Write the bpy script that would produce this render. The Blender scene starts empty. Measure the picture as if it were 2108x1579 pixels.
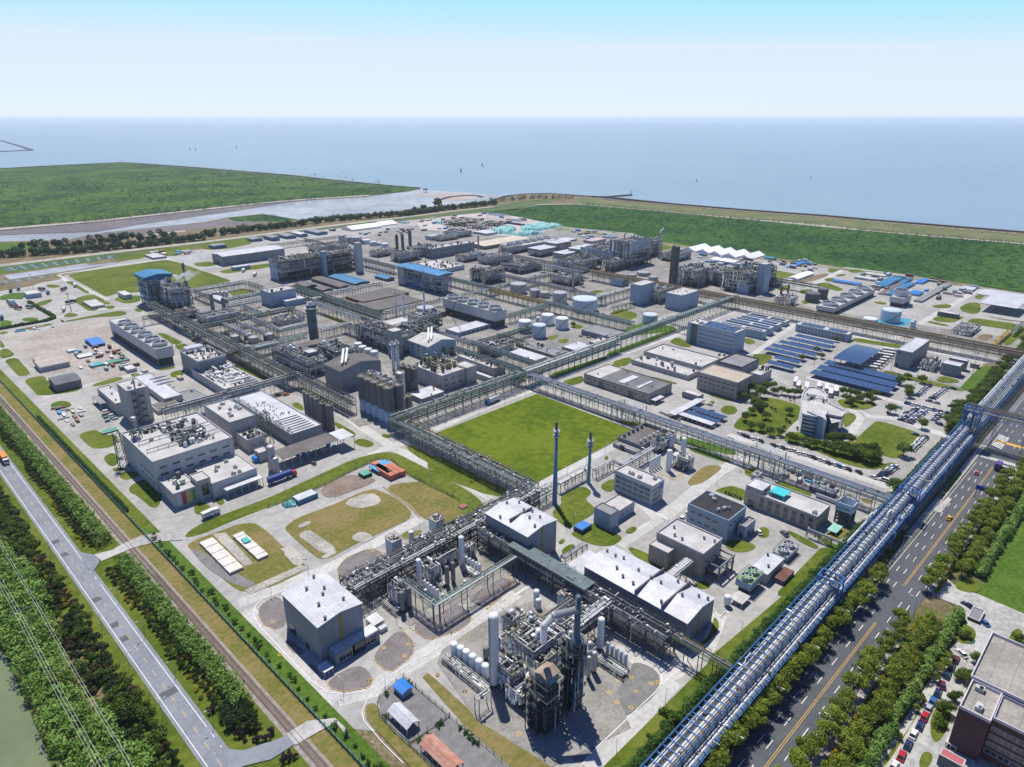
import bpy,math,random
import numpy as np
from mathutils import Vector,Matrix
random.seed(11); RNG=np.random.default_rng(5)
scene=bpy.context.scene
# ------------------------------------------------------------------ camera,sky,sun,exposure
CAMH=170.0; F=1400.0; CX=1054.0; CY=789.5; PITCH=math.atan((CY-241.5)/F)
cd=bpy.data.cameras.new('camera'); cam=bpy.data.objects.new('camera',cd); scene.collection.objects.link(cam)
cam.location=(0,0,CAMH); cam.rotation_euler=(math.pi/2-PITCH,0,-math.pi/4)
cd.sensor_width=36; cd.lens=36*F/2108; cd.clip_start=1; cd.clip_end=200000
scene.camera=cam
SUN_EL = math.radians(63); SUN_AZ = math.radians(60)       # azimuth from +X towards +Y
world=bpy.data.worlds.new('World'); scene.world=world; world.use_nodes=True
wn=world.node_tree.nodes; wl=world.node_tree.links
sky=wn.new('ShaderNodeTexSky'); sky.sky_type='NISHITA'; sky.sun_disc=False
sky.sun_elevation=SUN_EL; sky.sun_rotation=math.pi/2-SUN_AZ
sky.air_density=.75; sky.dust_density=.1; sky.ozone_density=3.0; sky.altitude=170
tint=wn.new('ShaderNodeMix'); tint.data_type='RGBA'; tint.blend_type='DARKEN'; tint.inputs[0].default_value = .94   # caps the sky colour so the horizon stays below white
tint.inputs[7].default_value=(4.5,5.2,5.85,1); m1=wn.new('ShaderNodeVectorMath'); m1.operation='SCALE'; m1.inputs[3].default_value=.148; gm=wn.new('ShaderNodeGamma'); gm.inputs[1].default_value=1.6
m2=wn.new('ShaderNodeVectorMath'); m2.operation='MULTIPLY'; m2.inputs[1].default_value=(10.2,9.0,9.4)
wl.new(sky.outputs[0],m1.inputs[0]); wl.new(m1.outputs[0],gm.inputs[0]); wl.new(gm.outputs[0],m2.inputs[0]); wl.new(m2.outputs[0],tint.inputs[6]); wl.new(tint.outputs[2],wn['Background'].inputs[0])
wn['Background'].inputs[1].default_value=0.148
sd=bpy.data.lights.new('sun','SUN'); sd.energy=5.0; sd.angle=math.radians(.53); sd.color=(1,.94,.84)
sun=bpy.data.objects.new('sun',sd); scene.collection.objects.link(sun)
dirv=Vector((math.cos(SUN_AZ)*math.cos(SUN_EL),math.sin(SUN_AZ)*math.cos(SUN_EL),math.sin(SUN_EL)))
sun.rotation_euler=dirv.to_track_quat('Z','Y').to_euler(); sun.location=(0,0,300)
scene.view_settings.view_transform='Standard'; scene.view_settings.look='None'
scene.view_settings.exposure=0.12; scene.view_settings.gamma=1
scene.cycles.max_bounces=6; scene.cycles.diffuse_bounces=3; scene.cycles.glossy_bounces=2
scene.cycles.transparent_max_bounces=6; scene.cycles.volume_bounces=1; scene.cycles.transmission_bounces=2

# ------------------------------------------------------------------ measuring: where a point of the land lies
CR={'': (0,0,1),'C1': (0,200,3.0114),'C2': (500,350,3.0114),'C3': (1100,350,3.508),'C4': (1500,450,3.467),
 'D1': (0,600,3.759),'D2': (400,650,3.759),'D3': (880,600,3.759),'D4': (1350,800,3.759),'E1': (0,1100,3.294),
 'E2': (520,1000,3.629),'E3': (880,1050,2.985),'E4': (1450,950,2.511),'F1': (1800,1350,6.844),'F2': (420,1380,7.027),
 'F3': (700,1350,6.897),'F4': (1000,1180,7.027),'G1': (1080,850,6.073),'G2': (1700,560,5.159),'G3': (0,380,5.019),
 'G4': (560,420,5.2625),'G5': (900,420,5.2625),'H1': (1440,1180,3.9575),'I1': (1780,780,4.933),'J1': (360,540,5.2625),
 'K1': (0,880,5.263),'M1': (1500,780,3.173),'N1': (0,440,3.81),'Q1': (0,1150,3.81)}
SP,CP,RT=math.sin(PITCH),math.cos(PITCH),math.sqrt(.5)
def G(k,x,y,z=0.0):
 a,b,s=CR[k]; u=a+x/s-CX; v=b+y/s-CY
 t=(CAMH-z)/max(F*SP+v*CP,.5); r=u*t; f=(F*CP-v*SP)*t
 return ((r+f)*RT,(f-r)*RT)
def PR(X,Y,z):
 a=(X-Y)*RT; b=(X+Y)*RT; d=b*CP+(CAMH-z)*SP
 return CX+F*a/d,CY+F*((CAMH-z)*CP-b*SP)/d,d
def hs(k,x,y,by):
 yy=CR[k][1]+by/CR[k][2]; lo,hi=0.,150.
 for _ in range(40):
  m = (lo+hi)/2; X,Y = G(k,x,y,m)
  if PR(X,Y,0)[1] < yy: lo = m
  else: hi = m
 return (lo+hi)/2
def PTS(k,s,z=0.0):
 n=[float(q) for q in s.replace(',',' ').split()]
 return [G(k,n[i],n[i+1],z) for i in range(0,len(n),2)]

# ------------------------------------------------------------------ materials (procedural)
MATS={}
def lin(c): return tuple(((v/255+.055)/1.055)**2.4 if v > 10 else v/255/12.92 for v in c)
def mat(name,col,rough=.8,var=.14,sc=.15,metal=0.,spec=.4,col2=None,streak=0,bump=0,lines=None,fine=.5,rnd=0,emit=None,thr=(.35,.65),alpha=None):
 if name in MATS or col is None: return MATS[name]
 m=bpy.data.materials.new(name); m.use_nodes=True; MATS[name]=m
 nt=m.node_tree; N=nt.nodes; L=nt.links; b=N['Principled BSDF']
 b.inputs['Roughness'].default_value=rough; b.inputs['Metallic'].default_value=metal
 b.inputs['Specular IOR Level'].default_value=spec
 tc=N.new('ShaderNodeTexCoord'); mp=N.new('ShaderNodeMapping'); L.new(tc.outputs['Object'],mp.inputs[0])
 if streak: mp.inputs['Scale'].default_value=(1,1,.12)
 n1=N.new('ShaderNodeTexNoise'); n1.inputs['Scale'].default_value=sc; n1.inputs['Detail'].default_value=5; n1.inputs['Roughness'].default_value=.62
 L.new(mp.outputs[0],n1.inputs['Vector'])
 n2=N.new('ShaderNodeTexNoise'); n2.inputs['Scale'].default_value=sc*11; n2.inputs['Detail'].default_value=3
 L.new(mp.outputs[0],n2.inputs['Vector'])
 mx=N.new('ShaderNodeMath'); mx.operation='MULTIPLY_ADD'; L.new(n2.outputs[0],mx.inputs[0]); mx.inputs[1].default_value=fine
 sb=N.new('ShaderNodeMath'); sb.operation='MULTIPLY_ADD'; L.new(n1.outputs[0],sb.inputs[0]); sb.inputs[1].default_value=1.; sb.inputs[2].default_value=-fine*.5
 L.new(sb.outputs[0],mx.inputs[2])
 rp=N.new('ShaderNodeMapRange'); rp.inputs[1].default_value=thr[0]; rp.inputs[2].default_value=thr[1]; L.new(mx.outputs[0],rp.inputs[0])
 mixc=N.new('ShaderNodeMix'); mixc.data_type='RGBA'; L.new(rp.outputs[0],mixc.inputs[0])
 c2=col2 if col2 else tuple(min(1,v*(1+var)) for v in col); c1=col if col2 else tuple(v*(1-var) for v in col)
 mixc.inputs[6].default_value=(*c1,1); mixc.inputs[7].default_value=(*c2,1)
 out=mixc.outputs[2]
 if lines:
  w,h,t,dk = lines
  bt = N.new('ShaderNodeTexBrick'); L.new(tc.outputs['Object'],bt.inputs['Vector']); bt.offset=0; bt.inputs['Scale'].default_value=1
  bt.inputs['Color1'].default_value=(1,1,1,1); bt.inputs['Color2'].default_value=(.93,.93,.94,1); bt.inputs['Mortar'].default_value=(dk,dk,dk,1)
  bt.inputs['Brick Width'].default_value=w; bt.inputs['Row Height'].default_value=h; bt.inputs['Mortar Size'].default_value=t
  bt.inputs['Mortar Smooth'].default_value=.1
  mu = N.new('ShaderNodeMix'); mu.data_type='RGBA'; mu.blend_type='MULTIPLY'; mu.inputs[0].default_value=1
  L.new(out,mu.inputs[6]); L.new(bt.outputs[0],mu.inputs[7]); out = mu.outputs[2]
 if rnd:
  oi = N.new('ShaderNodeObjectInfo'); hs_=N.new('ShaderNodeHueSaturation'); mr=N.new('ShaderNodeMapRange')
  mr.inputs[3].default_value = 1-rnd; mr.inputs[4].default_value = 1+rnd; L.new(oi.outputs['Random'],mr.inputs[0])
  L.new(mr.outputs[0],hs_.inputs['Value']); L.new(out,hs_.inputs['Color']); out=hs_.outputs[0]
 L.new(out,b.inputs['Base Color'])
 if bump:
  bp = N.new('ShaderNodeBump'); bp.inputs['Strength'].default_value=bump; bp.inputs['Distance'].default_value=.3
  L.new(n2.outputs[0],bp.inputs['Height']); L.new(bp.outputs[0],b.inputs['Normal'])
 return m
def leafmat(name,c1,c2,rnd=.18):
 m=mat(name,c1,.55,col2=c2,sc=.35,fine=.9,spec=.25,rnd=rnd)
 nt=m.node_tree; b=nt.nodes['Principled BSDF']
 src=b.inputs['Base Color'].links[0].from_socket
 tr=nt.nodes.new('ShaderNodeBsdfTranslucent'); nt.links.new(src,tr.inputs[0])
 mx=nt.nodes.new('ShaderNodeMixShader'); mx.inputs[0].default_value=.28
 nt.links.new(b.outputs[0],mx.inputs[1]); nt.links.new(tr.outputs[0],mx.inputs[2])
 nt.links.new(mx.outputs[0],nt.nodes['Material Output'].inputs[0]); return m

CONC=mat('concrete_yard',(.28,.275,.255),.9,.2,.03,col2=(.40,.395,.37),lines=(5.2,5.2,.05,.80),fine=.6)
CONCP=mat('concrete_road',(.30,.30,.28),.9,.2,.05,col2=(.47,.465,.44),lines=(4.6,4.6,.05,.82),fine=.8)
CONCD=mat('concrete_old',(.27,.255,.225),.92,.2,.07,col2=(.45,.43,.38),lines=(6,6,.06,.75),fine=.8)
LAWN=mat('lawn',(.066,.105,.010),.95,col2=(.135,.160,.026),sc=.035,fine=.8,spec=.1,bump=.4)
LAWND=mat('dry_lawn',(.125,.135,.028),.95,col2=(.225,.175,.075),sc=.05,fine=.9,spec=.1,bump=.4)
LAWNG=mat('lush_lawn',(.050,.105,.012),.95,col2=(.095,.155,.024),sc=.06,fine=.9,spec=.1,bump=.4)
ROUGHG=mat('rough_ground',(.12,.105,.05),.95,col2=(.23,.185,.125),sc=.06,fine=1,spec=.1,bump=.4)
GRAVEL=mat('dark_gravel',(.155,.14,.14),.95,col2=(.225,.205,.205),sc=.25,fine=1.2,spec=.15,bump=.3)
GRAVELG=mat('grey_gravel',(.15,.15,.15),.95,col2=(.23,.225,.22),sc=.3,fine=1.2,spec=.15,bump=.3)
ASPH=mat('asphalt',(.068,.075,.088),.85,col2=(.098,.105,.118),sc=.08,fine=.8,spec=.3)
ASPHL=mat('pale_asphalt',(.175,.195,.225),.85,col2=(.235,.255,.285),sc=.06,fine=.7,spec=.3)
PATCH=mat('asphalt_patch',(.09,.10,.11),.85,.1,.5)
WHITEP=mat('white_road_paint',(.72,.72,.70),.6,.12,.8)
YELP=mat('yellow_road_paint',(.62,.36,.05),.6,.15,.8)
MUD=mat('dark_mud',(.055,.045,.045),.6,col2=(.12,.095,.085),sc=.012,fine=1)
SAND=mat('pale_sand',(.34,.29,.25),.9,col2=(.42,.37,.33),sc=.01)
MARSH=mat('marsh_reeds',(.012,.045,.016),.95,col2=(.080,.150,.026),sc=.007,fine=1.5,spec=.05,thr=(.34,.68))
MARSHF=mat('field_reeds',(.016,.058,.018),.95,col2=(.052,.120,.026),sc=.010,fine=1.3,spec=.05,thr=(.34,.68))
POND=mat('pond_water',(.13,.165,.075),.2,col2=(.17,.20,.10),sc=.02,spec=.5)

def seamat(name,c1,c2,rough,bs,bd):
 m=mat(name,c1,rough,col2=c2,sc=.0009 if 'sea' in name else .006,fine=.5,spec=.5)
 nt=m.node_tree; N=nt.nodes; L=nt.links; b=N['Principled BSDF']
 b.inputs['IOR'].default_value=1.33
 tc=N.new('ShaderNodeTexCoord'); n=N.new('ShaderNodeTexNoise'); n.inputs['Scale'].default_value=bs; n.inputs['Detail'].default_value=4
 L.new(tc.outputs['Object'],n.inputs['Vector']); bp=N.new('ShaderNodeBump'); bp.inputs['Strength'].default_value=bd; bp.inputs['Distance'].default_value=1
 L.new(n.outputs[0],bp.inputs['Height']); L.new(bp.outputs[0],b.inputs['Normal']); return m
SEA=seamat('sea_water',(.19,.27,.33),(.23,.31,.365),.30,.06,.25)
BAYM=seamat('wet_mudflat',(.22,.195,.185),(.42,.41,.43),.25,.05,.1)

# ------------------------------------------------------------------ mesh builder
LABELS={}
def tag(o,label=None,cat=None,group=None,kind=None):
 if label: o['label']=label
 if cat: o['category']=cat
 if group: o['group']=group
 if kind: o['kind']=kind
 return o
def link(o,parent=None):
 scene.collection.objects.link(o)
 if parent: o.parent=parent
 return o
def thing(name,label,cat,loc,group=None):
 o=bpy.data.objects.new(name,None); o.location=loc; o.empty_display_size=1; link(o); return tag(o,label,cat,group)
CS={}
def circ(n):
 if n not in CS: CS[n]=[(math.cos(2*math.pi*i/n),math.sin(2*math.pi*i/n)) for i in range(n)]
 return CS[n]
class MB:
 def __init__(s): s.v=[]; s.f=[]; s.m=[]
 def quad(s,a,b,c,d,m=0):
  n = len(s.v); s.v += [a,b,c,d]; s.f.append((n,n+1,n+2,n+3)); s.m.append(m); return s
 def box(s,x0,y0,z0,x1,y1,z1,m=0,mt=None):
  if x1 < x0: x0,x1 = x1,x0
  if y1 < y0: y0,y1 = y1,y0
  n = len(s.v); s.v += [(x0,y0,z0),(x1,y0,z0),(x1,y1,z0),(x0,y1,z0),(x0,y0,z1),(x1,y0,z1),(x1,y1,z1),(x0,y1,z1)]
  s.f += [(n,n+3,n+2,n+1),(n+4,n+5,n+6,n+7),(n,n+1,n+5,n+4),(n+1,n+2,n+6,n+5),(n+2,n+3,n+7,n+6),(n+3,n,n+4,n+7)]
  s.m += [m,m if mt is None else mt,m,m,m,m]; return s
 def cyl(s,x,y,z0,z1,r,n=12,r2=None,m=0,cap=True,mt=None):
  r2 = r if r2 is None else r2; b = len(s.v)
  for c,q in circ(n): s.v.append((x+r*c,y+r*q,z0))
  for c,q in circ(n): s.v.append((x+r2*c,y+r2*q,z1))
  for i in range(n): s.f.append((b+i,b+(i+1) % n,b+n+(i+1) % n,b+n+i)); s.m.append(m)
  if cap: s.f.append(tuple(range(b+n,b+2*n))); s.m.append(m if mt is None else mt)
  return s
 def ring(s,x,y,z0,z1,r,ri,n=16,m=0):
  b = len(s.v)
  for rr,zz in ((r,z0),(r,z1),(ri,z1),(ri,z0)):
   for c,q in circ(n): s.v.append((x+rr*c,y+rr*q,zz))
  for k in range(4):
   for i in range(n):
    j = (i+1) % n; k2 = (k+1) % 4
    s.f.append((b+k*n+i,b+k*n+j,b+k2*n+j,b+k2*n+i)); s.m.append(m)
  return s
 def dome(s,x,y,z,r,h,n=12,m=0,k=3):
  b = len(s.v)
  for j in range(k):
   a = j/k*math.pi/2
   for c,q in circ(n): s.v.append((x+r*math.cos(a)*c,y+r*math.cos(a)*q,z+h*math.sin(a)))
  s.v.append((x,y,z+h)); t = len(s.v)-1
  for j in range(k-1):
   for i in range(n): s.f.append((b+j*n+i,b+j*n+(i+1) % n,b+(j+1)*n+(i+1) % n,b+(j+1)*n+i)); s.m.append(m)
  for i in range(n): s.f.append((b+(k-1)*n+i,b+(k-1)*n+(i+1) % n,t)); s.m.append(m)
  return s
 def bar(s,p,q,r,n=4,m=0,cap=False):
  p = Vector(p); q = Vector(q); d = q-p
  if d.length < 1e-6: return s
  d.normalize(); u = d.orthogonal() if abs(d.z) < .9 else Vector((1,0,0))
  if abs(d.z) < .9: u = d.cross(Vector((0,0,1)))
  u.normalize(); w = d.cross(u); w.normalize(); b = len(s.v); off = math.pi/4 if n == 4 else 0
  rr = r*1.414 if n == 4 else r
  for P0 in (p,q):
   for i in range(n):
    a = off+2*math.pi*i/n; s.v.append(tuple(P0+u*(rr*math.cos(a))+w*(rr*math.sin(a))))
  for i in range(n): s.f.append((b+i,b+(i+1) % n,b+n+(i+1) % n,b+n+i)); s.m.append(m)
  if cap: s.f.append(tuple(range(b,b+n))); s.f.append(tuple(range(b+n,b+2*n))); s.m += [m,m]
  return s
 def pipe(s,pts,r,n=6,m=0):
  for i in range(len(pts)-1):
   p = Vector(pts[i]); q = Vector(pts[i+1]); d = (q-p)
   if d.length > 1e-6: d.normalize()
   s.bar(p-d*r*(.7 if i else 0),q+d*r*(.7 if i < len(pts)-2 else 0),r,n,m,True)
  return s
 def prism(s,pts,z0,z1,m=0,mt=None,bottom=False):
  a = sum(pts[i][0]*pts[(i+1) % len(pts)][1]-pts[(i+1) % len(pts)][0]*pts[i][1] for i in range(len(pts)))
  if a < 0: pts = pts[::-1]
  b = len(s.v); n = len(pts); s.v += [(p[0],p[1],z0) for p in pts]+[(p[0],p[1],z1) for p in pts]
  for i in range(n): s.f.append((b+i,b+(i+1) % n,b+n+(i+1) % n,b+n+i)); s.m.append(m)
  s.f.append(tuple(range(b+n,b+2*n))); s.m.append(m if mt is None else mt)
  if bottom: s.f.append(tuple(range(b+n-1,b-1,-1))); s.m.append(m)
  return s
 def build(s,name,mats,parent=None,smooth=False,loc=None):
  if not isinstance(mats,(list,tuple)): mats = [mats]
  me = bpy.data.meshes.new(name); v = np.array(s.v,dtype=np.float64).reshape(-1,3)
  off = Vector(loc) if loc is not None else (Vector(parent.location) if parent and not parent.parent else (Vector(parent.parent.location) if parent else Vector((0,0,0))))
  v = v-np.array(off)
  me.from_pydata(v.tolist(),[],s.f)
  for mm in mats: me.materials.append(mm)
  if any(s.m): me.polygons.foreach_set('material_index',s.m)
  if smooth: me.polygons.foreach_set('use_smooth',[True]*len(s.f))
  me.update(); o = bpy.data.objects.new(name,me)
  if loc is not None and not parent: o.location = loc
  return link(o,parent)
def single(mb,name,mats,label,cat,group=None,smooth=False,kind=None):
 v=np.array(mb.v); c=((v[:,0].min()+v[:,0].max())/2,(v[:,1].min()+v[:,1].max())/2,v[:,2].min())
 return tag(mb.build(name,mats,None,smooth,loc=c),label,cat,group,kind)
def chaikin(p,k=2):
 for it in range(k):
  q = []; lim = (4.5,1.3,.5)[it]
  for i in range(len(p)):
   a = p[i]; b = p[(i+1) % len(p)]; L_ = math.hypot(b[0]-a[0],b[1]-a[1])+1e-6; t = min(.25,lim/L_)
   q += [(a[0]+(b[0]-a[0])*t,a[1]+(b[1]-a[1])*t),(b[0]+(a[0]-b[0])*t,b[1]+(a[1]-b[1])*t)]
  p = q
 return p
def sheet(name,pts,z,m,rnd=0,skirt=None):
 if rnd: pts=chaikin(pts,rnd)
 o=MB().prism(pts,(z-.05 if skirt is None else skirt),z).build(name,m); o['kind']='structure'; return o
def strip(name,x0,y0,x1,y1,z,m): return sheet(name,[(x0,y0),(x1,y0),(x1,y1),(x0,y1)],z,m)
# ------------------------------------------------------------------ the setting: sea,land,fields,roads
o=MB(); o.quad((-60000,-60000,-1.5),(90000,-60000,-1.5),(90000,90000,-1.5),(-60000,90000,-1.5)); o.build('sea',SEA)['kind']='structure'
land=PTS('','-900 610 -400 540 0 497 140 494 165 487 219 478 420 457 465 448 540 440 614 452 700 447 925 422 1018 411 1060 402 1100 398 1150 399 1200 403 1225 407 1385 421 1527 433 1700 445 1788 453 2108 479 2700 527')
land += [(1500,-400),(-400,-400),(-500,900)]
sheet('ground',land,0,ROUGHG,skirt=-4)
sheet('marsh_island',PTS('','-700 352 0 347 120 341 250 335 300 338 420 347 600 362 700 373 800 383 862 388 840 393 760 402 650 409 560 416 420 431 200 455 0 471 -700 540'),.5,MARSH,skirt=-4)
sheet('tidal_mudflat',PTS('','-700 540 0 471 200 455 420 431 560 416 650 409 760 402 862 388 900 392 1000 398 1060 403 1018 413 925 425 700 450 614 455 540 442 420 460 219 480 140 497 0 500 -700 580'),-.9,BAYM)
sheet('mud_bank',PTS('','-700 541 0 472.5 200 456.5 420 432 500 423 600 414 560 421 500 431 430 441 300 459 250 467 200 476 100 479 0 483 -700 560'),-.5,MUD)
sheet('sand_strip',PTS('','-700 538.5 0 470 200 454 420 430 560 415.5 640 409 760 402 760 404 640 411 560 417.5 420 432.5 200 457 0 474 -700 543'),.62,SAND,skirt=-1)
sheet('sand_bank',PTS('','850 402 880 398 940 396 990 401 975 408 940 412 900 414 935 406'),-.75,SAND)
sheet('mud_flat',PTS('','150 492 219 479 300 470 420 458 470 450 560 441 600 452 560 457 420 470 250 487 180 497'),.06,MUD)
sheet('reed_bed',PTS('','470 449 540 441 614 452 590 457 520 456 480 455'),.1,MARSH)
sheet('sand_strip',PTS('','270 488 330 480 380 474 384 476 330 483 280 490'),.12,SAND)
sheet('river_meadow',PTS('','0 499 70 498 80 508 40 520 0 523'),.08,LAWNG)
sheet('reed_field',PTS('','1000 437 1060 430 1110 420 1185 419 1385 436 1527 450 1699 464 1788 475 2108 502 2900 575 2900 730 2108 601 2019 588 1875 566 1731 549 1585 529 1413 505 1242 479 1100 459'),.1,MARSHF)
sheet('verge',PTS('','1185 407.5 1385 423.5 1527 436 1700 448 1788 456 2108 483 2900 552 2900 573 2108 500 1788 473.5 1527 448.5 1385 435 1185 419'),.12,mat('verge_grass',(.07,.11,.025),.9,col2=(.16,.15,.06),sc=.02))
sheet('dyke_road',PTS('','1060 431 1110 420.5 1185 419.5 1385 436 1527 449.5 1699 463.5 1788 474.5 2108 501 2900 574 2900 576.5 2108 503 1788 476 1527 451 1385 437.2 1185 420.5 1110 422'),.16,SAND)
sheet('dyke_verge',PTS('','-700 640 0 545 420 496 700 461 832 446 925 434 1018 424 1060 417 1150 406 1150 412 1060 432 1000 437 925 444 700 468 420 503 0 556 -700 655'),.1,mat('verge_green',(.035,.085,.015),.95,col2=(.10,.13,.04),sc=.03))
sheet('dyke_road',PTS('','-700 634 0 544.5 200 521 420 496.5 700 461 832 446 925 434.5 1018 424.5 1018 426 925 436.5 832 448.5 700 464 420 500 200 525 0 549 -700 640'),.16,CONCD)
def wallrun(name,k,s,w,h,m,label,cat,z=0):
 p=PTS(k,s); mb=MB()
 for i in range(len(p)-1):
  a = Vector((*p[i],0)); b = Vector((*p[i+1],0)); d = (b-a).normalized(); n = Vector((-d.y,d.x,0))*w/2; e = d*w*.3
  a = a-e; b = b+e
  mb.prism([(a+n)[:2],(a-n)[:2],(b-n)[:2],(b+n)[:2]],z-3,h+(i % 2)*.01)
 return single(mb,name,m,label,cat)
STONE=mat('dark_stone',(.075,.068,.07),.9,.3,.2)
wallrun('breakwater','','1018 411 1040 404 1080 399.5 1130 398.5 1180 402 1240 405.5',5,1.2,STONE,'dark stone breakwater curving round the pale mud tip','breakwater')
wallrun('breakwater','','1180 403 1240 405.5 1280 402.5 1299 401',6,1.2,STONE,'thin dark stone groyne running out to a small beacon','breakwater')
wallrun('sea_wall','','1240 405.6 1385 420.5 1527 432.5 1700 445 1788 453 2108 479 2600 519',6,2.2,mat('seawall_stone',(.10,.09,.085),.9,.3,.1),'long dark stone sea wall beside the reed field','sea wall')
wallrun('breakwater','','905 411 925 405 960 402 985 403 992 405',6,.8,STONE,'curved mud bund in the tidal flat near the river mouth','bund')
wallrun('sea_wall','','-300 352 0 347.5 120 341 250 335 300 337.5 420 346.5 600 361.5 700 372.5 800 382.5 862 387.5',7,2.5,mat('seawall_pale',(.28,.25,.22),.9,.3,.02),'pale sea wall edging the far marsh island','sea wall')
wallrun('breakwater','','-60 283 0 289 45 302 65 309 0 312',20,2,STONE,'dark dyke of a far basin at the left edge','dyke')
mb=MB()
for k,s in (('','1250 411 1385 423.5 1527 436 1700 449 1788 457 2108 484'),('','300 340 420 349 600 365 700 376 780 385')):
 p=PTS(k,s)
 for i in range(len(p)-1):
  a = Vector((*p[i],0)); b = Vector((*p[i+1],0)); L_ = (b-a).length; d = (b-a).normalized(); n = Vector((-d.y,d.x,0)); q = 0
  while q < L_:
   c = a+d*q; mb.bar((c.x+n.x*9,c.y+n.y*9,.5),(c.x-n.x*9,c.y-n.y*9,.5),.7); q += 14
tag(mb.build('groynes',mat('groyne_stone',(.42,.36,.31),.9,.2,.1)),kind='stuff')
plant=PTS('','-300 640 0 600 60 590 150 562 300 528 480 505 600 478 700 470 832 455 925 445 1000 437 1080 448 1180 468 1420 508 1560 528 1700 548 1800 562 1900 578 2108 606 2500 660 2500 560') [:-1]
plant=plant[:19]+[G('',2700,690)]+[(900,70),(900,73),(90,73),(90,120),(66,150),(68,300),(66,480),(60,640)]
sheet('yard_paving',plant,.04,CONC)
# ------------------------------------------------------------------ lawns,gravel beds,paved yards inside the plant
ZC=[0.]
def sheets(name,m,z,k,rows,rnd=2):
 for i,r in enumerate(rows.strip().split('\n')):
  r = r.strip()
  if r: ZC[0] += .0009; sheet(name,PTS(k,r),z+ZC[0]-.0,m,rnd)
sheets('construction_yard',mat('rusty_concrete',(.27,.235,.20),.92,col2=(.42,.39,.35),sc=.03,fine=.8,lines=(9,9,.08,.8),thr=(.3,.7)),.08,'D1','0 350 840 195 900 330 980 500 1010 630 720 700 640 600 560 620 350 640 200 560',0)
sheets('lawn',LAWN,.1,'C1','''415 1105 470 1088 1030 1008 1100 1022 1440 1140 1330 1165 1190 1185 870 1210 730 1215 660 1240
700 985 1180 918 1520 873 1560 880 1300 905 1220 920 1100 985 900 990 870 1005 720 1012
1220 925 1350 893 1570 868 1560 910 1400 942 1280 948
1195 1030 1300 1018 1350 1040 1300 1050 1220 1050
1350 1080 1430 1062 1680 1028 1690 1048 1560 1070 1500 1082 1400 1095
1540 1060 1680 1030 1690 1050 1560 1075''')
sheets('lawn',LAWN,.1,'G3','''670 1000 740 1000 930 1115 900 1130
760 1200 800 1165 960 1130 1090 1195 1060 1230 1010 1300 920 1310
350 1230 520 1180 550 1200 430 1260
650 1355 740 1320 820 1350 760 1370 670 1370
460 1045 520 1030 640 1045 600 1065 520 1070
640 1415 1180 1310 1270 1305 1330 1330 1230 1365 980 1370 700 1420
1080 1260 1150 1245 1200 1265 1150 1290 1090 1280
1380 1290 1470 1260 1480 1310 1420 1320
1050 1200 1120 1210 1150 1240 1060 1235
1170 1190 1230 1160 1450 1140 1450 1210 1300 1235
150 1500 500 1435 560 1440 500 1460 170 1520
0 1525 70 1515 90 1530 0 1556''')
sheets('lawn',LAWNG,.1,'G3','''0 1150 130 1120 250 1115 240 1190 130 1180 0 1200
215 1390 300 1370 410 1385 380 1415 260 1420
0 1405 90 1400 140 1430 60 1470 0 1475
0 845 1170 725 1200 752 920 803 0 925''')
sheets('pond',BAYM,.14,'G3','40 940 890 815 920 835 1200 800 1215 815 920 862 100 982',0)
sheets('rough_ground',ROUGHG,.12,'G3','0 1050 100 990 560 930 660 975 350 1020 0 1080')
sheets('lawn',LAWN,.1,'D1','''0 370 45 430 0 440
0 450 60 440 125 495 30 520 0 515
30 530 130 510 245 640 150 665
185 690 240 665 350 650 360 700 600 700 630 760 560 780 300 815
380 880 440 850 520 845 570 890 430 920
595 1105 740 1065 790 1110 920 1110 895 1200 760 1220 700 1210
790 1290 860 1245 910 1270 920 1330 860 1365
860 1375 920 1360 990 1370 900 1400
910 1420 980 1390 1080 1400 1060 1440 960 1465
990 1520 1080 1460 1170 1460 1240 1500 1260 1600 1200 1700 1060 1579 1010 1560
705 720 930 655 965 680 740 740
1000 645 1060 630 1100 650 1040 670
1210 325 1260 320 1420 395 1350 415
1350 430 1420 405 1510 445 1420 470
1210 605 1330 575 1370 590 1250 615
1310 630 1400 605 1430 620 1410 660 1330 670
1800 560 1900 600 2100 690 2060 700 1830 590''')
sheets('lawn',LAWN,.1,'D2','''-100 1710 60 1600 600 1400 1230 1110 1440 1055 1560 1060 2108 1345 2230 1440 2240 1500 2170 1560 2050 1440 1650 1235 1530 1120 1420 1110 1310 1165 1250 1190 950 1340 700 1440 560 1490 300 1590 0 1720
1225 975 1290 945 1400 985 1370 1020 1290 1015
1070 830 1100 820 1270 920 1200 950
1440 920 1500 915 1530 945 1470 950
740 690 790 665 845 700 850 745
620 600 660 600 680 620 640 630
1630 1010 1700 1000 2100 1240 2108 1300 1700 1080
0 1450 60 1440 150 1490 80 1540 0 1540
150 1420 200 1410 245 1440 200 1475''')
sheets('dry_lawn',LAWND,.09,'E2','''970 0 1300 -40 1690 215 1560 290 1420 300 1250 235 1100 100
240 310 330 240 560 160 880 20 960 40 1100 110 1220 230 1000 330 760 440 530 570 430 500 250 340
1110 350 1240 330 1280 345 1180 400 1120 400
-500 430 -20 260 100 330 240 470 410 600 380 640 150 760 -60 800 -150 760 -460 480''')
sheets('rough_ground',mat('bare_soil',(.15,.115,.085),.95,col2=(.25,.20,.165),sc=.08,fine=1),.13,'D2','960 1340 1150 1240 1250 1230 1400 1260 1400 1290 1030 1430')
sheets('gravel_and_shade_bed',GRAVELG,.13,'E1','1280 90 1400 130 1660 300 1740 330 1690 370 1560 330 1400 230',1)
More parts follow.
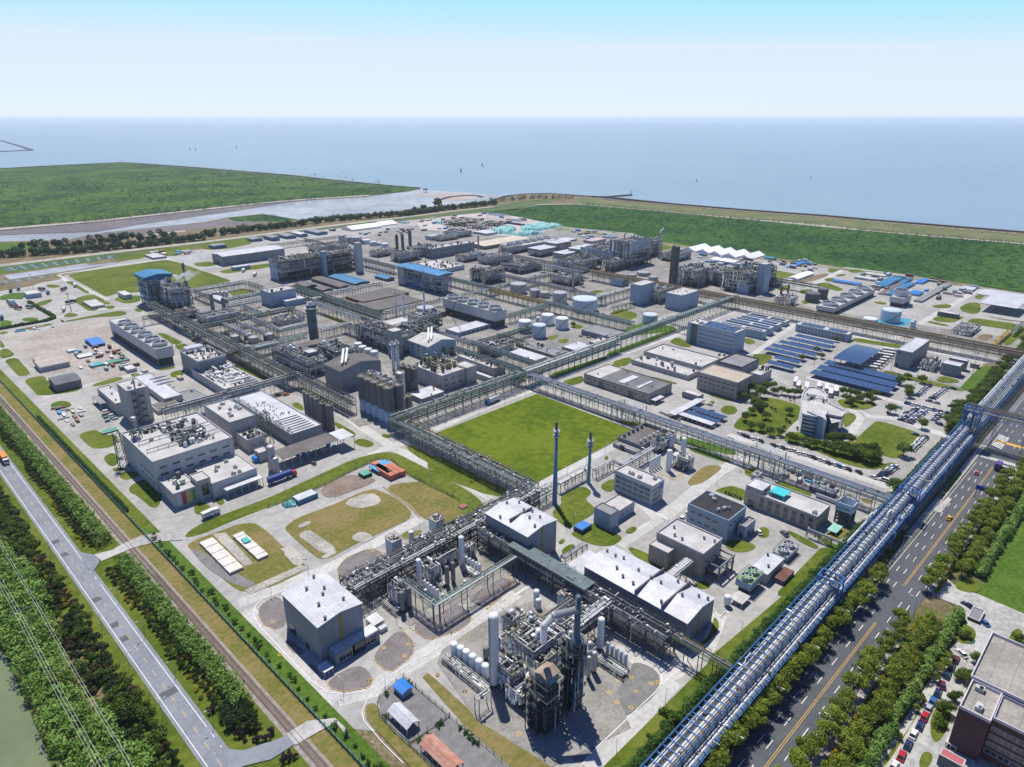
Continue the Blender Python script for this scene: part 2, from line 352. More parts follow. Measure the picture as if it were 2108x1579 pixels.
sheets('dirt_path',mat('dirt_path',(.26,.20,.11),.95,.2,.2),.15,'E2','965 10 985 10 1100 90 1180 140 1250 225 1240 232 1160 150 1085 100',1)
sheets('concrete_pad',CONCD,.16,'E2','''665 125 880 45 970 100 930 150 770 175
330 370 420 325 500 380 630 470 590 500 520 510 420 430
330 300 420 260 445 280 360 320
500 540 600 480 640 500 540 550
725 390 820 335 910 385 850 425 790 420
210 480 280 450 400 560 330 620''', 1)
sheets('concrete_pad',CONCD,.17,'E1','''1660 380 2040 210 2090 230 1700 410
1440 0 1530 -10 1720 200 1660 220
1900 100 1970 80 2080 170 1990 180''', 0)
sheets('gravel_and_shade_bed',GRAVEL,.1,'E2','''40 960 60 890 170 820 240 870 260 1040 170 1075 80 1040
545 1460 800 1320 910 1440 870 1510 680 1545 590 1520
890 1290 960 1200 1100 1060 1215 1180 1190 1280 1050 1385 1000 1380
635 610 700 540 880 460 990 510 860 600 760 670 640 690
1170 1050 1490 850 1665 980 1560 1080 1340 1150 1280 1140
1570 830 1800 690 1930 690 1940 760 1750 935
235 1165 280 1140 400 1250 340 1265 290 1240
415 1340 430 1320 500 1400 480 1405''', 2)
sheets('gravel_and_shade_bed',GRAVELG,.1,'E3','''210 800 300 740 400 720 390 830 300 870 230 860
1100 1110 1240 960 1290 930 1420 990 1432 1080 1380 1160 1210 1290 1120 1170
870 1450 990 1380 1070 1430 950 1560 880 1540''')  # last patch paints a shadow area in the grey gravel colour
sheets('slab',mat('stained_slab',(.19,.185,.17),.9,col2=(.30,.29,.265),sc=.12,fine=.8),.12,'E3','''90 860 420 640 640 560 900 700 1180 860 1260 960 1160 1120 1250 1340 760 1579 300 1290 60 940''',0)
sheets('slab',MATS['stained_slab'],.12,'E2','''960 880 1100 690 1560 380 2000 500 1850 700 1390 960 1170 1050''',0)
sheets('dry_lawn',LAWND,.1,'E3','''-30 1030 0 1000 60 1050 300 1270 330 1250 420 1310 760 1579 1000 1760 700 1760 500 1579 240 1340''',0)
sheets('lawn',LAWN,.1,'E3','''900 1700 1080 1579 1430 1230 1650 1010 1851 830 1960 880 1730 1100 1560 1270 1230 1640''',0)
sheets('lawn',LAWN,.1,'E3','''1755 670 1770 660 1795 700 1780 760 1700 830 1640 850 1740 770
1220 240 1260 225 1500 340 1470 390 1400 380
1640 470 1680 450 1750 470 1700 490
800 200 830 175 850 190 820 215
815 250 880 205 920 225 850 290''')
sheets('lawn',LAWN,.1,'E4','''-60 1230 30 1010 690 455 640 440 520 340 700 445 700 480 150 1030 -40 1260''',0)
sheets('lawn',LAWN,.11,'D4','''1010 1105 1040 1100 1270 1220 1240 1250 1100 1180
1280 1225 1440 1250 1100 1579 900 1620 1240 1270
540 1180 640 1170 780 1210 760 1250 650 1275 540 1240
790 1080 850 1070 885 1110 860 1160 790 1150
915 740 950 715 1060 750 1220 810 1180 850 1080 820 940 770
450 790 580 750 640 770 700 790 700 880 560 830 480 800
680 640 740 610 800 620 800 700 740 690 700 670
0 1330 110 1370 60 1420 0 1430
290 1510 380 1480 430 1530 340 1560
410 35 440 30 610 90 590 105 420 60
493 165 530 132 600 132 640 170 600 203 530 197
600 280 680 200 820 80 870 65 1130 130 1135 210 1040 290 1000 340 940 385 850 350 700 330 610 310
1460 190 1530 190 1560 230 1480 300 1450 290
960 400 1050 330 1160 350 1300 420 1540 400 1740 500 1760 640 1500 600 1300 510 1130 440
1540 400 1690 260 1740 252 2030 340 2042 370 1890 530 1850 548 1640 480 1540 440
1750 590 1830 570 1885 600 1740 650
1400 100 1430 80 1700 100 1700 140 1600 170 1450 150
410 110 430 95 460 100 450 120 420 125''')
sheets('dry_lawn',LAWND,.11,'D4','''1300 1130 1500 1050 1510 1100 1400 1190 1300 1160
240 720 360 610 440 590 515 605 490 640 350 740 260 750
1560 840 1700 870 1640 900''')
sheets('lawn',LAWNG,.11,'D4','''190 360 620 480 620 525 260 440 180 400
250 460 330 460 600 565 560 580 280 490''')
sheets('lawn',mat('playing_lawn',(.064,.112,.007),.95,col2=(.130,.168,.013),sc=.022,fine=.9,spec=.1,bump=.3),.1,'','895 893 1106 811 1306 887 1102 996',0)
sheets('lawn',LAWN,.1,'D3','''1030 710 1200 655 1220 700 1090 735
1415 565 1560 510 1590 530 1570 560 1460 590
1700 650 1940 710 1920 722 1840 700
1870 385 1930 360 2000 380 2050 420 2000 435 1900 410
1390 180 1500 130 1640 180 1580 225 1500 220
900 370 1000 335 1020 345 980 375
1000 385 1080 360 1090 400 1040 405
1100 260 1160 255 1220 275 1160 300
840 770 1500 1010 1670 1010 1600 1050 1480 1010 880 780
0 1270 100 1280 700 1579 500 1590 0 1400''')
sheets('lawn',LAWNG,.09,'D3','''1000 150 1280 210 1900 270 1940 300 1640 340 1500 330 1130 230
1380 480 1900 290 1940 300 1700 400 1400 510
940 640 1380 500 1400 520 960 680''')
sheets('lawn',LAWN,.1,'G1','''430 1050 720 900 860 1000 740 1080 880 1180 860 1280 620 1390 560 1470 300 1260 480 1140
920 920 1130 800 1130 960 1040 1000
580 1500 800 1400 860 1380 1000 1470 1200 1530 1220 1600 1050 1680 800 1640 600 1540
980 570 1040 530 1050 600
1240 1500 1336 1420 1420 1440 1340 1520''')
sheets('lawn',LAWN,.1,'C3','''390 880 470 865 510 880 420 900
1700 715 1880 750 1900 760 1760 790 1700 760
2040 830 2105 810 2105 840
1740 850 1830 830 1860 850 1780 880
1580 1330 1700 1330 1725 1360 1640 1415 1580 1400
1510 1220 1560 1215 1610 1250 1530 1265
980 1240 1020 1210 1060 1215 1140 1270 1110 1285 1010 1260
550 1390 680 1350 705 1370 690 1400 620 1425
190 1530 340 1485 355 1500 340 1540 230 1565
160 1230 230 1215 260 1230 200 1255
80 1210 160 1190 180 1200 120 1235
1910 870 2000 860 2010 880 1930 900
850 520 980 520 1110 540 860 600''')
sheets('lawn',LAWN,.1,'C4','''700 375 740 340 820 350 790 370 740 390
840 375 890 360 970 375 900 390
760 410 800 395 850 400 790 415
670 440 720 420 770 430 740 455
610 465 700 455 830 510 780 520 700 500
1640 640 1710 600 1790 600 1800 660 1760 685 1680 670
1700 740 1740 708 2070 755 2120 790 2050 800 1700 750
1450 715 1500 695 1600 700 1690 700 1600 745 1480 735
1410 740 1430 730 1590 765 1540 770
1450 620 1560 610 1600 625 1560 645 1460 635
1810 690 1990 730 2120 735 2120 745
1950 870 2140 750 2140 810 1980 920
890 850 1250 905 1240 930 880 875
1480 1150 1520 1120 1650 1155 1640 1175 1500 1170
1100 1080 1480 1170 1640 1210 1700 1240 1560 1215 1100 1110
175 960 320 985 270 1030 210 1050 175 1010
1745 560 1800 540 1830 550 1790 580
510 590 560 585 590 600 540 615
1040 590 1130 600 1120 618 1040 606''')
sheets('rough_ground',ROUGHG,.1,'C4','''490 430 700 390 715 405 620 440 530 460
1800 1030 2050 1050 2040 1100 1830 1060
1760 850 1850 820 1900 840 1830 880''')
sheets('lawn',LAWNG,.12,'C4','''1660 1200 1790 1060 1830 1050 2000 1100 1880 1170 1790 1250 1650 1215''')
sheets('verge',mat('dyke_foot',(.10,.12,.03),.95,col2=(.30,.27,.20),sc=.02),.08,'','1100 461 1242 481 1413 507 1585 531 1731 551 1875 568 2019 590 2108 603 2108 607 2019 595 1875 573 1731 556 1585 536 1413 512 1242 486 1100 468',0)
sheets('construction_yard',mat('building_site',(.34,.29,.27),.9,col2=(.50,.47,.46),sc=.02,fine=1),.1,'C2','1080 330 1240 290 1500 262 1700 290 1900 330 1990 350 1750 420 1500 400 1300 380 1100 370',0)
sheets('yard_paving',mat('plant_floor',(.17,.168,.155),.92,col2=(.32,.31,.285),sc=.05,fine=.9,lines=(7,7,.06,.8)),.05,'','''300 640 560 560 800 470 1000 452 1300 480 1420 520 1600 545 1590 610 1500 600 1280 680 1085 760 810 858 740 880 700 850 560 790 400 700
1500 620 2108 745 2108 700 1700 640 1560 600''', 0)
sheets('gravel_and_shade_bed',GRAVELG,.12,'F3','''905 310 640 505 560 620 560 860 985 1245 1560 870 1080 460
1010 1280 1560 900 2080 1320 2400 1620 2000 1900 1350 1620''', 0)
sheets('lawn',LAWND,.12,'F3','''380 690 520 680 560 860 1000 1300 1300 1579 1500 1800 1200 1800 700 1250 400 950 350 800''',1)
sheets('lawn',LAWN,.12,'J1','''585 330 760 290 860 330 640 370
1580 570 1620 560 1850 640 1790 660
1580 400 1620 390 1800 470 1760 490
640 1080 700 1070 1050 1270 980 1270
0 840 80 870 10 900
0 910 100 880 220 950 80 970''', 0)
mb=MB()
for i in range(21):
 a=[(G('G3',10+58*i,862-6.6*i)),(G('G3',40+58*i,858-6.6*i)),(G('G3',128+54*i,893-6.9*i)),(G('G3',98+54*i,900-6.9*i))]; mb.prism(a,.05,.24,i % 2)
for i in range(9):
 a=[(G('G3',-40+63*i,1012-9*i)),(G('G3',-20+63*i,1008-9*i)),(G('G3',40+60*i,1026-9*i)),(G('G3',5+60*i,1034-9*i))]; mb.prism(a,.05,.3,i % 2)
mb.build('settling_basin',[mat('basin_dark',(.05,.065,.07),.3),mat('basin_grey',(.16,.19,.21),.3)])['kind']='structure'
def xs(off,Y): return 43.5+off-.0195*Y
def vstrip(name,o0,o1,y0,y1,z,m):
 return sheet(name,[(xs(o0,y0),y0),(xs(o1,y0),y0),(xs(o1,y1),y1),(xs(o0,y1),y1)],z,m)
# ---- west corridor: public road,railway,fence verge
vstrip('verge',-14,33,60,700,.06,LAWN)
vstrip('verge',28,33,100,296,.09,LAWNG)
vstrip('verge',21.8,27.3,60,700,.085,LAWND)
vstrip('road',-3.9,4.0,60,700,.14,ASPHL)
for a,b in ((-2.95,-2.75),(2.65,2.85)):
 if a < 0: vstrip('road_marking',a,b,60,700,.18,WHITEP)
 else:
  vstrip('road_marking',a,b,172,268,.18,WHITEP); vstrip('road_marking',a,b,290,700,.18,WHITEP)
  for y in (161,167,273,279,285): vstrip('road_marking',a,b,y,y+2,.18,WHITEP)
mb=MB(); y=100
while y < 640:
 mb.prism([(xs(-.1,y),y),(xs(.08,y),y),(xs(.08,y+3.2),y+3.2),(xs(-.1,y+3.2),y+3.2)],.14,.18); y += 8
mb.build('road_marking',YELP)['kind']='structure'
for y in (192,228,238,258,299,312): vstrip('road_patch',-2.4,.2 if y != 192 else 2.4,y,y+3.2,.165,PATCH)
vstrip('railway_bed',17.2,21.8,60,700,.1,mat('ballast',(.20,.175,.15),.95,col2=(.33,.30,.27),sc=.5,fine=1))
sheets('road',ASPHL,.15,'E1','''1490 1400 1555 1460 1650 1470 1960 1365 2010 1420 1840 1530 1640 1579 1700 1700 1560 1620''',0)
sheets('road',ASPHL,.15,'E1','''510 100 560 130 650 140 680 185 650 230 620 270''',1)
sheets('road',CONCP,.16,'E1','''640 140 760 110 830 70 960 10 1230 -30 1240 40 1060 55 900 95 690 185''',0)
sheets('road',CONCP,.165,'F2','''1190 930 1500 740 1900 700 2108 900 2108 1000 1900 760 1500 990 1320 1090''',0)
# ---- north and east public road
def yc(X): return 47.6-.0128*(X-150) if X < 320 else 45.42-.006*(X-320)
def hstrip(name,o0,o1,x0,x1,z,m,col=None):
 xsn=[x0+(x1-x0)*i/6 for i in range(7)] if x1-x0 > 60 else [x0,x1]
 return sheet(name,[(x,yc(x)+o0) for x in xsn]+[(x,yc(x)+o1) for x in reversed(xsn)],z,m)
hstrip('road',-7.9,7.9,60,760,.14,ASPH)
hstrip('verge',7.9,27,60,760,.06,mat('dark_verge',(.05,.06,.03),.95,col2=(.12,.11,.07),sc=.1,fine=1))  # dark mottled ground between bridge and road
hstrip('pavement',8.6,11.5,250,760,.12,CONCP)
sheets('road',CONCP,.17,'I1','845 1200 860 1215 885 1225 775 1365 690 1350',0)
for k in (-5.4,-2.75,2.7,5.4):
 mb=MB(); x=96
 while x < 640:
  if not (403 < x < 425): mb.prism([(x,yc(x)+k-.11),(x+4.2,yc(x+4.2)+k-.11),(x+4.2,yc(x+4.2)+k+.11),(x,yc(x)+k+.11)],.1,.18)
  x += 11.6
 mb.build('road_marking',WHITEP)['kind']='structure'
for a in (-.35,.2): hstrip('road_marking',a,a+.15,60,232,.18,YELP); hstrip('road_marking',a,a+.15,262,400,.18,YELP)
hstrip('road_marking',7.45,7.6,230,400,.18,WHITEP)
mb=MB()
for i in range(24): y=52.4-i*.78; mb.box(408.5,y-.22,.1,412,y+.22,.19)
for i in range(9): mb.prism([(427+i*2.2,46.5),(428+i*2.2,46.5),(431+i*2.2,52),(430+i*2.2,52)],.1,.19)
mb.build('road_marking',WHITEP)['kind']='structure'
strip('road_marking',436,38,439,51.5,.19,YELP); strip('road_marking',404.5,34.5,405.3,44.5,.19,WHITEP)
strip('verge',60,24,255,39.6,.07,mat('ground_cover',(.05,.075,.015),.95,col2=(.16,.14,.05),sc=.15,fine=1))
strip('verge',276,20,620,38,.07,mat('ground_cover',None)); strip('lawn',255,-200,620,24.5,.08,LAWNG)
strip('pavement',60,36.6,232,39.4,.12,CONCD); strip('pavement',278,35,400,37.6,.12,CONCD)
sheets('yard_paving',CONCP,.13,'E4','''1200 560 1140 650 1190 700 1340 760 1360 870 1250 1000 1060 1290 880 1579 800 1800 2400 1800 2600 1100 1652 790 1440 700 1290 640''',0)
sheets('lawn',LAWN,.16,'E4','''1290 860 1350 840 1410 880 1390 940 1310 950
1010 1440 1060 1380 1100 1290 1120 1240 1140 1250 940 1579 900 1579
1100 1579 1130 1495 1190 1520 1150 1600
1280 660 1330 600 1400 620 1440 650 1400 690
1580 880 1640 860 1652 960 1560 1000
1180 1280 1260 1240 1280 1340 1200 1480 1160 1400''')
sheet('pond',PTS('E1','0 790 40 830 295 1425 360 1600 420 1800 -900 1800 -900 500 -300 560',-.2),.1,POND)
sheets('verge',LAWNG,.08,'E1','''-60 600 0 640 120 960 240 1250 400 1600 480 1800 420 1800 300 1430 40 830 -60 680''',0)
# ------------------------------------------------------------------ materials of buildings and plant
WALLW=mat('white_cladding',(.50,.51,.52),.6,.10,.12,streak=1,lines=(1.1,50,.03,.88))
WALLG=mat('grey_cladding',(.235,.26,.295),.6,.12,.12,streak=1,lines=(1.0,50,.03,.88))
WALLB=mat('blue_grey_wall',(.27,.36,.44),.6,.10,.12,streak=1)
WALLP=mat('pale_wall',(.37,.37,.365),.8,.14,.15,streak=1,fine=.7)
WALLE=mat('beige_wall',(.33,.30,.255),.85,.16,.12,streak=1,fine=.8)
WALLC=mat('concrete_wall',(.27,.265,.25),.9,.2,.15,streak=1,fine=.9)
WALLD=mat('dark_wall',(.12,.125,.135),.8,.15,.12,streak=1)
WALLR=mat('maroon_wall',(.115,.055,.06),.8,.15,.1,lines=(3,3,.05,.8))
ROOFW=mat('white_metal_roof',(.50,.515,.54),.5,.16,.12,lines=(1.1,60,.06,.74),fine=.7)
ROOFP=mat('pale_roof',(.46,.455,.44),.85,.16,.12,fine=.8,lines=(5,5,.06,.85))
ROOFG=mat('grey_roof',(.22,.225,.23),.8,.14,.1,lines=(1.2,60,.05,.85))
ROOFD=mat('dark_roof',(.075,.08,.09),.85,.2,.15,lines=(6,6,.05,.8))
ROOFK=mat('black_roof',(.018,.019,.024),.8,.25,.3)
ROOFB=mat('bright_blue_roof',(.015,.17,.55),.5,.12,.3,lines=(1.0,60,.05,.85))
ROOFT=mat('teal_blue_roof',(.02,.17,.33),.5,.12,.3,lines=(1.0,60,.05,.85))
ROOFN=mat('brown_grey_roof',(.13,.12,.115),.85,.2,.1,lines=(1.2,60,.05,.82))
ROOFR=mat('faded_red_roof',(.42,.17,.115),.8,col2=(.50,.30,.23),sc=.5,lines=(1.0,60,.07,.7))
TRIM=mat('parapet_trim',(.42,.42,.42),.8,.1,.3)
TRIMD=mat('dark_trim',(.09,.095,.105),.7,.1,.3)
TEAL=mat('teal_sheet',(.02,.36,.34),.5,.15,.5)
TARP=mat('green_tarp',(.10,.34,.33),.7,col2=(.28,.52,.50),sc=.08,bump=.4)
GLASS=mat('window_glass',(.02,.03,.042),.12,.3,.3,spec=.8)
GLASSB=mat('blue_window_glass',(.03,.075,.12),.12,.3,.3,spec=.8)
FRAMEW=mat('window_frame',(.42,.43,.44),.5,.1,.5)
STEELG=mat('green_grey_steel',(.055,.105,.085),.6,.2,.4)
STEELD=mat('dark_steel',(.045,.055,.06),.6,.25,.4)
STEELY=mat('yellow_rail_steel',(.27,.22,.06),.6,.2,.4)
STEELB=mat('blue_steel',(.02,.115,.36),.55,col2=(.06,.20,.46),sc=.3)
STEELW=mat('pale_steel',(.42,.43,.42),.6,.15,.4)
STEELC=mat('concrete_frame',(.17,.175,.175),.9,.2,.3)
PIPES=mat('silver_pipe',(.52,.53,.535),.38,.18,.25,metal=.35)
PIPEW=mat('pale_pipe',(.66,.67,.66),.5,.12,.3)
PIPEG=mat('green_pipe',(.17,.25,.19),.55,.2,.3)
PIPEY=mat('yellow_pipe',(.50,.36,.10),.55,.2,.3)
PIPEB=mat('blue_pipe',(.22,.34,.50),.5,.2,.3)
PIPET=mat('tan_pipe',(.40,.29,.16),.55,.2,.3)
PIPED=mat('dark_pipe',(.10,.105,.10),.6,.25,.4)
VESS=mat('silver_vessel',(.40,.41,.42),.4,.16,.2,metal=.3,streak=1)
VESW=mat('white_vessel',(.66,.69,.72),.45,.07,.2,streak=1)
VESB=mat('pale_blue_vessel',(.48,.565,.64),.5,.07,.2,streak=1)
VESD=mat('dull_vessel',(.17,.175,.18),.55,.22,.25,streak=1)
VESR=mat('brown_grey_silo',(.115,.118,.125),.5,.18,.35,streak=1)
VESK=mat('dark_blue_column',(.085,.125,.16),.5,.2,.25,streak=1)
RUST=mat('rusty_clutter',(.20,.12,.08),.8,.35,.5)
GRATE=mat('deck_grating',(.07,.078,.08),.8,.2,.5)
DECKG=mat('green_grating',(.10,.22,.12),.8,.2,.5)
CLUT=[PIPES,PIPEW,STEELG,VESD,STEELD,STEELD,PIPED,PIPED]
SOLAR=mat('solar_panel',(.028,.055,.115),.25,.25,.5,spec=.7,lines=(2.0,1.0,.05,2.6))
CORE=mat('painted_interior_shade',(.022,.028,.034),.8,.3,.3)  # near-black colour standing in for shade inside open frames
WT={}
def window(parent,face,x,y,z,w,h,blue=False,cols=2):
 key=(face,round(w,1),round(h,1),blue,cols)
 if key not in WT:
  mb = MB(); fr = .12; t = .10; d = .05
  def bx(a0,z0,a1,z1,dd,m):
   if face == 'x': mb.box(-dd,-a1,z0,.02,-a0,z1,m)
   else: mb.box(a0,-dd,z0,a1,.02,z1,m)
  bx(0,0,w,h,d,1)
  for (a0,z0,a1,z1) in ((0,0,w,fr),(0,h-fr,w,h),(0,fr,fr,h-fr),(w-fr,fr,w,h-fr)): bx(a0,z0,a1,z1,t,0)
  for i in range(1,cols): bx(w*i/cols-.04,fr,w*i/cols+.04,h-fr,t*.8,0)
  me = bpy.data.meshes.new('window'); me.from_pydata(mb.v,[],mb.f); me.materials.append(FRAMEW); me.materials.append(GLASSB if blue else GLASS)
  me.polygons.foreach_set('material_index',mb.m); WT[key]=me
 o=bpy.data.objects.new('window',WT[key]); link(o,parent); o.location=Vector((x,y,z))-Vector(parent.location); return o
def dims(k,N,L,R,by,bat='n'):
 if bat == 'h': h=by
 elif bat == 'n': h=hs(k,N[0],N[1],by)
 elif bat == 'l': h=hs(k,L[0],L[1],by)
 else: h=hs(k,R[0],R[1],by)
 n=G(k,*N,h); l=G(k,*L,h); r=G(k,*R,h)
 return (n[0]*.6+l[0]*.4,n[1]*.6+r[1]*.4,r[0],l[1],h)
def clutter_mb(mb,x0,y0,x1,y1,z,n,rng,s=1.0,hmax=2.2):
 for _ in range(n):
  x = rng.uniform(x0,x1); y = rng.uniform(y0,y1); k = rng.random(); m = rng.randrange(len(CLUT))
  a = rng.uniform(.5,2.2)*s; b = rng.uniform(.5,2.0)*s; h = rng.uniform(.4,hmax)
  if k < .45: mb.box(x,y,z,min(x+a,x1+.5),min(y+b,y1+.5),z+h,m)
  elif k < .6: mb.cyl(x,y,z,z+h,a*.4,8,m=m)
  else:
   L_ = rng.uniform(2,8)*s; r = rng.uniform(.08,.28)
   if rng.random() < .5: mb.bar((x,y,z+h),(min(x+L_,x1),y,z+h),r,6,m)
   else: mb.bar((x,y,z+h),(x,min(y+L_,y1),z+h),r,6,m)
   mb.bar((x,y,z),(x,y,z+h),r,6,m)
def building(k,N,L,R,by,label,name='building',cat='building',wall=WALLP,roof=ROOFP,style='flat',bat='n',par=.7,trim=TRIM,
    wx=None,wy=None,door=None,vents=0,clut=0,group=None,rise=1.5,seed=1,z0=0.,openface=False,d=None,blue=False,rail=False,unit=0):
 x0,y0,x1,y1,h=d if d else dims(k,N,L,R,by,bat)
 rng=random.Random(seed*7+int(x0))
 t=thing(name,label,cat,(x0,y0,z0),group)
 th=.3
 if style == 'flat':
  mb = MB().box(x0,y0,z0,x1,y1,h-.05); mb.build('wall',wall,t)
  MB().box(x0+th,y0+th,h-.05,x1-th,y1-th,h+.02).build('roof',roof,t)
  if par:
   mb = MB(); mb.box(x0-.05,y0-.05,h-.03,x1+.05,y0+th,h+par); mb.box(x0-.05,y1-th,h-.03,x1+.05,y1+.05,h+par)
   mb.box(x0-.05,y0+th,h-.03,x0+th,y1-th,h+par); mb.box(x1-th,y0+th,h-.03,x1+.05,y1-th,h+par); mb.build('parapet',trim,t)
  zr = lambda x,y: h+.02
 else:
  ax = 1 if style == 'gy' else 0     # gy: ridge runs along Y
  o = .35
  if ax:
   xm = (x0+x1)/2
   mb = MB().box(x0,y0,z0,x1,y1,h)
   for yy,s_ in ((y0,1),(y1,-1)):
    b = len(mb.v); mb.v += [(x0,yy,h),(x1,yy,h),(xm,yy,h+rise)]; mb.f.append((b,b+1,b+2) if s_ > 0 else (b+1,b,b+2)); mb.m.append(0)
   mb.build('wall',wall,t); m2=MB()
   for s_ in (0,1):
    xa = x0-o if s_ == 0 else x1+o; za = h-.05+.15
    m2.quad((xa,y0-o,za),(xm,y0-o,h+rise+.15),(xm,y1+o,h+rise+.15),(xa,y1+o,za)); m2.quad((xa,y0-o,za-.12),(xm,y0-o,h+rise+.03),(xm,y1+o,h+rise+.03),(xa,y1+o,za-.12))
    m2.quad((xa,y0-o,za-.12),(xa,y0-o,za),(xa,y1+o,za),(xa,y1+o,za-.12))
    m2.quad((xa,y0-o,za-.12),(xm,y0-o,h+rise+.03),(xm,y0-o,h+rise+.15),(xa,y0-o,za))
   m2.build('roof',roof,t)
   zr = lambda x,y: h+.15+rise*(1-abs(x-xm)/((x1-x0)/2))
  else:
   ym = (y0+y1)/2
   mb = MB().box(x0,y0,z0,x1,y1,h)
   for xx in (x0,x1):
    b = len(mb.v); mb.v += [(xx,y0,h),(xx,y1,h),(xx,ym,h+rise)]; mb.f.append((b,b+1,b+2)); mb.m.append(0)
   mb.build('wall',wall,t); m2=MB()
   for s_ in (0,1):
    ya = y0-o if s_ == 0 else y1+o; za = h+.10
    m2.quad((x0-o,ya,za),(x0-o,ym,h+rise+.15),(x1+o,ym,h+rise+.15),(x1+o,ya,za)); m2.quad((x0-o,ya,za-.12),(x0-o,ym,h+rise+.03),(x1+o,ym,h+rise+.03),(x1+o,ya,za-.12))
    m2.quad((x0-o,ya,za-.12),(x0-o,ya,za),(x1+o,ya,za),(x1+o,ya,za-.12))
    m2.quad((x0-o,ya,za-.12),(x0-o,ym,h+rise+.03),(x0-o,ym,h+rise+.15),(x0-o,ya,za))
   m2.build('roof',roof,t)
   zr = lambda x,y: h+.15+rise*(1-abs(y-ym)/((y1-y0)/2))
 for face,spec in (('x',wx),('y',wy)):
  if not spec: continue
  nc,nr,w,hh = spec[:4]; a0,a1 = spec[4:6] if len(spec) > 5 else (.04,.96); zf = spec[6] if len(spec) > 6 else (.15,.9)
  for i in range(nc):
   for j in range(nr):
    z = z0+(h-z0)*(zf[0]+(zf[1]-zf[0])*(j+.5)/nr)-hh/2; q = a0+(a1-a0)*(i+.5)/nc
    if face == 'x': window(t,'x',x0,y1-(y1-y0)*q+w/2,z,w,hh,blue)
    else: window(t,'y',x0+(x1-x0)*q-w/2,y0,z,w,hh,blue)
 if door:
  for (face,q,w,hh) in door:
   mb = MB()
   if face == 'x': c=y1-(y1-y0)*q; mb.box(x0-.12,c-w/2,z0,x0+.1,c+w/2,z0+hh)
   else: c = x0+(x1-x0)*q; mb.box(c-w/2,y0-.12,z0,c+w/2,y0+.1,z0+hh)
   mb.build('door',GLASS if hh > 3.2 else STEELD,t)
 for i in range(vents):
  x = rng.uniform(x0+1.5,x1-1.5); y = y0+(y1-y0)*(i+.5)/vents+rng.uniform(-1,1); z = zr(x,y)
  mb = MB(); mb.cyl(x,y,z-.2,z+.7,.35,10); mb.cyl(x,y,z+.7,z+1.15,.6,10,.5); mb.build('roof_vent',VESD,t)
 for i in range(unit):
  x = rng.uniform(x0+1.5,x1-3); y = rng.uniform(y0+1.5,y1-3); z = zr(x,y); mb = MB(); mb.box(x,y,z,x+rng.uniform(1.2,2.6),y+rng.uniform(1,2),z+1.3); mb.cyl(x+.6,y+.6,z+1.3,z+1.5,.4,10,m=1); mb.build('air_conditioner',[STEELW,STEELD],t)
 if clut:
  mb = MB(); clutter_mb(mb,x0+1,y0+1,x1-2,y1-2,h,clut,rng,hmax=3); mb.build('rooftop_pipework',CLUT,t)
 if rail:
  mb = MB()
  for zz in (h+par+.5,h+par+1.0):
   mb.bar((x0,y0,zz),(x1,y0,zz),.04); mb.bar((x0,y1,zz),(x1,y1,zz),.04); mb.bar((x0,y0,zz),(x0,y1,zz),.04); mb.bar((x1,y0,zz),(x1,y1,zz),.04)
  mb.build('railing',STEELY,t)
 t['dim']=0; del t['dim']
 return t,(x0,y0,x1,y1,h)
# ------------------------------------------------------------------ columns,tanks,silos
def axis(k,x,y,by=None,h=None):
 if h is None: h=hs(k,x,y,by)
 X,Y=G(k,x,y,h); return X,Y,h
def pxr(k,wpx,X,Y,z): return wpx/CR[k][2]*PR(X,Y,z)[2]/F/2
def column(k,x,y,by,wpx,label,name='storage_column',cat='column',m=VESW,bands=3,dome=.5,skirt=0,group=None,h=None,top=None,ladder=False,plat=0,n=20,z0=0.):
 X,Y,h=axis(k,x,y,by,h); r=pxr(k,wpx,X,Y,h*.6)
 t=thing(name,label,cat,(X,Y,z0),group)
 mb=MB().cyl(X,Y,z0+skirt,h,r,n,cap=False); mb.dome(X,Y,h,r,r*dome,n)
 for i in range(bands): mb.ring(X,Y,z0+(h-z0)*(i+1)/(bands+1),z0+(h-z0)*(i+1)/(bands+1)+.18,r+.05,r-.1,n)
 mb.build('shell',m,t,True)
 if skirt: MB().cyl(X,Y,z0,z0+skirt,r*.82,n).build('skirt',STEELD,t)
 if ladder or plat:
  q = MB(); 
  for d_ in (-.25,.25): q.bar((X-r-.25,Y+d_,z0),(X-r-.25,Y+d_,h),.05)
  for i in range(int(h/1.2)): q.bar((X-r-.25,Y-.25,z0+i*1.2),(X-r-.25,Y+.25,z0+i*1.2),.04)
  q.build('ladder',STEELD,t)
 for i in range(plat):
  z = z0+(h-z0)*(i+1)/(plat+.4); q = MB(); q.ring(X,Y,z,z+.12,r+1.0,r,n)
  for zz in (.6,1.1): q.ring(X,Y,z+zz,z+zz+.06,r+1.0,r+.94,n)
  q.build('platform',STEELY,t)
 return t,(X,Y,r,h)
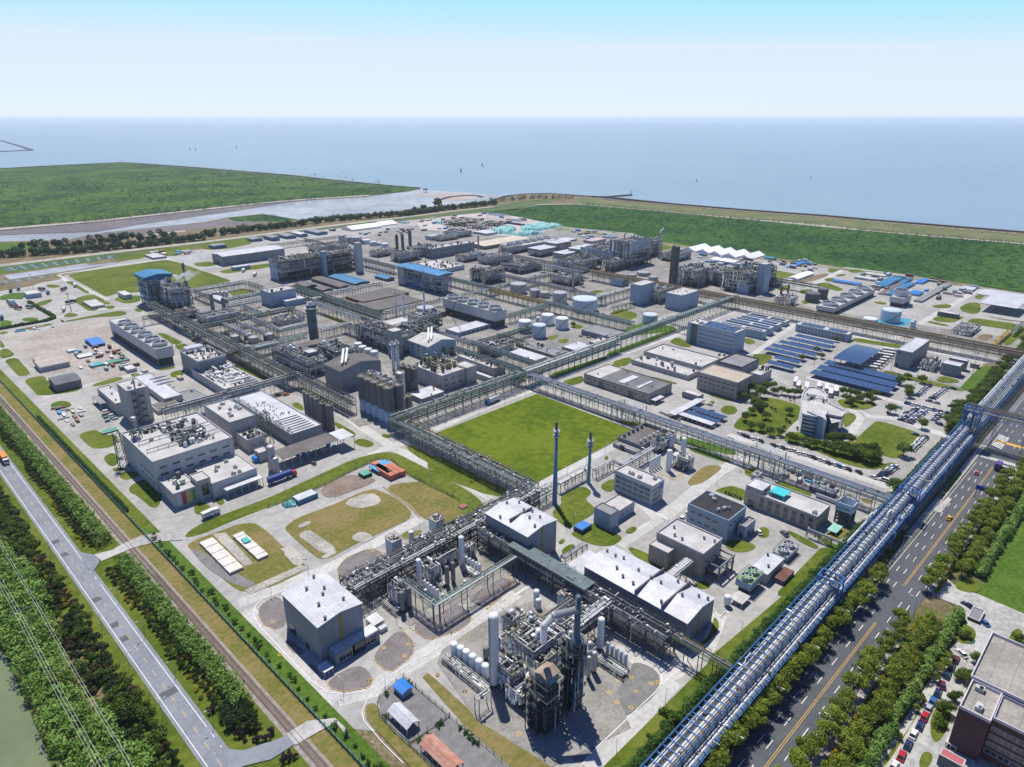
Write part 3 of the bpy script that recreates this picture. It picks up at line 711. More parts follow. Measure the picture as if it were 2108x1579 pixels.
def tank(k,x,y,by,wpx,label,m=VESW,group=None,n=32,stair=None,roofm=None,h=None):
 X,Y,h=axis(k,x,y,by,h); r=pxr(k,wpx,X,Y,h*.6)
 t=thing('storage_tank',label,'tank',(X,Y,0),group)
 mb=MB().cyl(X,Y,0,h,r,n,cap=False)
 for i in range(1,5): mb.ring(X,Y,h*i/5,h*i/5+.12,r+.04,r-.1,n)
 mb.build('shell',m,t,True); MB().cyl(X,Y,h,h+r*.10,r,n,r*.05,cap=True).build('roof',roofm or m,t)
 q=MB()
 for zz in (.5,1.0): q.ring(X,Y,h+zz,h+zz+.07,r,r-.07,n)
 for c,s_ in circ(n)[::2]: q.bar((X+r*c,Y+r*s_,h),(X+r*c,Y+r*s_,h+1.05),.04)
 q.build('railing',STEELD,t)
 q=MB(); steps=20
 for i in range(steps):
  a = math.pi*(.95+.55*i/steps); a2 = math.pi*(.95+.55*(i+1)/steps)
  q.bar((X+(r+.4)*math.cos(a),Y+(r+.4)*math.sin(a),h*i/steps),(X+(r+.4)*math.cos(a2),Y+(r+.4)*math.sin(a2),h*(i+1)/steps),.13,4)
 q.build('spiral_stair',stair or STEELG,t)
 return t
# ------------------------------------------------------------------ pipe racks
def rack(k,s,h,label,w=5.,levels=2,cols=STEELG,pipes=(PIPES,PIPEW,PIPEG,PIPES),bay=7.,npl=5,cat='pipe rack',name='pipe_rack',vis=True,world=None,gap=2.4,rail=False,thick=.12,group=None,truss=False,zz=None,loops=(),busy=.35):
 P=world if world else PTS(k,s,h)
 if not world:
  Q = [list(P[0])]
  for i in range(1,len(P)):
   a = Q[-1]; b = list(P[i])
   if abs(b[0]-a[0]) > abs(b[1]-a[1]): b[1] = a[1] if i > 1 or len(P) > 2 else (a[1]+b[1])/2
   else: b[0] = a[0] if i > 1 or len(P) > 2 else (a[0]+b[0])/2
   if len(P) == 2:
    if abs(b[0]-a[0]) > abs(b[1]-a[1]): Q[0][1] = b[1]
    else: Q[0][0] = b[0]
   Q.append(b)
  P = [tuple(q) for q in Q]
 t=thing(name,label,cat,(P[0][0],P[0][1],0),group); fr=MB()
 zs=[h-gap*i for i in range(levels)]
 rng=random.Random(int(P[0][0]*3+P[0][1]))
 nleg=len(P)-1
 lanes=[(-w/2+.45+(w-.9)*j/max(1,npl-1)) for j in range(npl)]
 for i in range(nleg):
  a = Vector((*P[i],0)); b = Vector((*P[i+1],0)); L_ = (b-a).length; d = (b-a)/L_; n = Vector((-d.y,d.x,0))*w/2; nb = max(1,round(L_/bay))
  for q in range(nb+1):
   c = a+d*(L_*q/nb)
   for s_ in (1,-1): fr.bar((c.x+n.x*s_,c.y+n.y*s_,0),(c.x+n.x*s_,c.y+n.y*s_,h+.2),thick)
   for z in zs: fr.bar((c.x+n.x,c.y+n.y,z),(c.x-n.x,c.y-n.y,z),thick*.8)
   if q < nb:
    e = a+d*(L_*(q+1)/nb)
    for s_ in (1,-1):
     fr.bar((c.x+n.x*s_,c.y+n.y*s_,zs[-1]-1.3),(e.x+n.x*s_,e.y+n.y*s_,zs[-1]-1.3),thick*.6)
     if q % 3 == 1 or truss: fr.bar((c.x+n.x*s_,c.y+n.y*s_,0 if not truss else zs[-1]-1.3),(e.x+n.x*s_,e.y+n.y*s_,zs[-1]-.1),thick*.5)
    c2 = (c+e)/2
    for z in zs: fr.bar((c2.x+n.x,c2.y+n.y,z),(c2.x-n.x,c2.y-n.y,z),thick*.6)
  for z in zs:
   for s_ in (1,-1): fr.bar((a.x+n.x*s_,a.y+n.y*s_,z),(b.x+n.x*s_,b.y+n.y*s_,z),thick*.7)
  if rail:
   for s_ in (1,-1):
    for zz_ in (.7,1.2): fr.bar((a.x+n.x*s_*1.15,a.y+n.y*s_*1.15,h+zz_),(b.x+n.x*s_*1.15,b.y+n.y*s_*1.15,h+zz_),.035)
    for q in range(int(L_/2.5)): c = a+d*(q*2.5); fr.bar((c.x+n.x*s_*1.15,c.y+n.y*s_*1.15,h),(c.x+n.x*s_*1.15,c.y+n.y*s_*1.15,h+1.2),.05)
 bz=fr
 for i in range(nleg):
  a = Vector((*P[i],h+thick)); b = Vector((*P[i+1],h+thick)); L_ = (b-a).length; d = (b-a)/L_; n = Vector((-d.y,d.x,0))
  for _ in range(int(L_*busy)):
   c = a+d*rng.uniform(0,L_)+n*rng.uniform(-w*.5,w*.5); k_ = rng.random(); m_ = 1+rng.randrange(len(CLUT)); hh = rng.uniform(.5,1.8)
   if k_ < .4: bz.bar(c,c+Vector((0,0,hh)),rng.uniform(.06,.16),5,m_); bz.bar(c+Vector((0,0,hh)),c+Vector((0,0,hh))+n*rng.uniform(-2.5,2.5),rng.uniform(.08,.18),5,m_)
   elif k_ < .7: s_ = rng.uniform(.2,.5); bz.box(c.x-s_,c.y-s_,c.z+.2,c.x+s_,c.y+s_,c.z+.4+s_*1.6,m_)
   else: e = c-Vector((0,0,rng.uniform(2,h*.8))); o_ = n*(w*.55 if rng.random() < .5 else -w*.55); bz.pipe([c,c+o_*.6,e+o_*.6],rng.uniform(.08,.2),5,m_)
 fr.build('frame',[cols]+CLUT,t)
 for li,z in enumerate(zs):
  for j,off in enumerate(lanes):
   if li and rng.random() < .3: continue
   r = rng.choice((.13,.18,.24,.3,.4)) if li == 0 else rng.choice((.15,.22,.3)); pts = []
   for i in range(len(P)):
    def nrm(u,v): dd = (Vector(v)-Vector(u)).normalized(); return Vector((-dd.y,dd.x))
    if i == 0: n = nrm(P[0],P[1])
    elif i == len(P)-1: n = nrm(P[-2],P[-1])
    else: n = nrm(P[i-1],P[i])+nrm(P[i],P[i+1])
    pts.append((P[i][0]+n.x*off,P[i][1]+n.y*off,z+thick+r))
   mb = MB()
   for i in range(len(pts)-1):                                    # expansion loops break up the straight runs
    a = Vector(pts[i]); b = Vector(pts[i+1]); L_ = (b-a).length; d = (b-a).normalized(); n = Vector((-d.y,d.x,0))
    if L_ > 40 and rng.random() < .35 and li == 0:
     q = L_*rng.uniform(.3,.7); c = a+d*q; e = c+d*3.0; u = Vector((0,0,1.4))
     mb.pipe([a,c,c+u,e+u,e,b],r,6)
    else: mb.pipe([a,b],r,6)
   mb.build('pipe',rng.choice(pipes),t,True)
 return t,P,w
# ------------------------------------------------------------------ open process structures
def unit(x0,y0,x1,y1,h,label,levels=4,steel=STEELG,dens=1.,name='process_unit',cat='process unit',nves=6,ncol=2,seed=3,walls=None,pipes=(PIPES,PIPEW,VESD),core=None,tower=True,roofm=None,colm=VESS,deckm=GRATE,group=None,thick=.22,rail=STEELY):
 rng=random.Random(seed); t=thing(name,label,cat,(x0,y0,0),group)
 nx=max(1,round((x1-x0)/6)); ny=max(1,round((y1-y0)/6)); fr=MB(); zs=[h*(i+1)/levels for i in range(levels)]
 X=[x0+(x1-x0)*i/nx for i in range(nx+1)]; Y=[y0+(y1-y0)*i/ny for i in range(ny+1)]
 for a in X:
  for b in Y:
   if rng.random() < .92: fr.bar((a,b,0),(a,b,h-(0 if rng.random() < .7 else h/levels)),thick)
 for z in zs:
  for a in X: fr.bar((a,y0,z),(a,y1,z),thick*.8)
  for b in Y: fr.bar((x0,b,z),(x1,b,z),thick*.8)
 for i in range(levels):
  za = zs[i-1] if i else 0; zb = zs[i]
  for j in range(nx):
   if rng.random() < .45: fr.bar((X[j],y0,za),(X[j+1],y0,zb),thick*.5)
  for j in range(ny):
   if rng.random() < .45: fr.bar((x0,Y[j],za),(x0,Y[j+1],zb),thick*.5)
 fr.build('frame',steel,t)
 area=(x1-x0)*(y1-y0); core=(levels >= 4) if core is None else core
 for li,z in enumerate(zs):
  mb = MB()
  if dens > .5: clutter_mb(mb,x0+.3,y0+.3,x1-.5,y1-.5,z+.1,int(area*.08*dens),rng,s=.72,hmax=min(3,h/levels*.8))
  mb.m = [q+1 for q in mb.m]
  for i in range(nx):
   for j in range(ny):
    if rng.random() < (.85 if li < levels-1 else .6): mb.box(X[i]+.05,Y[j]+.05,z+.02*((i+j) % 2),X[i+1]-.05,Y[j+1]-.05,z+.15+.02*((i+j) % 2))
  mb.build('deck',[deckm]+CLUT,t)
 mb=MB()
 for z in zs:
  for q in (.55,1.1):
   mb.bar((x0,y0,z+q),(x1,y0,z+q),.05); mb.bar((x0,y0,z+q),(x0,y1,z+q),.05)
   if z == zs[-1]: mb.bar((x1,y0,z+q),(x1,y1,z+q),.05); mb.bar((x0,y1,z+q),(x1,y1,z+q),.05)
 mb.build('railing',rail,t)
 area=(x1-x0)*(y1-y0)
 if core: MB().box(x0+(x1-x0)*.16,y0+(y1-y0)*.16,.1,x1-(x1-x0)*.12,y1-(y1-y0)*.12,h*(levels-.6)/levels).build('shade_core',CORE,t)  # added dark block, paints the shade between the decks
 mb=MB(); mb.box(x0,y0,.02,x1,y1,.2,7)
 for z in [0]: clutter_mb(mb,x0+.3,y0+.3,x1-.5,y1-.5,z+.15,int(area*.08*dens),rng,s=.72,hmax=min(3,h/levels*.8))
 if dens > .5: mb.build('equipment',CLUT,t)
 mb=MB()
 for _ in range(int(min(90,max(26,area*.16))*dens)):
  xx = rng.uniform(x0,x1); yy = rng.choice((y0-.4,rng.uniform(y0,y1))); za = rng.uniform(0,h*.7); r = rng.uniform(.12,.35)
  xx2 = rng.uniform(x0,x1); zb = min(h+2,za+rng.uniform(3,h*.6)); yy2 = rng.uniform(y0,y1)
  mb.pipe([(xx,yy,za),(xx,yy,zb),(xx2,yy,zb),(xx2,yy2,zb)] if rng.random() < .6 else [(x0-.4,yy2,za),(x0-.4,yy2,zb),(x0-.4,yy,zb),(xx,yy,zb)],r,6,rng.randrange(len(pipes)))
 if dens > .5: mb.build('pipework',list(pipes),t,True)
 for _ in range(nves):
  xx = rng.uniform(x0+1,x1-1); yy = rng.uniform(y0+1,y1-1); z = rng.choice([0]+zs); r = rng.uniform(.6,1.5); mb = MB()
  if rng.random() < .5: hh = rng.uniform(2,5); mb.cyl(xx,yy,z+.3,z+hh,r,12); mb.dome(xx,yy,z+hh,r,r*.5,12)
  else:
   L_ = rng.uniform(3,7); mb.bar((xx,yy,z+r+.6),(xx,min(yy+L_,y1),z+r+.6),r,12,cap=True) if rng.random() < .5 else mb.bar((xx,yy,z+r+.6),(min(xx+L_,x1),yy,z+r+.6),r,12,cap=True)
  mb.build('vessel',rng.choice((VESS,VESD,VESW)),t,True)
 for _ in range(ncol):
  xx = rng.uniform(x0+1,x1-1); yy = rng.uniform(y0+1,y1-1); r = rng.uniform(.6,1.2); hh = h+rng.uniform(2,h*.35); mb = MB(); mb.cyl(xx,yy,0,hh,r,12); mb.dome(xx,yy,hh,r,r*.6,12)
  for q in (.85,.95): mb.ring(xx,yy,hh*q,hh*q+.12,r+.9,r,12,0)
  mb.build('distillation_column',colm,t,True)
 if tower:
  mb = MB(); sx = x0-2.6; sy = y0+(y1-y0)*.2
  for a in (0,2.4):
   for b in (0,4.5): mb.bar((sx+a,sy+b,0),(sx+a,sy+b,h+1),.12)
  n = levels*2
  for i in range(n):
   z = h*i/n; z2 = h*(i+1)/n; f = i % 2; yy = sy if f else sy+4.5; yy2 = sy+4.5 if f else sy; xo = 0.7 if f else 1.7
   mb.quad((sx+xo-.5,yy,z),(sx+xo+.5,yy,z),(sx+xo+.5,yy2,z2),(sx+xo-.5,yy2,z2)); mb.bar((sx+xo-.5,yy,z+1),(sx+xo-.5,yy2,z2+1),.05)
   mb.box(sx,yy2-.6,z2-.05,sx+2.4,yy2+.6,z2+.05)
  mb.build('stair_tower',steel,t)
 if walls:
  for (fx,a0,a1,b0,b1,mw) in walls:      # wall panels: face,span along face (0-1),height span (0-1)
   mb = MB()
   if fx == 'x': mb.box(x0-.45,y0+(y1-y0)*a0,h*b0,x0-.25,y0+(y1-y0)*a1,h*b1)
   else: mb.box(x0+(x1-x0)*a0,y0-.45,h*b0,x0+(x1-x0)*a1,y0-.25,h*b1)
   mb.build('wall_panel',mw,t)
 if roofm: MB().box(x0-.6,y0-.6,h+2.6,x1+.6,y1+.6,h+2.85).build('roof',roofm,t)
 return t
def unitp(k,N,L,R,by,label,bat='n',**kw):
 x0,y0,x1,y1,h=dims(k,N,L,R,by,bat); return unit(x0,y0,x1,y1,h,label,**kw),(x0,y0,x1,y1,h)
# ------------------------------------------------------------------ cooling towers
def cooling(k,N,L,R,by,fans,label,along='y',m=WALLW,top=ROOFP,cone=WALLW,r=None,d=None,fb=STEELD,rows=1,fh=2.6,bat='n',green=None,inset=0):
 x0,y0,x1,y1,h=d if d else dims(k,N,L,R,by,bat)
 t=thing('cooling_tower',label,'cooling tower',(x0,y0,0))
 MB().box(x0,y0,h*.42,x1,y1,h).build('casing',m,t)
 MB().box(x0+.2,y0+.2,h+.003,x1-.2,y1-.2,h+.12).build('deck',top,t)
 mb=MB(); mb.box(x0+1,y0+1,0,x1-1,y1-1,h*.42)
 L_=(y1-y0) if along == 'y' else (x1-x0)
 for i in range(int(L_/3)+1):
  q = i*3
  if along == 'y': mb.box(x0+.1,y0+q,0,x0+.5,y0+q+.4,h*.42,1); mb.box(x0+.1,y0+q,h*.2,x0+.3,min(y0+q+3,y1),h*.2+.15,1)
  else: mb.box(x0+q,y0+.1,0,x0+q+.4,y0+.5,h*.42,1)
 mb.build('louvre_bay',[STEELD,STEELC],t)
 w=(x1-x0) if along == 'y' else (y1-y0); rr=r or min(w*.42,L_/fans*.42)
 for i in range(fans):
  q = (i+.5)/fans*(1-inset)
  c = ((x0+x1)/2,y0+L_*q) if along == 'y' else (x0+L_*q,(y0+y1)/2)
  mb = MB(); n = 24; b = len(mb.v)
  mb.ring(c[0],c[1],h+.12,h+fh*.55,rr,rr*.9,n); 
  b = len(mb.v)
  for rad,z in ((rr,h+fh*.5),(rr*1.07,h+fh),(rr*.98,h+fh),(rr*.9,h+fh*.5)):
   for cc,s_ in circ(n): mb.v.append((c[0]+rad*cc,c[1]+rad*s_,z))
  for kk in range(3):
   for j in range(n): mb.f.append((b+kk*n+j,b+kk*n+(j+1) % n,b+(kk+1)*n+(j+1) % n,b+(kk+1)*n+j)); mb.m.append(0)
  st = mb.build('fan_stack',cone,t,False)
  mb = MB(); z = h+fh*.62
  mb.cyl(c[0],c[1],h+.14,z+.2,rr*.13,8)
  for a in range(6):
   a0 = a*math.pi/3+i; mb.bar((c[0],c[1],z),(c[0]+rr*.85*math.cos(a0),c[1]+rr*.85*math.sin(a0),z),.22)
  mb.cyl(c[0],c[1],h+.13,h+.2,rr*.88,16,m=1)
  mb.build('fan',[green or FRAMEW,STEELD],st)
 mb=MB()
 for zz in (.6,1.1):
  mb.bar((x0,y0,h+zz),(x1,y0,h+zz),.05); mb.bar((x0,y0,h+zz),(x0,y1,h+zz),.05); mb.bar((x1,y0,h+zz),(x1,y1,h+zz),.05); mb.bar((x0,y1,h+zz),(x1,y1,h+zz),.05)
 mb.build('railing',STEELG,t)
 return t,(x0,y0,x1,y1,h)
# ================================================================== FRONT: halls
t,HALL=building('E2',(490,1055),(213,810),(815,880),1062,'tall grey metal hall with bright white roof and yellow downpipe, nearest the railway',cat='hall',wall=WALLG,roof=ROOFW,bat='l',style='gy',rise=1.4,vents=7,door=[('x',.2,4,4.5),('x',.62,2,2.5)])
x0,y0,x1,y1,h=HALL
MB().box((x0+x1)/2-.6,y0-.12,0,(x0+x1)/2+.6,y0+.02,h).build('downpipe',STEELY,t)
ax0,ay0,ax1,ay1,ah=dims('E2',(615,1265),(505,1165),(950,1080),1345)
t,AN=building('',None,None,None,None,'low annex with pale lean-to roof built against the tall grey hall',cat='annex',wall=WALLG,roof=ROOFW,style='flat',d=(ax0,ay0,ax1,y0-.05,ah),par=0,door=[('y',.52,5,4.5)],wy=(6,1,2.6,2.6,.08,.92,(.2,.75)))
MB().box(ax0+(ax1-ax0)*.38,ay0-.12,0,ax0+(ax1-ax0)*.42,ay0+.02,ah).build('downpipe',STEELY,t)
def canopy(k,N,L,R,by,label,m,post=STEELW,th=.2,cat='canopy',bat='n',gable=0,nx=3,ny=3,name='canopy',d=None,group=None,wall=None):
 x0,y0,x1,y1,h=d if d else dims(k,N,L,R,by,bat); t=thing(name,label,cat,(x0,y0,0),group); mb=MB()
 if gable:
  xm = (x0+x1)/2
  for xa,xb,za,zb in ((x0,xm,h,h+gable),(xm,x1,h+gable,h)):
   mb.quad((xa,y0,za),(xb,y0,zb),(xb,y1,zb),(xa,y1,za)); mb.quad((xa,y0,za-th),(xb,y0,zb-th),(xb,y1,zb-th),(xa,y1,za-th)); mb.quad((xa,y0,za-th),(xb,y0,zb-th),(xb,y0,zb),(xa,y0,za))
  mb.quad((x0,y0,h-th),(x0,y1,h-th),(x0,y1,h),(x0,y0,h))
 else: mb.box(x0,y0,h-th,x1,y1,h)
 mb.build('roof',m,t); mb=MB()
 for i in range(nx):
  for j in range(ny):
   a = x0+.3+(x1-x0-.6)*i/max(1,nx-1); b = y0+.3+(y1-y0-.6)*j/max(1,ny-1); mb.bar((a,b,0),(a,b,h-th),.12)
 for i in range(nx): a=x0+.3+(x1-x0-.6)*i/max(1,nx-1); mb.bar((a,y0,h-th-.2),(a,y1,h-th-.2),.1)
 mb.build('post_frame',post,t)
 if wall: MB().box(x0+.5,y0+.5,0,x1-.5,y1-.5,h*.55).build('wall',wall,t)
 return t,(x0,y0,x1,y1,h)
canopy('E2',(535,1398),(483,1345),(608,1355),1440,'small grey-roofed canopy beside the annex door, front left',ROOFW)
canopy('E2',(905,1045),(840,990),(990,1000),1085,'white-roofed equipment canopy between tall hall and pipe rack',ROOFW,wall=WALLW)
canopy('E2',(795,685),(735,648),(840,662),735,'small white shelter roof at the west end of the pipe rack',ROOFW)
building('E2',(955,1085),(945,1050),(1000,1040),1115,'white instrument cabin behind the annex of the tall hall','cabin','cabin',WALLW,ROOFW,par=0)
t,W2=building('E3',(615,165),(358,20),(793,60),250,'white-roofed warehouse north of the chimney lawn, with yellow downpipe','warehouse','warehouse',WALLG,ROOFW,'gy','r',rise=1.3,vents=8)
x0,y0,x1,y1,h=W2; MB().box((x0+x1)/2-.4,y0-.1,0,(x0+x1)/2+.4,y0+.02,h).build('downpipe',STEELY,t)
MB().box(x0+2,(y0+y1)/2-.5,h+.9,x1-2,(y0+y1)/2+.3,h+1.7).build('ridge_vent',STEELD,t)
t,W3=building('E3',(1600,690),(955,350),(1765,545),838,'long warehouse with white and pale grey ribbed roof beside the yellow pipe bridge','warehouse','warehouse',WALLG,ROOFW,'gy',rise=1.6,vents=14)
x0,y0,x1,y1,h=W3
for f in (.22,.47): MB().box(x0-.2,y0+(y1-y0)*f,h+.2,x1+.2,y0+(y1-y0)*f+.5,h+2.0).build('expansion_joint',TRIMD,t)
MB().box(x0+(x1-x0)*.4,y0-.1,0,x0+(x1-x0)*.47,y0+.02,h).build('downpipe',STEELY,t)
canopy('E3',(965,395),(868,345),(1060,290),440,'pale low roof attached at the north end of the long warehouse',ROOFW,bat='n',d=(x0-6,y1+.2,x1-4,y1+9,h*.6))
t,B4=building('E3',(1680,272),(1410,140),(1832,190),415,'beige block with flat weathered roof and open loading frame behind the long warehouse',wall=WALLE,roof=ROOFP,vents=5,seed=4,door=[('y',.3,2.4,3),('y',.75,2.4,3)])
x0,y0,x1,y1,h=B4
building('',None,None,None,None,'low beige wing at the west side of the beige block',wall=WALLE,roof=ROOFP,d=(x0-5,y1-9,x0-.1,y1,h*.72),par=.4)
mb=MB()
for a in (x0+3,x0+9,x1-1):
 mb.bar((a,y0-6,0),(a,y0-6,h*.62),.3); mb.bar((a,y0-6,h*.6),(a,y0,h*.6),.25)
mb.box(x0+2.7,y0-6.3,h*.3,x1,y0,h*.33); mb.box(x0+2.7,y0-6.3,h*.58,x1,y0-5.8,h*.64)
mb.build('loading_frame',STEELC,t)
t,B5=building('D4',(545,1030),(265,880),(712,918),1190,'white and blue-grey building with black flat roof',wall=WALLB,roof=ROOFK,par=.25,wx=(4,2,2.4,1.3,.05,.8),wy=(4,2,1.8,1.2),trim=WALLB,unit=5,seed=2)
x0,y0,x1,y1,h=B5
building('D4',(690,1080),(640,1052),(780,1018),1165,'small white annex with dark door at the black-roofed building','annex','annex',WALLB,ROOFG,door=[('y',.4,1.6,2.4),('x',.5,1.4,2.4)],wy=(2,1,1.2,1.0))
t,B6=building('D4',(1240,1012),(712,770),(1352,905),1125,'long beige building with white flat roof and window bands beside the fire tower',wall=WALLE,roof=ROOFP,wx=(7,2,2.2,2.6,.2,.98),seed=5,unit=3,door=[('x',.1,3,3.5)])
x0,y0,x1,y1,h=B6
building('',None,None,None,None,'white-topped stair cabin at the north end of the long beige building','roof_cabin','cabin',WALLE,ROOFW,d=(x0+.1,y1-8,x0+9,y1-.1,h+2.6),z0=h+.05,par=.3)
mb=MB(); mb.box(x0+3,y1-17,h+1.9,x0+10,y1-10,h+2.3)
for a in (x0+3,x0+9.8):
 for b in (y1-17,y1-10.2): mb.box(a,b,h,a+.2,b+.2,h+1.9)
single(mb,'canopy',mat('cyan_canvas',(.03,.48,.50),.6),'cyan canvas canopy on the roof of the long beige building','canopy')
t,B7=building('',(1343,1004),(1267,969),(1367,988),1043,'three-storey white office with ribbon windows and a blue logo board beside the gas plant','office_building','office',WALLW,ROOFP,wx=(6,3,3.0,1.9),wy=(4,3,2.2,1.5,.05,.8),unit=4,seed=9,blue=True)
x0,y0,x1,y1,h=B7
mb=MB().box(x0+(x1-x0)*.62,y0-.16,h-3.6,x0+(x1-x0)*.92,y0-.02,h-.8); mb.build('sign_board',mat('sign_blue',(.015,.10,.32),.4),t)
t,B8=building('G1',(1075,1285),(870,1185),(1180,1220),1480,'small two-storey pale blue control house beside the blue hut','control_house','control house',WALLB,ROOFG,par=.3,wy=(1,1,1,1.2,.5,.9,(.3,.6)),trim=TRIMD)
x0,y0,x1,y1,h=B8
building('',None,None,None,None,'low grey wing with flat roof behind the pale blue control house','annex','annex',WALLB,ROOFP,d=(x1+.1,y0+2,x1+15,y1+2,h*.62),par=.3,wy=(4,1,1.4,1.3),unit=1,trim=TRIMD)
building('G1',(715,1475),(620,1408),(835,1392),1530,'cubic hut with vivid blue roof on the chimney lawn','hut','hut',mat('dark_blue_wall',(.03,.06,.14),.6),ROOFB,par=0)  # plain dark blue walls under a brighter blue roof
building('F3',(905,530),(735,440),(1020,445),610,'small hut with faded bright blue roof in the fenced yard','hut','hut',WALLB,ROOFB,'gy',rise=.7)
canopy('F3',(955,1055),(655,790),(1135,925),1150,'white-roofed open shed in the fenced yard',ROOFW,gable=1.4,nx=2,ny=4)
canopy('F3',(1480,1640),(1150,1230),(1860,1610),1740,'faded red-roofed open shed at the bottom edge',ROOFR,gable=1.4,nx=2,ny=6)
t,B9=building('D3',(1650,1205),(1485,1120),(1860,1080),1250,'dark grey compressor hall with rows of roof fans beside the gas plant',wall=WALLG,roof=ROOFN,par=.3,seed=3,trim=TRIMD)
x0,y0,x1,y1,h=B9
for i in range(12):
 a=x0+3+(x1-x0-6)*(i % 6)/5; b=y1-2.5 if i < 6 else y0+2.5
 MB().cyl(a,b,h,h+1.6,.8,10,.8,m=0).cyl(a,b,h+1.6,h+2,.9,10,.5).build('roof_fan',VESK if i < 6 else PIPES,t)
building('',None,None,None,None,'low dark grey annex with pale door beside the compressor hall','annex','annex',WALLG,ROOFG,d=(x0-5.5,y0-1,x0-.1,y0+15,h*.48),par=.3,trim=TRIMD,door=[('x',.4,3,3)])
# ------------------------------------------------------------------ gas plants: columns and cold boxes
def coldbox(k,N,L,R,by,label,m=VESB,bat='n',d=None,legs=True):
 x0,y0,x1,y1,h=d if d else dims(k,N,L,R,by,bat); t=thing('cold_box',label,'cold box',(x0,y0,0))
 z=h*.16 if legs else 0
 mb=MB().box(x0,y0,z,x1,y1,h-.8)
 for i in range(1,4): a=x0+(x1-x0)*i/4; mb.box(a-.05,y0-.06,z,a+.05,y0,h-.8); b=y0+(y1-y0)*i/4; mb.box(x0-.06,b-.05,z,x0,b+.05,h-.8)
 mb.build('casing',m,t)
 mb=MB().box(x0-.2,y0-.2,h-.8,x1+.2,y1+.2,h-.65); rng=random.Random(int(x0)); clutter_mb(mb,x0,y0,x1-1,y1-1,h-.65,14,rng,.5,1.2); mb.build('roof_gear',[mat('pinkish_deck',(.50,.44,.42),.8,.2,.6)]+CLUT[1:],t)
 mb=MB()
 for q in (.5,1): 
  for a,b in (((x0,y0),(x1,y0)),((x0,y0),(x0,y1)),((x1,y0),(x1,y1)),((x0,y1),(x1,y1))): mb.bar((*a,h-.65+q),(*b,h-.65+q),.05)
 mb.build('railing',STEELD,t); mb=MB(); mb.box(x0+.2,y0+.2,0,x1-.2,y1-.2,z) if z else None
 if z: mb.build('base',VESD,t)
 return t
coldbox('E2',(1043,415),(985,380),(1110,378),560,'pale blue cold box tower, western of two by the slab yard')
coldbox('E2',(1372,262),(1310,228),(1428,225),395,'pale blue cold box tower, farther of two by the slab yard')
coldbox('E3',(858,540),(800,500),(908,495),640,'pale blue cold box tower in the nearest gas plant')
coldbox('D3',(1885,1115),(1852,1090),(1918,1090),1230,'pale blue cold box tower beside the compressor hall')
column('E3',405,650,1075,64,'tallest white column with dark lettering in the nearest gas plant',bands=2,skirt=1.2,ladder=True)
column('E3',1070,670,858,42,'white banded column beside five small bottles, nearest gas plant',bands=6,skirt=1.5)
column('E3',670,497,580,38,'shorter white column near the cold box, nearest gas plant',bands=1)
column('E3',682,550,605,36,'shortest white vessel near the cold box, nearest gas plant',bands=1)
column('E2',1238,555,755,42,'white column beside the western row of bottles on the slab',bands=2,skirt=1)
column('E2',1558,385,600,42,'white column beside the eastern row of bottles on the slab',bands=2,skirt=1)
column('E2',1183,345,470,40,'white column behind the pipe rack between two cold boxes',bands=1)
column('D3',1988,1138,1245,40,'white column behind the green-decked gas unit',bands=1)
column('D3',1876,1232,1388,42,'white column in front of the green-decked gas unit',bands=2)
for i,(x,y) in enumerate(((163,820),(203,842),(238,865),(277,893),(316,922),(355,952))): column('E3',x,y,y+78,46,'white drum with grey cap in the row of six by the tall column','gas_drum','drum',VESW,1,.35,group='six white drums by the tallest column')
for i in range(5): column('E3',1110+27.5*i,820+17.5*i,888+18*i,23,'small pale gas bottle in the row of five by the banded column','gas_bottle','gas bottle',VESB,1,.9,group='five gas bottles by the banded column',n=12)
for i in range(5): column('E2',1284+24*i,713+16.5*i,778+16.5*i,25,'white gas bottle in the western row on the slab','gas_bottle','gas bottle',VESW,0,.9,group='western row of gas bottles on the slab',n=12)
for i in range(5): column('E2',1598+24*i,535+14*i,598+15*i,25,'white gas bottle in the eastern row on the slab','gas_bottle','gas bottle',VESW,0,.9,group='eastern row of gas bottles on the slab',n=12)
for i in range(5): column('D3',1728+18*i,1308-10*i,1390-10*i,17,'white gas bottle in the row beside the compressor hall','gas_bottle','gas bottle',VESW,0,.9,group='row of gas bottles by the compressor hall',n=12)
for (k,x,y,by,w,l) in (('E2',1112,800,948,38,'left of two grey vessels west of the green pipe loop'),('E2',1164,768,918,38,'right of two grey vessels west of the green pipe loop'),('E2',1450,608,752,34,'left of two grey vessels inside the green pipe loop'),('E2',1495,578,725,34,'right of two grey vessels inside the green pipe loop'),('E3',995,905,1040,28,'left of two grey vessels by the banded column'),('E3',1028,878,1000,38,'right of two grey vessels by the banded column'),('E3',358,850,920,36,'grey vessel just behind the tallest white column')):
 column(k,x,y,by,w,l,'adsorber_vessel','vessel',VESD if 'banded' not in l else VESS,1,.6,skirt=1.5)
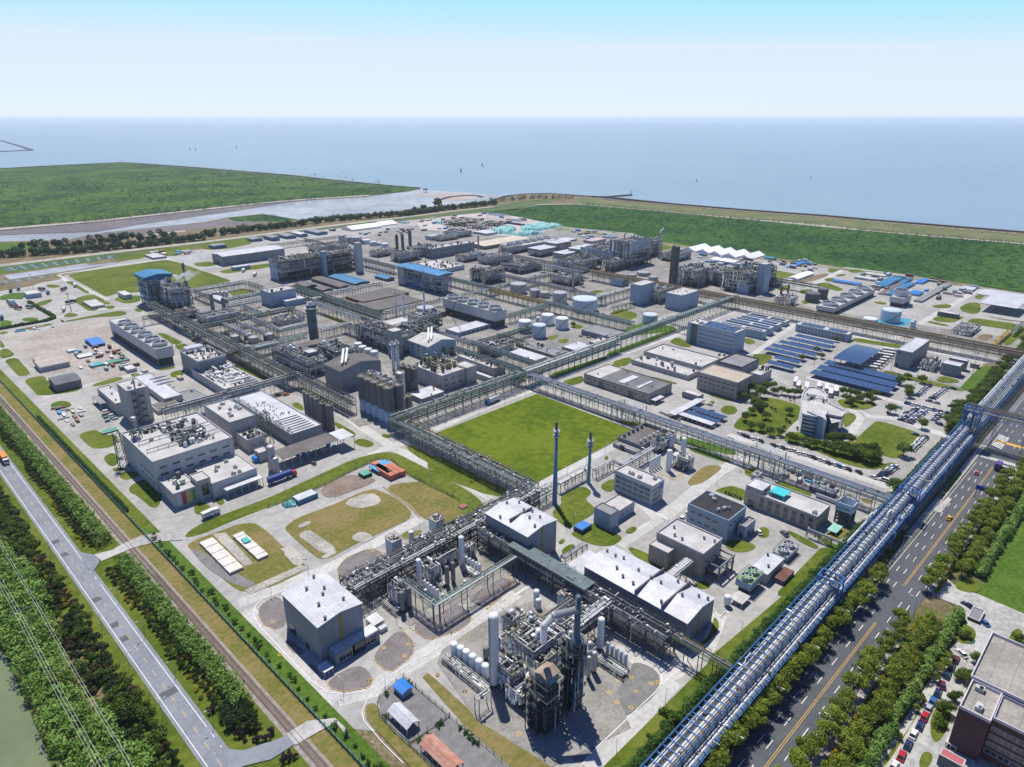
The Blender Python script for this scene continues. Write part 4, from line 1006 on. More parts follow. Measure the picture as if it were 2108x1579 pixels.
def chimney(k,x,y,by,wt,wb,label,m,tip=STEELD,rings=2,bulbs=True,tipl=.08,n=18,z0=0.):
 X,Y,h=axis(k,x,y,by); r1=pxr(k,wt,X,Y,h); r0=pxr(k,wb,X,Y,0); t=thing('chimney',label,'chimney',(X,Y,z0))
 MB().cyl(X,Y,z0,h*(1-tipl),r0,n,r1).build('shaft',m,t,True)
 MB().cyl(X,Y,h*(1-tipl),h,r1*1.0,n,r1*.95).build('tip',tip,t)
 for i in range(rings):
  z = h*(1-tipl-.02-.06*i); mb = MB().ring(X,Y,z,z+.25,r1+1.1,r1*.8,n)
  for c,s in circ(8): mb.bar((X+(r1+1)*c,Y+(r1+1)*s,z),(X+(r1+1)*c,Y+(r1+1)*s,z+1.2),.05); 
  mb.ring(X,Y,z+1.1,z+1.2,r1+1.1,r1+1.0,n); mb.build('platform',STEELW,t)
 mb=MB(); 
 for d in (-.25,.25): mb.bar((X+r0+.2,Y+d,z0),(X+r1+.2,Y+d,h*.9),.06)
 for i in range(int(h/1.5)): q=i*1.5/h; rr=r0+(r1-r0)*q+.2; mb.bar((X+rr,Y-.25,i*1.5),(X+rr,Y+.25,i*1.5),.05)
 for i in range(5):
  q = .15+.15*i; rr = r0+(r1-r0)*q; mb.box(X+rr,Y-.5,h*q,X+rr+.9,Y+.5,h*q+.15)
 mb.build('ladder',STEELY,t); return X,Y,h,t
CB=mat('blue_shaft',(.10,.20,.30),.55,.12,.2,streak=1)
chimney('G1',400,118,1135,34,62,'taller blue chimney with dark tip beside the playing lawn',CB)
chimney('G1',826,240,880,30,44,'shorter blue-green chimney with ringed platforms beside the lawn',mat('teal_shaft',(.11,.27,.29),.55,.12,.2,streak=1),rings=3,tipl=.14)
def blk(k,cx,cy,h): return G(k,cx,cy,h)
x0,y0,x1,y1,h=dims('E3',(735,1085),(610,1000),(840,1010),1380)
unit(x0,y0,x1,y1,h*.86,'tall dark furnace structure nearest the camera, with tan roof hood',5,STEELD,1.2,'furnace','furnace',6,1,21,roofm=None,pipes=(PIPED,PIPES,PIPED))
single(MB().box(x0+1,y0+1,1,x1-1,y1-1,h*.8),'furnace_casing',mat('dark_casing',(.045,.05,.055),.7,.3,.3,streak=1),'dark casing filling the dark furnace structure','casing')  # plain dark block filling the frame
X0,Y0,X1,Y1,HH=dims('E3',(690,1040),(628,990),(800,960),1250)
t,B=building('',None,None,None,None,'tan-roofed hood with blue sign board on top of the dark furnace','roof_hood','hood',VESD,mat('tan_roof',(.30,.24,.18),.8,.2,.3),'gx',d=(x0+1,y0+1,x1-1,y0+(y1-y0)*.72,h+1),z0=h*.86+.3,rise=1.0)
MB().box(x0+1.5,y0+.8,h*.9,x1-2,y0+.9,h+.4).build('sign_board',mat('board_blue',(.10,.22,.34),.5),t)
fx0,fy0,fx1,fy1,fh=x0,y0,x1,y1,h
x0,y0,x1,y1,h=dims('E3',(925,850),(820,800),(990,815),1235)
unit(x0,y0,x1,y1,h,'narrow dark steel tower carrying the slim stack, nearest plant',6,STEELD,1.3,'boiler_structure','boiler structure',5,1,22,pipes=(PIPED,PIPES,VESK))
MB_=MB().box(x0+.8,y0+.8,0,x1-.8,y1-.8,h-2); tag(single(MB_,'boiler_casing',VESD,'dark boiler casing inside the stack tower','casing'))
sx,sy=(x0+x1)/2,(y0+y1)/2; hst=hs('E3',918,530,1060); SX,SY=G('E3',915,820,h)
t=thing('chimney','slim dark blue stack rising from the nearest steel tower','chimney',(SX,SY,h)); zt=h
for q in range(200):
 if PR(SX,SY,zt)[1] < 1050+530/2.985: break
 zt += .4
zt=h+(zt-h) if zt < 90 else h+26
mb=MB().cyl(SX,SY,h-1,zt,1.05,14,.85,cap=True); mb.cyl(SX,SY,h-1,h+3,2.2,14,1.35); mb.build('shaft',VESK,t,True)
mb=MB(); mb.pipe([(SX-9,SY+5,h+3),(SX-9,SY+5,h+9),(SX-6,SY+4,h+11.5),(SX,SY,h+12.5)],1.1,12); mb.build('flue_duct',VESS,t,True)
for i,(k,N,L,R,by,lv,lab,st) in enumerate((
 ('E3',(640,740),(560,690),(720,680),830,3,'yellow-railed process deck at the heart of the nearest gas plant',STEELG),
 ('E3',(500,1040),(430,930),(610,960),1160,2,'low pipe-filled deck just right of the tallest white column',STEELG),
 ('E3',(560,880),(440,780),(640,800),930,1,'low grey deck with pale pipe runs behind the tallest column',STEELG),
 ('E3',(740,850),(620,800),(760,760),950,3,'dark louvred cooler deck in the nearest gas plant',STEELD),
 ('E3',(860,740),(740,680),(920,690),830,3,'crowded pipe deck below the nearest cold box',STEELG),
 ('E2',(1340,640),(1240,590),(1400,600),740,2,'small dark pipe deck behind the western bottles on the slab',STEELD),
 ('E2',(1380,560),(1250,500),(1530,480),640,3,'dark pipework structure between the two white slab columns',STEELD),
 ('E2',(1610,480),(1575,450),(1655,440),560,3,'green lattice frame beside the eastern slab column',STEELG),
 ('E2',(1000,640),(900,590),(1080,590),690,2,'low equipment deck in front of the western cold box',STEELG),
 ('E2',(1260,440),(1200,415),(1330,390),490,2,'low yellow-railed deck between the two cold boxes',STEELG),
 ('E2',(1120,820),(1000,760),(1140,740),930,1,'low pump deck beside the two western grey vessels',STEELD),
 ('E3',(660,880),(470,790),(850,760),985,2,'widest tangled main deck of the nearest gas plant',STEELD),
 ('E3',(520,700),(450,660),(600,640),780,2,'pipe rack deck beside the gravel bed behind the tallest column',STEELG),
 ('E3',(700,960),(600,900),(830,850),1040,2,'low tangled pipe deck right behind the furnace structure',STEELD),
 ('E3',(590,1160),(480,1090),(690,1060),1230,2,'dark pump deck at the left foot of the furnace structure',STEELD),
 ('E3',(700,780),(640,740),(800,720),850,2,'cross-piped deck before the nearest cold box',STEELG),
 ('E3',(900,690),(850,650),(1010,610),760,2,'valve-studded deck between cold box and ducts',STEELG),
 ('E2',(870,770),(800,730),(1000,690),830,2,'pipe deck at the west end of the crowded silver rack',STEELG),
 ('E3',(985,900),(960,870),(1030,850),960,2,'small pipe deck between stack tower and banded column',STEELG))):
 unitp(k,N,L,R,by,lab,levels=lv,steel=st,dens=3,nves=3,ncol=0,seed=40+i,tower=False,thick=.16)
unitp('D3',(1990,1330),(1900,1260),(2065,1290),1405,'green-decked gas unit with pale pipes beside the compressor hall',levels=2,dens=1.5,nves=4,ncol=0,seed=33,deckm=DECKG,tower=False,thick=.16)
unitp('D3',(1800,1200),(1745,1160),(1860,1150),1260,'yellow-railed pipe frame joining compressor hall and cold box',levels=2,dens=1.5,nves=2,ncol=0,seed=34,tower=False,thick=.16)
for (w,lab) in (((('E3',70,915),('E3',395,1080)),'silver valve skid beside the six white drums'),((('E3',1050,900),('E3',1215,1010)),'silver valve skid beside the five small bottles'),((('E2',1000,850),('E2',1085,940)),'low pipe skid at the two western grey vessels'),((('E2',1340,680),('E2',1425,750)),'low pipe skid inside the green pipe loop'),((('E2',1570,600),('E2',1690,665)),'low pipe skid beside the eastern bottles')):
 a=G(w[0][0],w[0][1],w[0][2],1.6); b=G(w[1][0],w[1][1],w[1][2],1.6); xx=(a[0]+b[0])/2
 ya,yb=min(a[1],b[1]),max(a[1],b[1]); t=thing('valve_skid',lab,'valve skid',(xx,ya,0)); mb=MB()
 for z in (.5,1.7,2.6):
  for q in (-1.5,1.5): mb.bar((xx+q,ya,z),(xx+q,yb,z),.08)
 q=ya
 while q < yb:
  for s_ in (-1.5,1.5): mb.bar((xx+s_,q,0),(xx+s_,q,2.7),.08)
  q += 2.5
 mb.build('frame',STEELW,t); mb=MB(); rng=random.Random(int(ya)); clutter_mb(mb,xx-1.4,ya,xx+1.2,yb-.5,.3,int((yb-ya)*5),rng,.55,2); mb.build('valves',CLUT,t)
 mb=MB()
 for q in (-1,-.3,.5,1.1): mb.bar((xx+q,ya,1.9),(xx+q,yb,1.9),.16,6)
 mb.build('pipe',PIPEW,t,True)
# ------------------------------------------------------------------ east side: cooling sets,fire tower
def coolbox(k,N,L,R,by,label,m,top,fanm,along,nf=2):
 return cooling(k,N,L,R,by,nf,label,along,m=m,top=top,cone=FRAMEW,green=fanm,fh=1.6)
coolbox('E4',(240,640),(165,600),(305,580),700,'pale blue cooling set with lime green deck and two fans',WALLB,mat('lime_deck',(.22,.42,.10),.6),mat('lime_blade',(.3,.5,.3),.6),'x')
coolbox('E4',(432,500),(355,462),(485,440),530,'white cooling set with two big dark fans beside the long lawn',WALLB,FRAMEW,FRAMEW,'x')
building('E4',(320,590),(238,540),(420,505),640,'white-roofed pump house between the two cooling sets',wall=WALLW,roof=ROOFW,par=.2,vents=2,seed=8)
building('E4',(410,622),(360,595),(465,565),645,'small hut with brown rusty roof beside the white pump house','hut','hut',WALLD,mat('rust_roof',(.14,.055,.04),.8,.3,.3),par=0)
canopy('E4',(200,740),(130,705),(235,695),765,'low pale slab roof in front of the lime green cooling set',ROOFP)
mb=MB(); a=G('E4',115,745); mb.cyl(*a,1.4,4.2,1.3,14); mb.dome(*a,4.2,1.3,.6,14); mb.cyl(*a,.3,1.4,.4,14,1.3); [mb.bar((a[0]+c,a[1]+s,0),(a[0]+c,a[1]+s,1.6),.08) for c,s in circ(4)]
single(mb,'dosing_tank',VESW,'small white dosing tank on legs by the lime green cooling set','tank')
X0,Y0,X1,Y1,HH=dims('E4',(748,240),(718,192),(802,205),345); X1=X0+6; Y1=Y0+6
t=thing('fire_tower','open concrete training tower with pale blue lettered box and pyramid top','tower',(X0,Y0,0))
mb=MB()
for a in (X0,X1): 
 for b in (Y0,Y1): mb.bar((a,b,0),(a,b,HH-4),.35)
for q in (.25,.5,.72):
 mb.box(X0,Y0-.35,(HH-4)*q,X1,Y0+.35,(HH-4)*q+.5); mb.box(X0-.35,Y0+.35,(HH-4)*q,X0+.35,Y1,(HH-4)*q+.5); mb.box(X0+.35,Y0+.35,(HH-4)*q+.1,X1,Y1,(HH-4)*q+.3)
mb.build('frame',STEELC,t); mb=MB(); mb.box(X0-.6,Y0-.6,HH-4,X1+.6,Y0-.3,HH); mb.box(X0-.6,Y1+.3,HH-4,X1+.6,Y1+.6,HH); mb.box(X0-.6,Y0-.3,HH-4,X0-.3,Y1+.3,HH); mb.box(X1+.3,Y0-.3,HH-4,X1+.6,Y1+.3,HH); mb.box(X0-.3,Y0-.3,HH-4,X1+.3,Y1+.3,HH-3.8); mb.build('tank_box',VESB,t)
mb=MB()
for a,b in ((X0-.4,Y0-.4),(X1+.4,Y0-.4),(X0-.4,Y1+.4),(X1+.4,Y1+.4)): mb.bar((a,b,HH),((X0+X1)/2,(Y0+Y1)/2,HH+3.4),.2)
mb.build('pyramid_frame',STEELC,t)
canopy('E4',(680,375),(640,345),(715,335),395,'pale teal roofed shelter beside the training tower',mat('pale_teal',(.25,.50,.44),.6))
building('D4',(780,690),(752,655),(825,650),725,'small white guard hut with railings near the pipe bridge','guard_hut','hut',WALLW,ROOFW,par=.5,wx=(1,1,1.5,1.2),unit=1)
building('D4',(1370,820),(1190,750),(1410,795),850,'low long grey container store under the pipe bridge','container','container',WALLG,ROOFP,par=0)
X,Y=G('D4',1240,820,1.2); mb=MB().bar((X,Y,1.3),(X,Y-17,1.3),.9,12,cap=True); single(mb,'gas_tube',VESW,'white horizontal gas tube lying beside the grey container store','tank',smooth=True)
# ================================================================== WEST: factory halls along the perimeter road
t,A1=building('D1',(1195,1325),(920,1110),(1800,1135),1560,'big white factory with rooftop pipework and outside lattice tower at the perimeter road','factory','factory',WALLW,ROOFP,wx=(4,2,3,1.1,.5,.95,(.15,.6)),wy=(6,2,3.6,1.2,.03,.97,(.45,.9)),par=.8,seed=12,bat='n',unit=3)
x0,y0,x1,y1,h=A1
rng=random.Random(77); mb=MB(); clutter_mb(mb,x0+(x1-x0)*.4,y0+6,x1-6,y1-10,h,150,rng,1.1,2.8); clutter_mb(mb,x0+2,y1-9,x1-8,y1-3,h,60,rng,.8,2); mb.build('rooftop_pipework',CLUT,t)
mb=MB()
for q in (y0+(y1-y0)*.28,y0+(y1-y0)*.55): [mb.bar((x0+2,q+d,h+1.6),(x1-1,q+d,h+1.6),.14,6) for d in (0,.6,1.1)]; [mb.bar((x0+2+i*5,q-.3,h+1.4),(x0+2+i*5,q+1.4,h+1.4),.1) for i in range(int((x1-x0)/5))]; [mb.bar((x0+2+i*5,q,h),(x0+2+i*5,q,h+1.5),.1) for i in range(int((x1-x0)/5))]
mb.build('roof_rack',STEELW,t)
def lattice(x,y,z0,z1,s,label,m=STEELG,name='lattice_tower',parent=None):
 t=thing(name,label,'lattice tower',(x,y,z0)); mb=MB(); n=max(3,int((z1-z0)/s))
 for a in (-s/2,s/2):
  for b in (-s/2,s/2): mb.bar((x+a,y+b,z0),(x+a*.75,y+b*.75,z1),.14)
 for i in range(n):
  f0 = 1-.25*i/n; f1 = 1-.25*(i+1)/n; za = z0+(z1-z0)*i/n; zb = z0+(z1-z0)*(i+1)/n; a = s/2*f0; b = s/2*f1
  mb.bar((x-a,y-a,za),(x+b,y-b,zb),.08); mb.bar((x-a,y-a,za),(x-b,y+b,zb),.08); mb.bar((x+a,y-a,za),(x+b,y+b,zb),.08); mb.bar((x-a,y+a,za),(x+b,y+b,zb),.08)
  for p,q in (((-b,-b),(b,-b)),((-b,-b),(-b,b)),((b,-b),(b,b)),((-b,b),(b,b))): mb.bar((x+p[0],y+p[1],zb),(x+q[0],y+q[1],zb),.08)
 mb.build('frame',m,t); mb=MB()
 for i in range(1,n,2): z=z0+(z1-z0)*i/n; mb.box(x-s*.45,y-s*.45,z,x+s*.1,y+s*.45,z+.12)
 mb.build('landing',GRATE,t); return t
lattice(x0-3,y0+(y1-y0)*.93,0,h+3,4,'rusty lattice stair tower on the railway side of the white factory',STEELD)
X,Y=G('D1',1060,1130,h); t2=lattice(X,Y,h+.05,h+9,4,'tapered green lattice frame with silver hopper on the factory roof'); MB().cyl(X,Y,h+6,h+11,1.1,12,1.5).dome(X,Y,h+11,1.5,.8).build('hopper',VESS,t2)
X,Y=G('D1',1445,1180,h); lattice(X,Y,h+.05,h+7,3,'small green lattice frame amid the roof pipework of the white factory')
t,LW=building('',None,None,None,None,'lowest wing of the white factory with striped sign panels','factory_wing','factory wing',WALLP,ROOFP,d=dims('D1',(1340,1579),(1225,1450),(1530,1500),1690),par=.5,clut=10,seed=5)
x0,y0,x1,y1,h=LW; mb=MB()
for i in range(4): a=x0+(x1-x0)*(.1+.2*i); mb.box(a,y0-.12,1,a+1.8,y0-.02,h-.5,i)
mb.build('sign_panel',[WALLW,mat('panel_red',(.35,.06,.06),.6),mat('panel_yellow',(.55,.40,.08),.6),mat('panel_green',(.10,.28,.12),.6)],t)
building('D2',(150,1310),(-10,1190),(470,1175),1420,'white loading wing of the factory with round emblem on its wall','loading_wing','factory wing',WALLW,ROOFP,par=.5,seed=6,unit=6)
building('D2',(25,1285),(-45,1240),(125,1255),1430,'small glazed stair block at the corner of the loading wing','stair_block','stair block',WALLP,ROOFP,par=.5,wy=(1,1,3.6,6,.1,.9,(.1,.9)))
a,b=G('D2',235,1345,4.5),G('D2',515,1240,4.5)
canopy('',None,None,None,None,'thin white loading canopy in front of the loading wing',ROOFW,d=(a[0],a[1]-2,b[0],a[1]+2.2,4.6),nx=6,ny=2,th=.15)
canopy('',None,None,None,None,'small awning on the railway side of the tower building',ROOFG,d=(*G('D1',775,875,4),G('D1',800,850,4)[0]+2,G('D1',690,820,4)[1],4.2),nx=2,ny=2)
t,A2=building('D1',(975,770),(900,712),(1155,745),1030,'tall narrow grey office tower with fire stair, mid left','tower_building','tower building',WALLP,ROOFP,wx=(1,4,5,.9,.05,.95,(.2,.95)),par=.5,unit=3,seed=4)
x0,y0,x1,y1,h=A2; mb=MB(); n=10; X=x0+(x1-x0)*.2
for i in range(n):
 z=h*i/n; z2=h*(i+1)/n; a,b=(X,X+5) if i % 2 else (X+5,X)
 mb.quad((a,y0-1.2,z),(a,y0-.3,z),(b,y0-.3,z2),(b,y0-1.2,z2)); mb.box(b-.7,y0-2,z2-.08,b+.7,y0-.1,z2); mb.bar((a,y0-1.3,z+1),(b,y0-1.3,z2+1),.05)
for a in (X-.7,X+5.7): mb.bar((a,y0-2,0),(a,y0-2,h+1),.1)
mb.build('fire_stair',STEELD,t); chim=MB().cyl(X+2,y0-1,0,h+7,.45,10).build('vent_pipe',VESD,t,True)
building('',None,None,None,None,'long low white hall west of the grey office tower','hall','hall',WALLP,ROOFP,d=(dims('D1',(905,880),(740,760),(1000,850),960)[:4]+(7.5,)),par=.5,wx=(8,1,2,1.4),vents=3,seed=21)
t,A3=building('D1',(1250,855),(1080,650),(1395,790),900,'low white production hall with three arched roof lights','hall','hall',WALLP,ROOFW,par=.6,seed=22)
x0,y0,x1,y1,h=A3
for i in range(3):
 yy=y0+(y1-y0)*(.5+.12*i); mb=MB()
 for j in range(5): a=x0+6+j*2.2; mb.box(a,yy,h,a+2,yy+2.6,h+.5+.5*math.sin((j+.5)/5*math.pi))
 mb.build('roof_light',VESS,t)
building('D1',(1450,880),(1400,780),(1580,800),885,'small grey flat hall between production hall and rooftop plant','hall','hall',WALLG,ROOFG,par=.4,unit=1,seed=2)
building('D1',(1230,930),(1160,880),(1390,870),960,'low dark flat store in front of the production hall','store','store',WALLP,ROOFN,par=.2)
t,A4=building('D1',(1750,770),(1480,610),(1985,690),830,'grey block whose roof is packed with air ducts and white boxes','hvac_block','block',WALLP,ROOFP,par=1.0,seed=6,wx=(5,1,2.2,1.2)); x0,y0,x1,y1,h=A4
rng=random.Random(3); mb=MB()
for _ in range(34):
 a=rng.uniform(x0+2,x1-5); b=rng.uniform(y0+2,y1-6); l=rng.uniform(2,9); z=rng.choice((.4,1.2,2.2))
 if rng.random() < .5: mb.box(a,b,h+z,min(a+l,x1-1),b+rng.uniform(.8,1.8),h+z+1.2,rng.randrange(2))
 else: mb.box(a,b,h+z,a+rng.uniform(.8,1.8),min(b+l,y1-1),h+z+1.2,rng.randrange(2))
clutter_mb(mb,x0+2,y0+2,x1-2,y1-2,h,40,rng,.8,2.5)
mb.build('air_duct',[PIPEW,PIPES]+CLUT[2:],t)
t,A5=building('D1',(1530,560),(1405,470),(1740,500),690,'curved-cornered dark silo block with two silver drums on top','block','block',WALLG,ROOFP,par=1.4,seed=7); x0,y0,x1,y1,h=A5
mb=MB(); [mb.bar((x0+2,y1-3-3.2*i,h+3),(x0+14,y1-3-3.2*i,h+3),1.4,14,cap=True) for i in range(2)]; mb.build('drum',VESW,t,True)
mb=MB(); clutter_mb(mb,x0+2,y0+1,x1-2,y1-6,h,45,random.Random(4),1,3); mb.build('rooftop_pipework',CLUT,t)
t,A6=building('D2',(725,905),(290,645),(1030,870),1000,'wide grey production hall with white ribbed roof beside the silos','hall','hall',WALLG,ROOFW,par=.5,seed=8,bat='n',trim=WALLG); x0,y0,x1,y1,h=A6
mb=MB(); rng=random.Random(9)
for i in range(7): mb.box(x0+3,y0+3+i*3.2,h+.05,x1-3,y0+3.5+i*3.2,h+.45)
for i in range(40): a=rng.uniform(x0+4,x1-4); b=rng.uniform(y0+26,y1-18); mb.cyl(a,b,h,h+.8,.3,6)
mb.build('roof_rib',ROOFG,t)
mb=MB(); [mb.bar((x0+1+d,y0+1,h+1),(x0+1+d,y1-2,h+1),.13,6) for d in (0,.5,1)]; clutter_mb(mb,x0+.6,y0+1,x0+3,y1-2,h,60,rng,.5,1.4); mb.build('rooftop_pipework',CLUT,t)
building('D2',(275,830),(70,700),(480,775),1000,'grey hall block with six roof boxes left of the ribbed roof','hall','hall',WALLP,ROOFP,par=.6,unit=8,seed=9,trim=WALLG)
building('D2',(420,970),(305,905),(540,925),1060,'small grey block with rooftop chillers between factory and ribbed hall','block','block',WALLP,ROOFP,par=.7,clut=24,seed=10,wy=(2,1,2.2,1))
a=G('D2',690,1110,6.5); b=G('D2',1115,960,6.5); c_=G('D2',625,1040,6.5)
t,CN=canopy('',None,None,None,None,'broad brown-grey lean-to canopy over pallets in front of the ribbed hall',ROOFN,d=(a[0],a[1],b[0],c_[1],6.5),nx=8,ny=2)
a=G('D2',1130,965,7); b=G('D2',1220,915,7); c_=G('D2',1055,905,7)
canopy('',None,None,None,None,'white canopy at the east end of the ribbed hall',ROOFW,d=(a[0],a[1],b[0],c_[1],7.2),nx=2,ny=2)
X,Y=G('D2',575,985,0); lattice(X,Y,0,19,4.5,'green lattice tower standing against the ribbed hall')
column('D2',585,1010,1190,62,'taller silver silo in front of the brown canopy','silo','silo',VESS,3,.3,ladder=True); column('D2',622,1100,1210,52,'shorter silver silo beside the parked blue truck','silo','silo',VESS,2,.3)
X,Y=G('D2',475,1110,1.5); mb=MB().bar((X,Y-2,1.6),(X,Y+2,1.6),1.5,14,cap=True); single(mb,'storage_drum',ROOFB,'bright blue drum lying beside the silver silos','drum')
building('D2',(515,1070),(455,1040),(555,1030),1140,'small blank grey plant room beside the blue drum','plant_room','plant room',WALLP,ROOFP,par=.2)
def silos(k,x,y,by,w,nx,ny,dx,dy,label,m=VESR,lower=None,group=None):
 X0,Y0,h=axis(k,x,y,by); r=pxr(k,w,X0,Y0,h*.6)
 for i in range(nx):
  for j in range(ny):
   X = X0+i*dx; Y = Y0+j*dy; t = thing('silo',label,'silo',(X,Y,0),group)
   MB().cyl(X,Y,h*.36 if lower else 0,h,r,20,cap=False).dome(X,Y,h,r,r*.3,20).build('shell',m,t,True)
   if lower: MB().cyl(X,Y,0,h*.36,r*1.01,20).build('skirt',lower,t,True)
   mb = MB(); mb.cyl(X,Y,h+r*.25,h+1.6,.5,8)
   for q in (.6,1.1): mb.ring(X,Y,h+q,h+q+.07,r,r-.06,12)
   for c,s in circ(8): mb.bar((X+r*c,Y+r*s,h),(X+r*c,Y+r*s,h+1.1),.05)
   clutter_mb(mb,X-r*.6,Y-r*.6,X+r*.4,Y+r*.4,h+.3,5,random.Random(i*9+j),.5,1.4)
   mb.build('roof_gear',[STEELY]+CLUT[1:],t)
 return h
X0,Y0,h=axis('D2',1500,555,825); r=pxr('D2',85,X0,Y0,h*.6); p=r*2.08
silos('D2',1500,555,825,85,1,5,p,p,'tall grey silo with blue-white foot, front row of the big silo block',lower=VESB,group='front row of the tallest silos')
for j in range(5):
 X=X0+p; Y=Y0+j*p; t=thing('silo','tall grey silo in the hidden second row of the big silo block','silo',(X,Y,0),'second row of the tallest silos'); MB().cyl(X,Y,0,h,r,20,cap=False).dome(X,Y,h,r,r*.3,20).build('shell',VESR,t,True)
 mb=MB(); clutter_mb(mb,X-r*.8,Y-r*.8,X+r*.6,Y+r*.6,h+.3,9,random.Random(j),.7,1.8); [mb.ring(X,Y,h+q,h+q+.07,r,r-.06,12) for q in (.6,1.1)]; mb.build('roof_gear',CLUT,t)
silos('D2',1040,690,885,60,1,1,1,1,'brown-grey silo nearest the ribbed hall, in front of the lower group'); silos('D2',990,675,870,55,1,1,1,1,'brown-grey silo second from the right in the lower group')
for i,(x,y) in enumerate(((860,585),(880,600),(912,622),(945,640))): silos('D2',x,y,y+190,50,1,1,1,1,'dark silo in the left part of the lower silo group',VESD,group='dark silos left in the lower group')
silos('D2',1590,440,640,78,1,1,1,1,'single grey silo right behind the big silo block',VESS); silos('D2',1690,505,600,60,1,1,1,1,'short grey silo beside the rooftop-pipes building',VESD)
silos('D2',1605,640,760,60,1,1,1,1,'short grey silo at the foot of the big silo block',VESD); silos('D2',1655,620,740,60,1,1,1,1,'short grey silo between silo block and low grey roof',VESD)
for i in range(3): silos('D2',1700-45*i,410-12*i,600,50,1,1,1,1,'grey silo in the row behind the building with rooftop pipes',VESR,group='three silos behind the building with rooftop pipes')
t,A7=building('D2',(1895,470),(1700,380),(2108,420),590,'pale concrete building with a thicket of yellow-green pipes on its roof','process_building','building',WALLP,ROOFP,par=.7,wy=(3,2,3.2,1.4),seed=11); x0,y0,x1,y1,h=A7
mb=MB(); rng=random.Random(8); clutter_mb(mb,x0+1,y0+6,x0+20,y1-2,h,90,rng,1,7); mb.build('rooftop_pipework',[STEELY,PIPEW,STEELG,PIPES,STEELD,STEELY,RUST,PIPEG],t)
building('D3',(345,620),(230,615),(345,560),760,'stair tower of pale concrete next to the rooftop-pipes building','stair_tower','tower',WALLP,ROOFP,d=(x1+.2,y0-2,x1+9,y0+10,h+1),wx=(1,4,1.5,1.2),par=.4)
building('D2',(1770,650),(1650,600),(1920,580),690,'low white ribbed roof store at the foot of the rooftop-pipes building','store','store',WALLG,ROOFW,par=.2,vents=4)
t,_=building('D3',(505,600),(240,495),(605,570),660,'flat beige box building with roof fans near the green pipes','building','building',WALLP,ROOFP,par=.5,clut=26,seed=12)
building('D3',(470,680),(345,600),(500,660),720,'very low white roof in front of the beige box building','store','store',WALLP,ROOFW,par=.2)
building('D3',(285,330),(120,295),(445,235),360,'long low white-roofed workshop with blue doors beside the cooling tower','workshop','workshop',WALLB,ROOFW,par=.3,wy=(6,1,2.6,2.8,.1,.9,(.1,.8)),seed=3,trim=WALLG,blue=True)
building('D3',(780,530),(640,465),(975,520),570,'low white slab roof inside the pipe-rack square','store','store',WALLP,ROOFW,par=0,d=None)
t,_=building('D3',(965,510),(722,395),(1070,465),530,'long grey flat building inside the pipe-rack square','building','building',WALLG,ROOFG,par=.5,clut=16,seed=14)
building('D3',(1120,460),(1060,420),(1290,420),480,'light flat roof store beside the teal pipe run','store','store',WALLG,ROOFW,par=.3,vents=2)
building('D3',(1380,360),(1225,285),(1540,320),400,'long grey store west of the solar roofs behind the pipe bridge','store','store',WALLG,ROOFG,par=.4,seed=3)
building('D3',(1300,400),(1245,390),(1450,345),425,'small flat pale hut before the long grey store','hut','hut',WALLG,ROOFP,par=.3,clut=5)
for (k,N,L,R,by,lab,sd) in (('D2',(1140,435),(1000,375),(1430,340),590,'gabled grey process house with dark loading doors behind the lower silos',5),('D2',(1800,240),(1655,190),(2035,190),350,'gabled white process house with dark loading doors below the twin stacks',6)):
 t,B=building(k,N,L,R,by,lab,'process_house','process house',WALLB if sd == 6 else WALLG,ROOFN if sd == 5 else ROOFP,'gy',rise=3.2,seed=sd,door=[('y',.55,4,8),('y',.85,4,6)],wx=(3,3,2.4,1.6)); x0,y0,x1,y1,h=B
 mb=MB()
 for s_ in (0,1): mb.bar((x0+5+3*s_,y0+6,h+3),(x0+12+3*s_,y0+14,h+9.5),.75,8,cap=True)
 mb.build('conveyor_tube',PIPEW,t,True)
unitp('D2',(850,400),(655,240),(1000,330),500,'long concrete frame with white-edged bays behind the lower silos',levels=3,steel=STEELC,dens=1.2,nves=5,ncol=0,seed=51,tower=False,thick=.35,rail=STEELW)
unitp('D2',(1075,300),(990,220),(1245,250),420,'green steel frame tower rising behind the gabled grey house',levels=5,steel=STEELG,dens=1.2,nves=3,ncol=4,seed=52,colm=STEELG)
building('D2',(880,290),(850,270),(960,275),420,'small concrete lift tower with white cap beside the frame','lift_tower','tower',WALLC,ROOFW,par=.2)
unitp('D2',(1560,200),(1290,60),(1680,130),330,'long concrete frame packed with pipes behind the gabled white house',levels=4,steel=STEELC,dens=1.3,nves=6,ncol=0,seed=53,tower=False,thick=.35)
unitp('D2',(1720,130),(1640,60),(1880,80),260,'green steel frame tower rising behind the gabled white house',levels=5,dens=1.2,nves=3,ncol=5,seed=54,colm=STEELG)
building('D2',(1540,130),(1500,105),(1595,105),330,'slim concrete lift tower beside the twin stacks','lift_tower','tower',WALLC,ROOFP,par=.2)
canopy('G4',(1155,1350),(1080,1300),(1490,1250),1430,'pale roof slab over the long pipe-packed frame',ROOFP,d=None,nx=5,ny=2)
canopy('J1',(1320,955),(1245,900),(1640,830),1060,'weathered brown roof slab over the white-edged concrete frame',ROOFN,nx=5,ny=2)
for i,(x,y) in enumerate(((1265,210),(1300,235),(1345,255),(1390,272))): tank('D2',x,y,y+60,62,'white domed tank in the row between the two gabled houses',VESW,'four domed tanks between the gabled houses',16)
chimney('D2',1528,200,420,20,26,'left of twin white stacks by the gabled white house',VESW,VESS,1); chimney('D2',1563,190,410,20,26,'right of twin white stacks by the gabled white house',VESW,VESS,1)
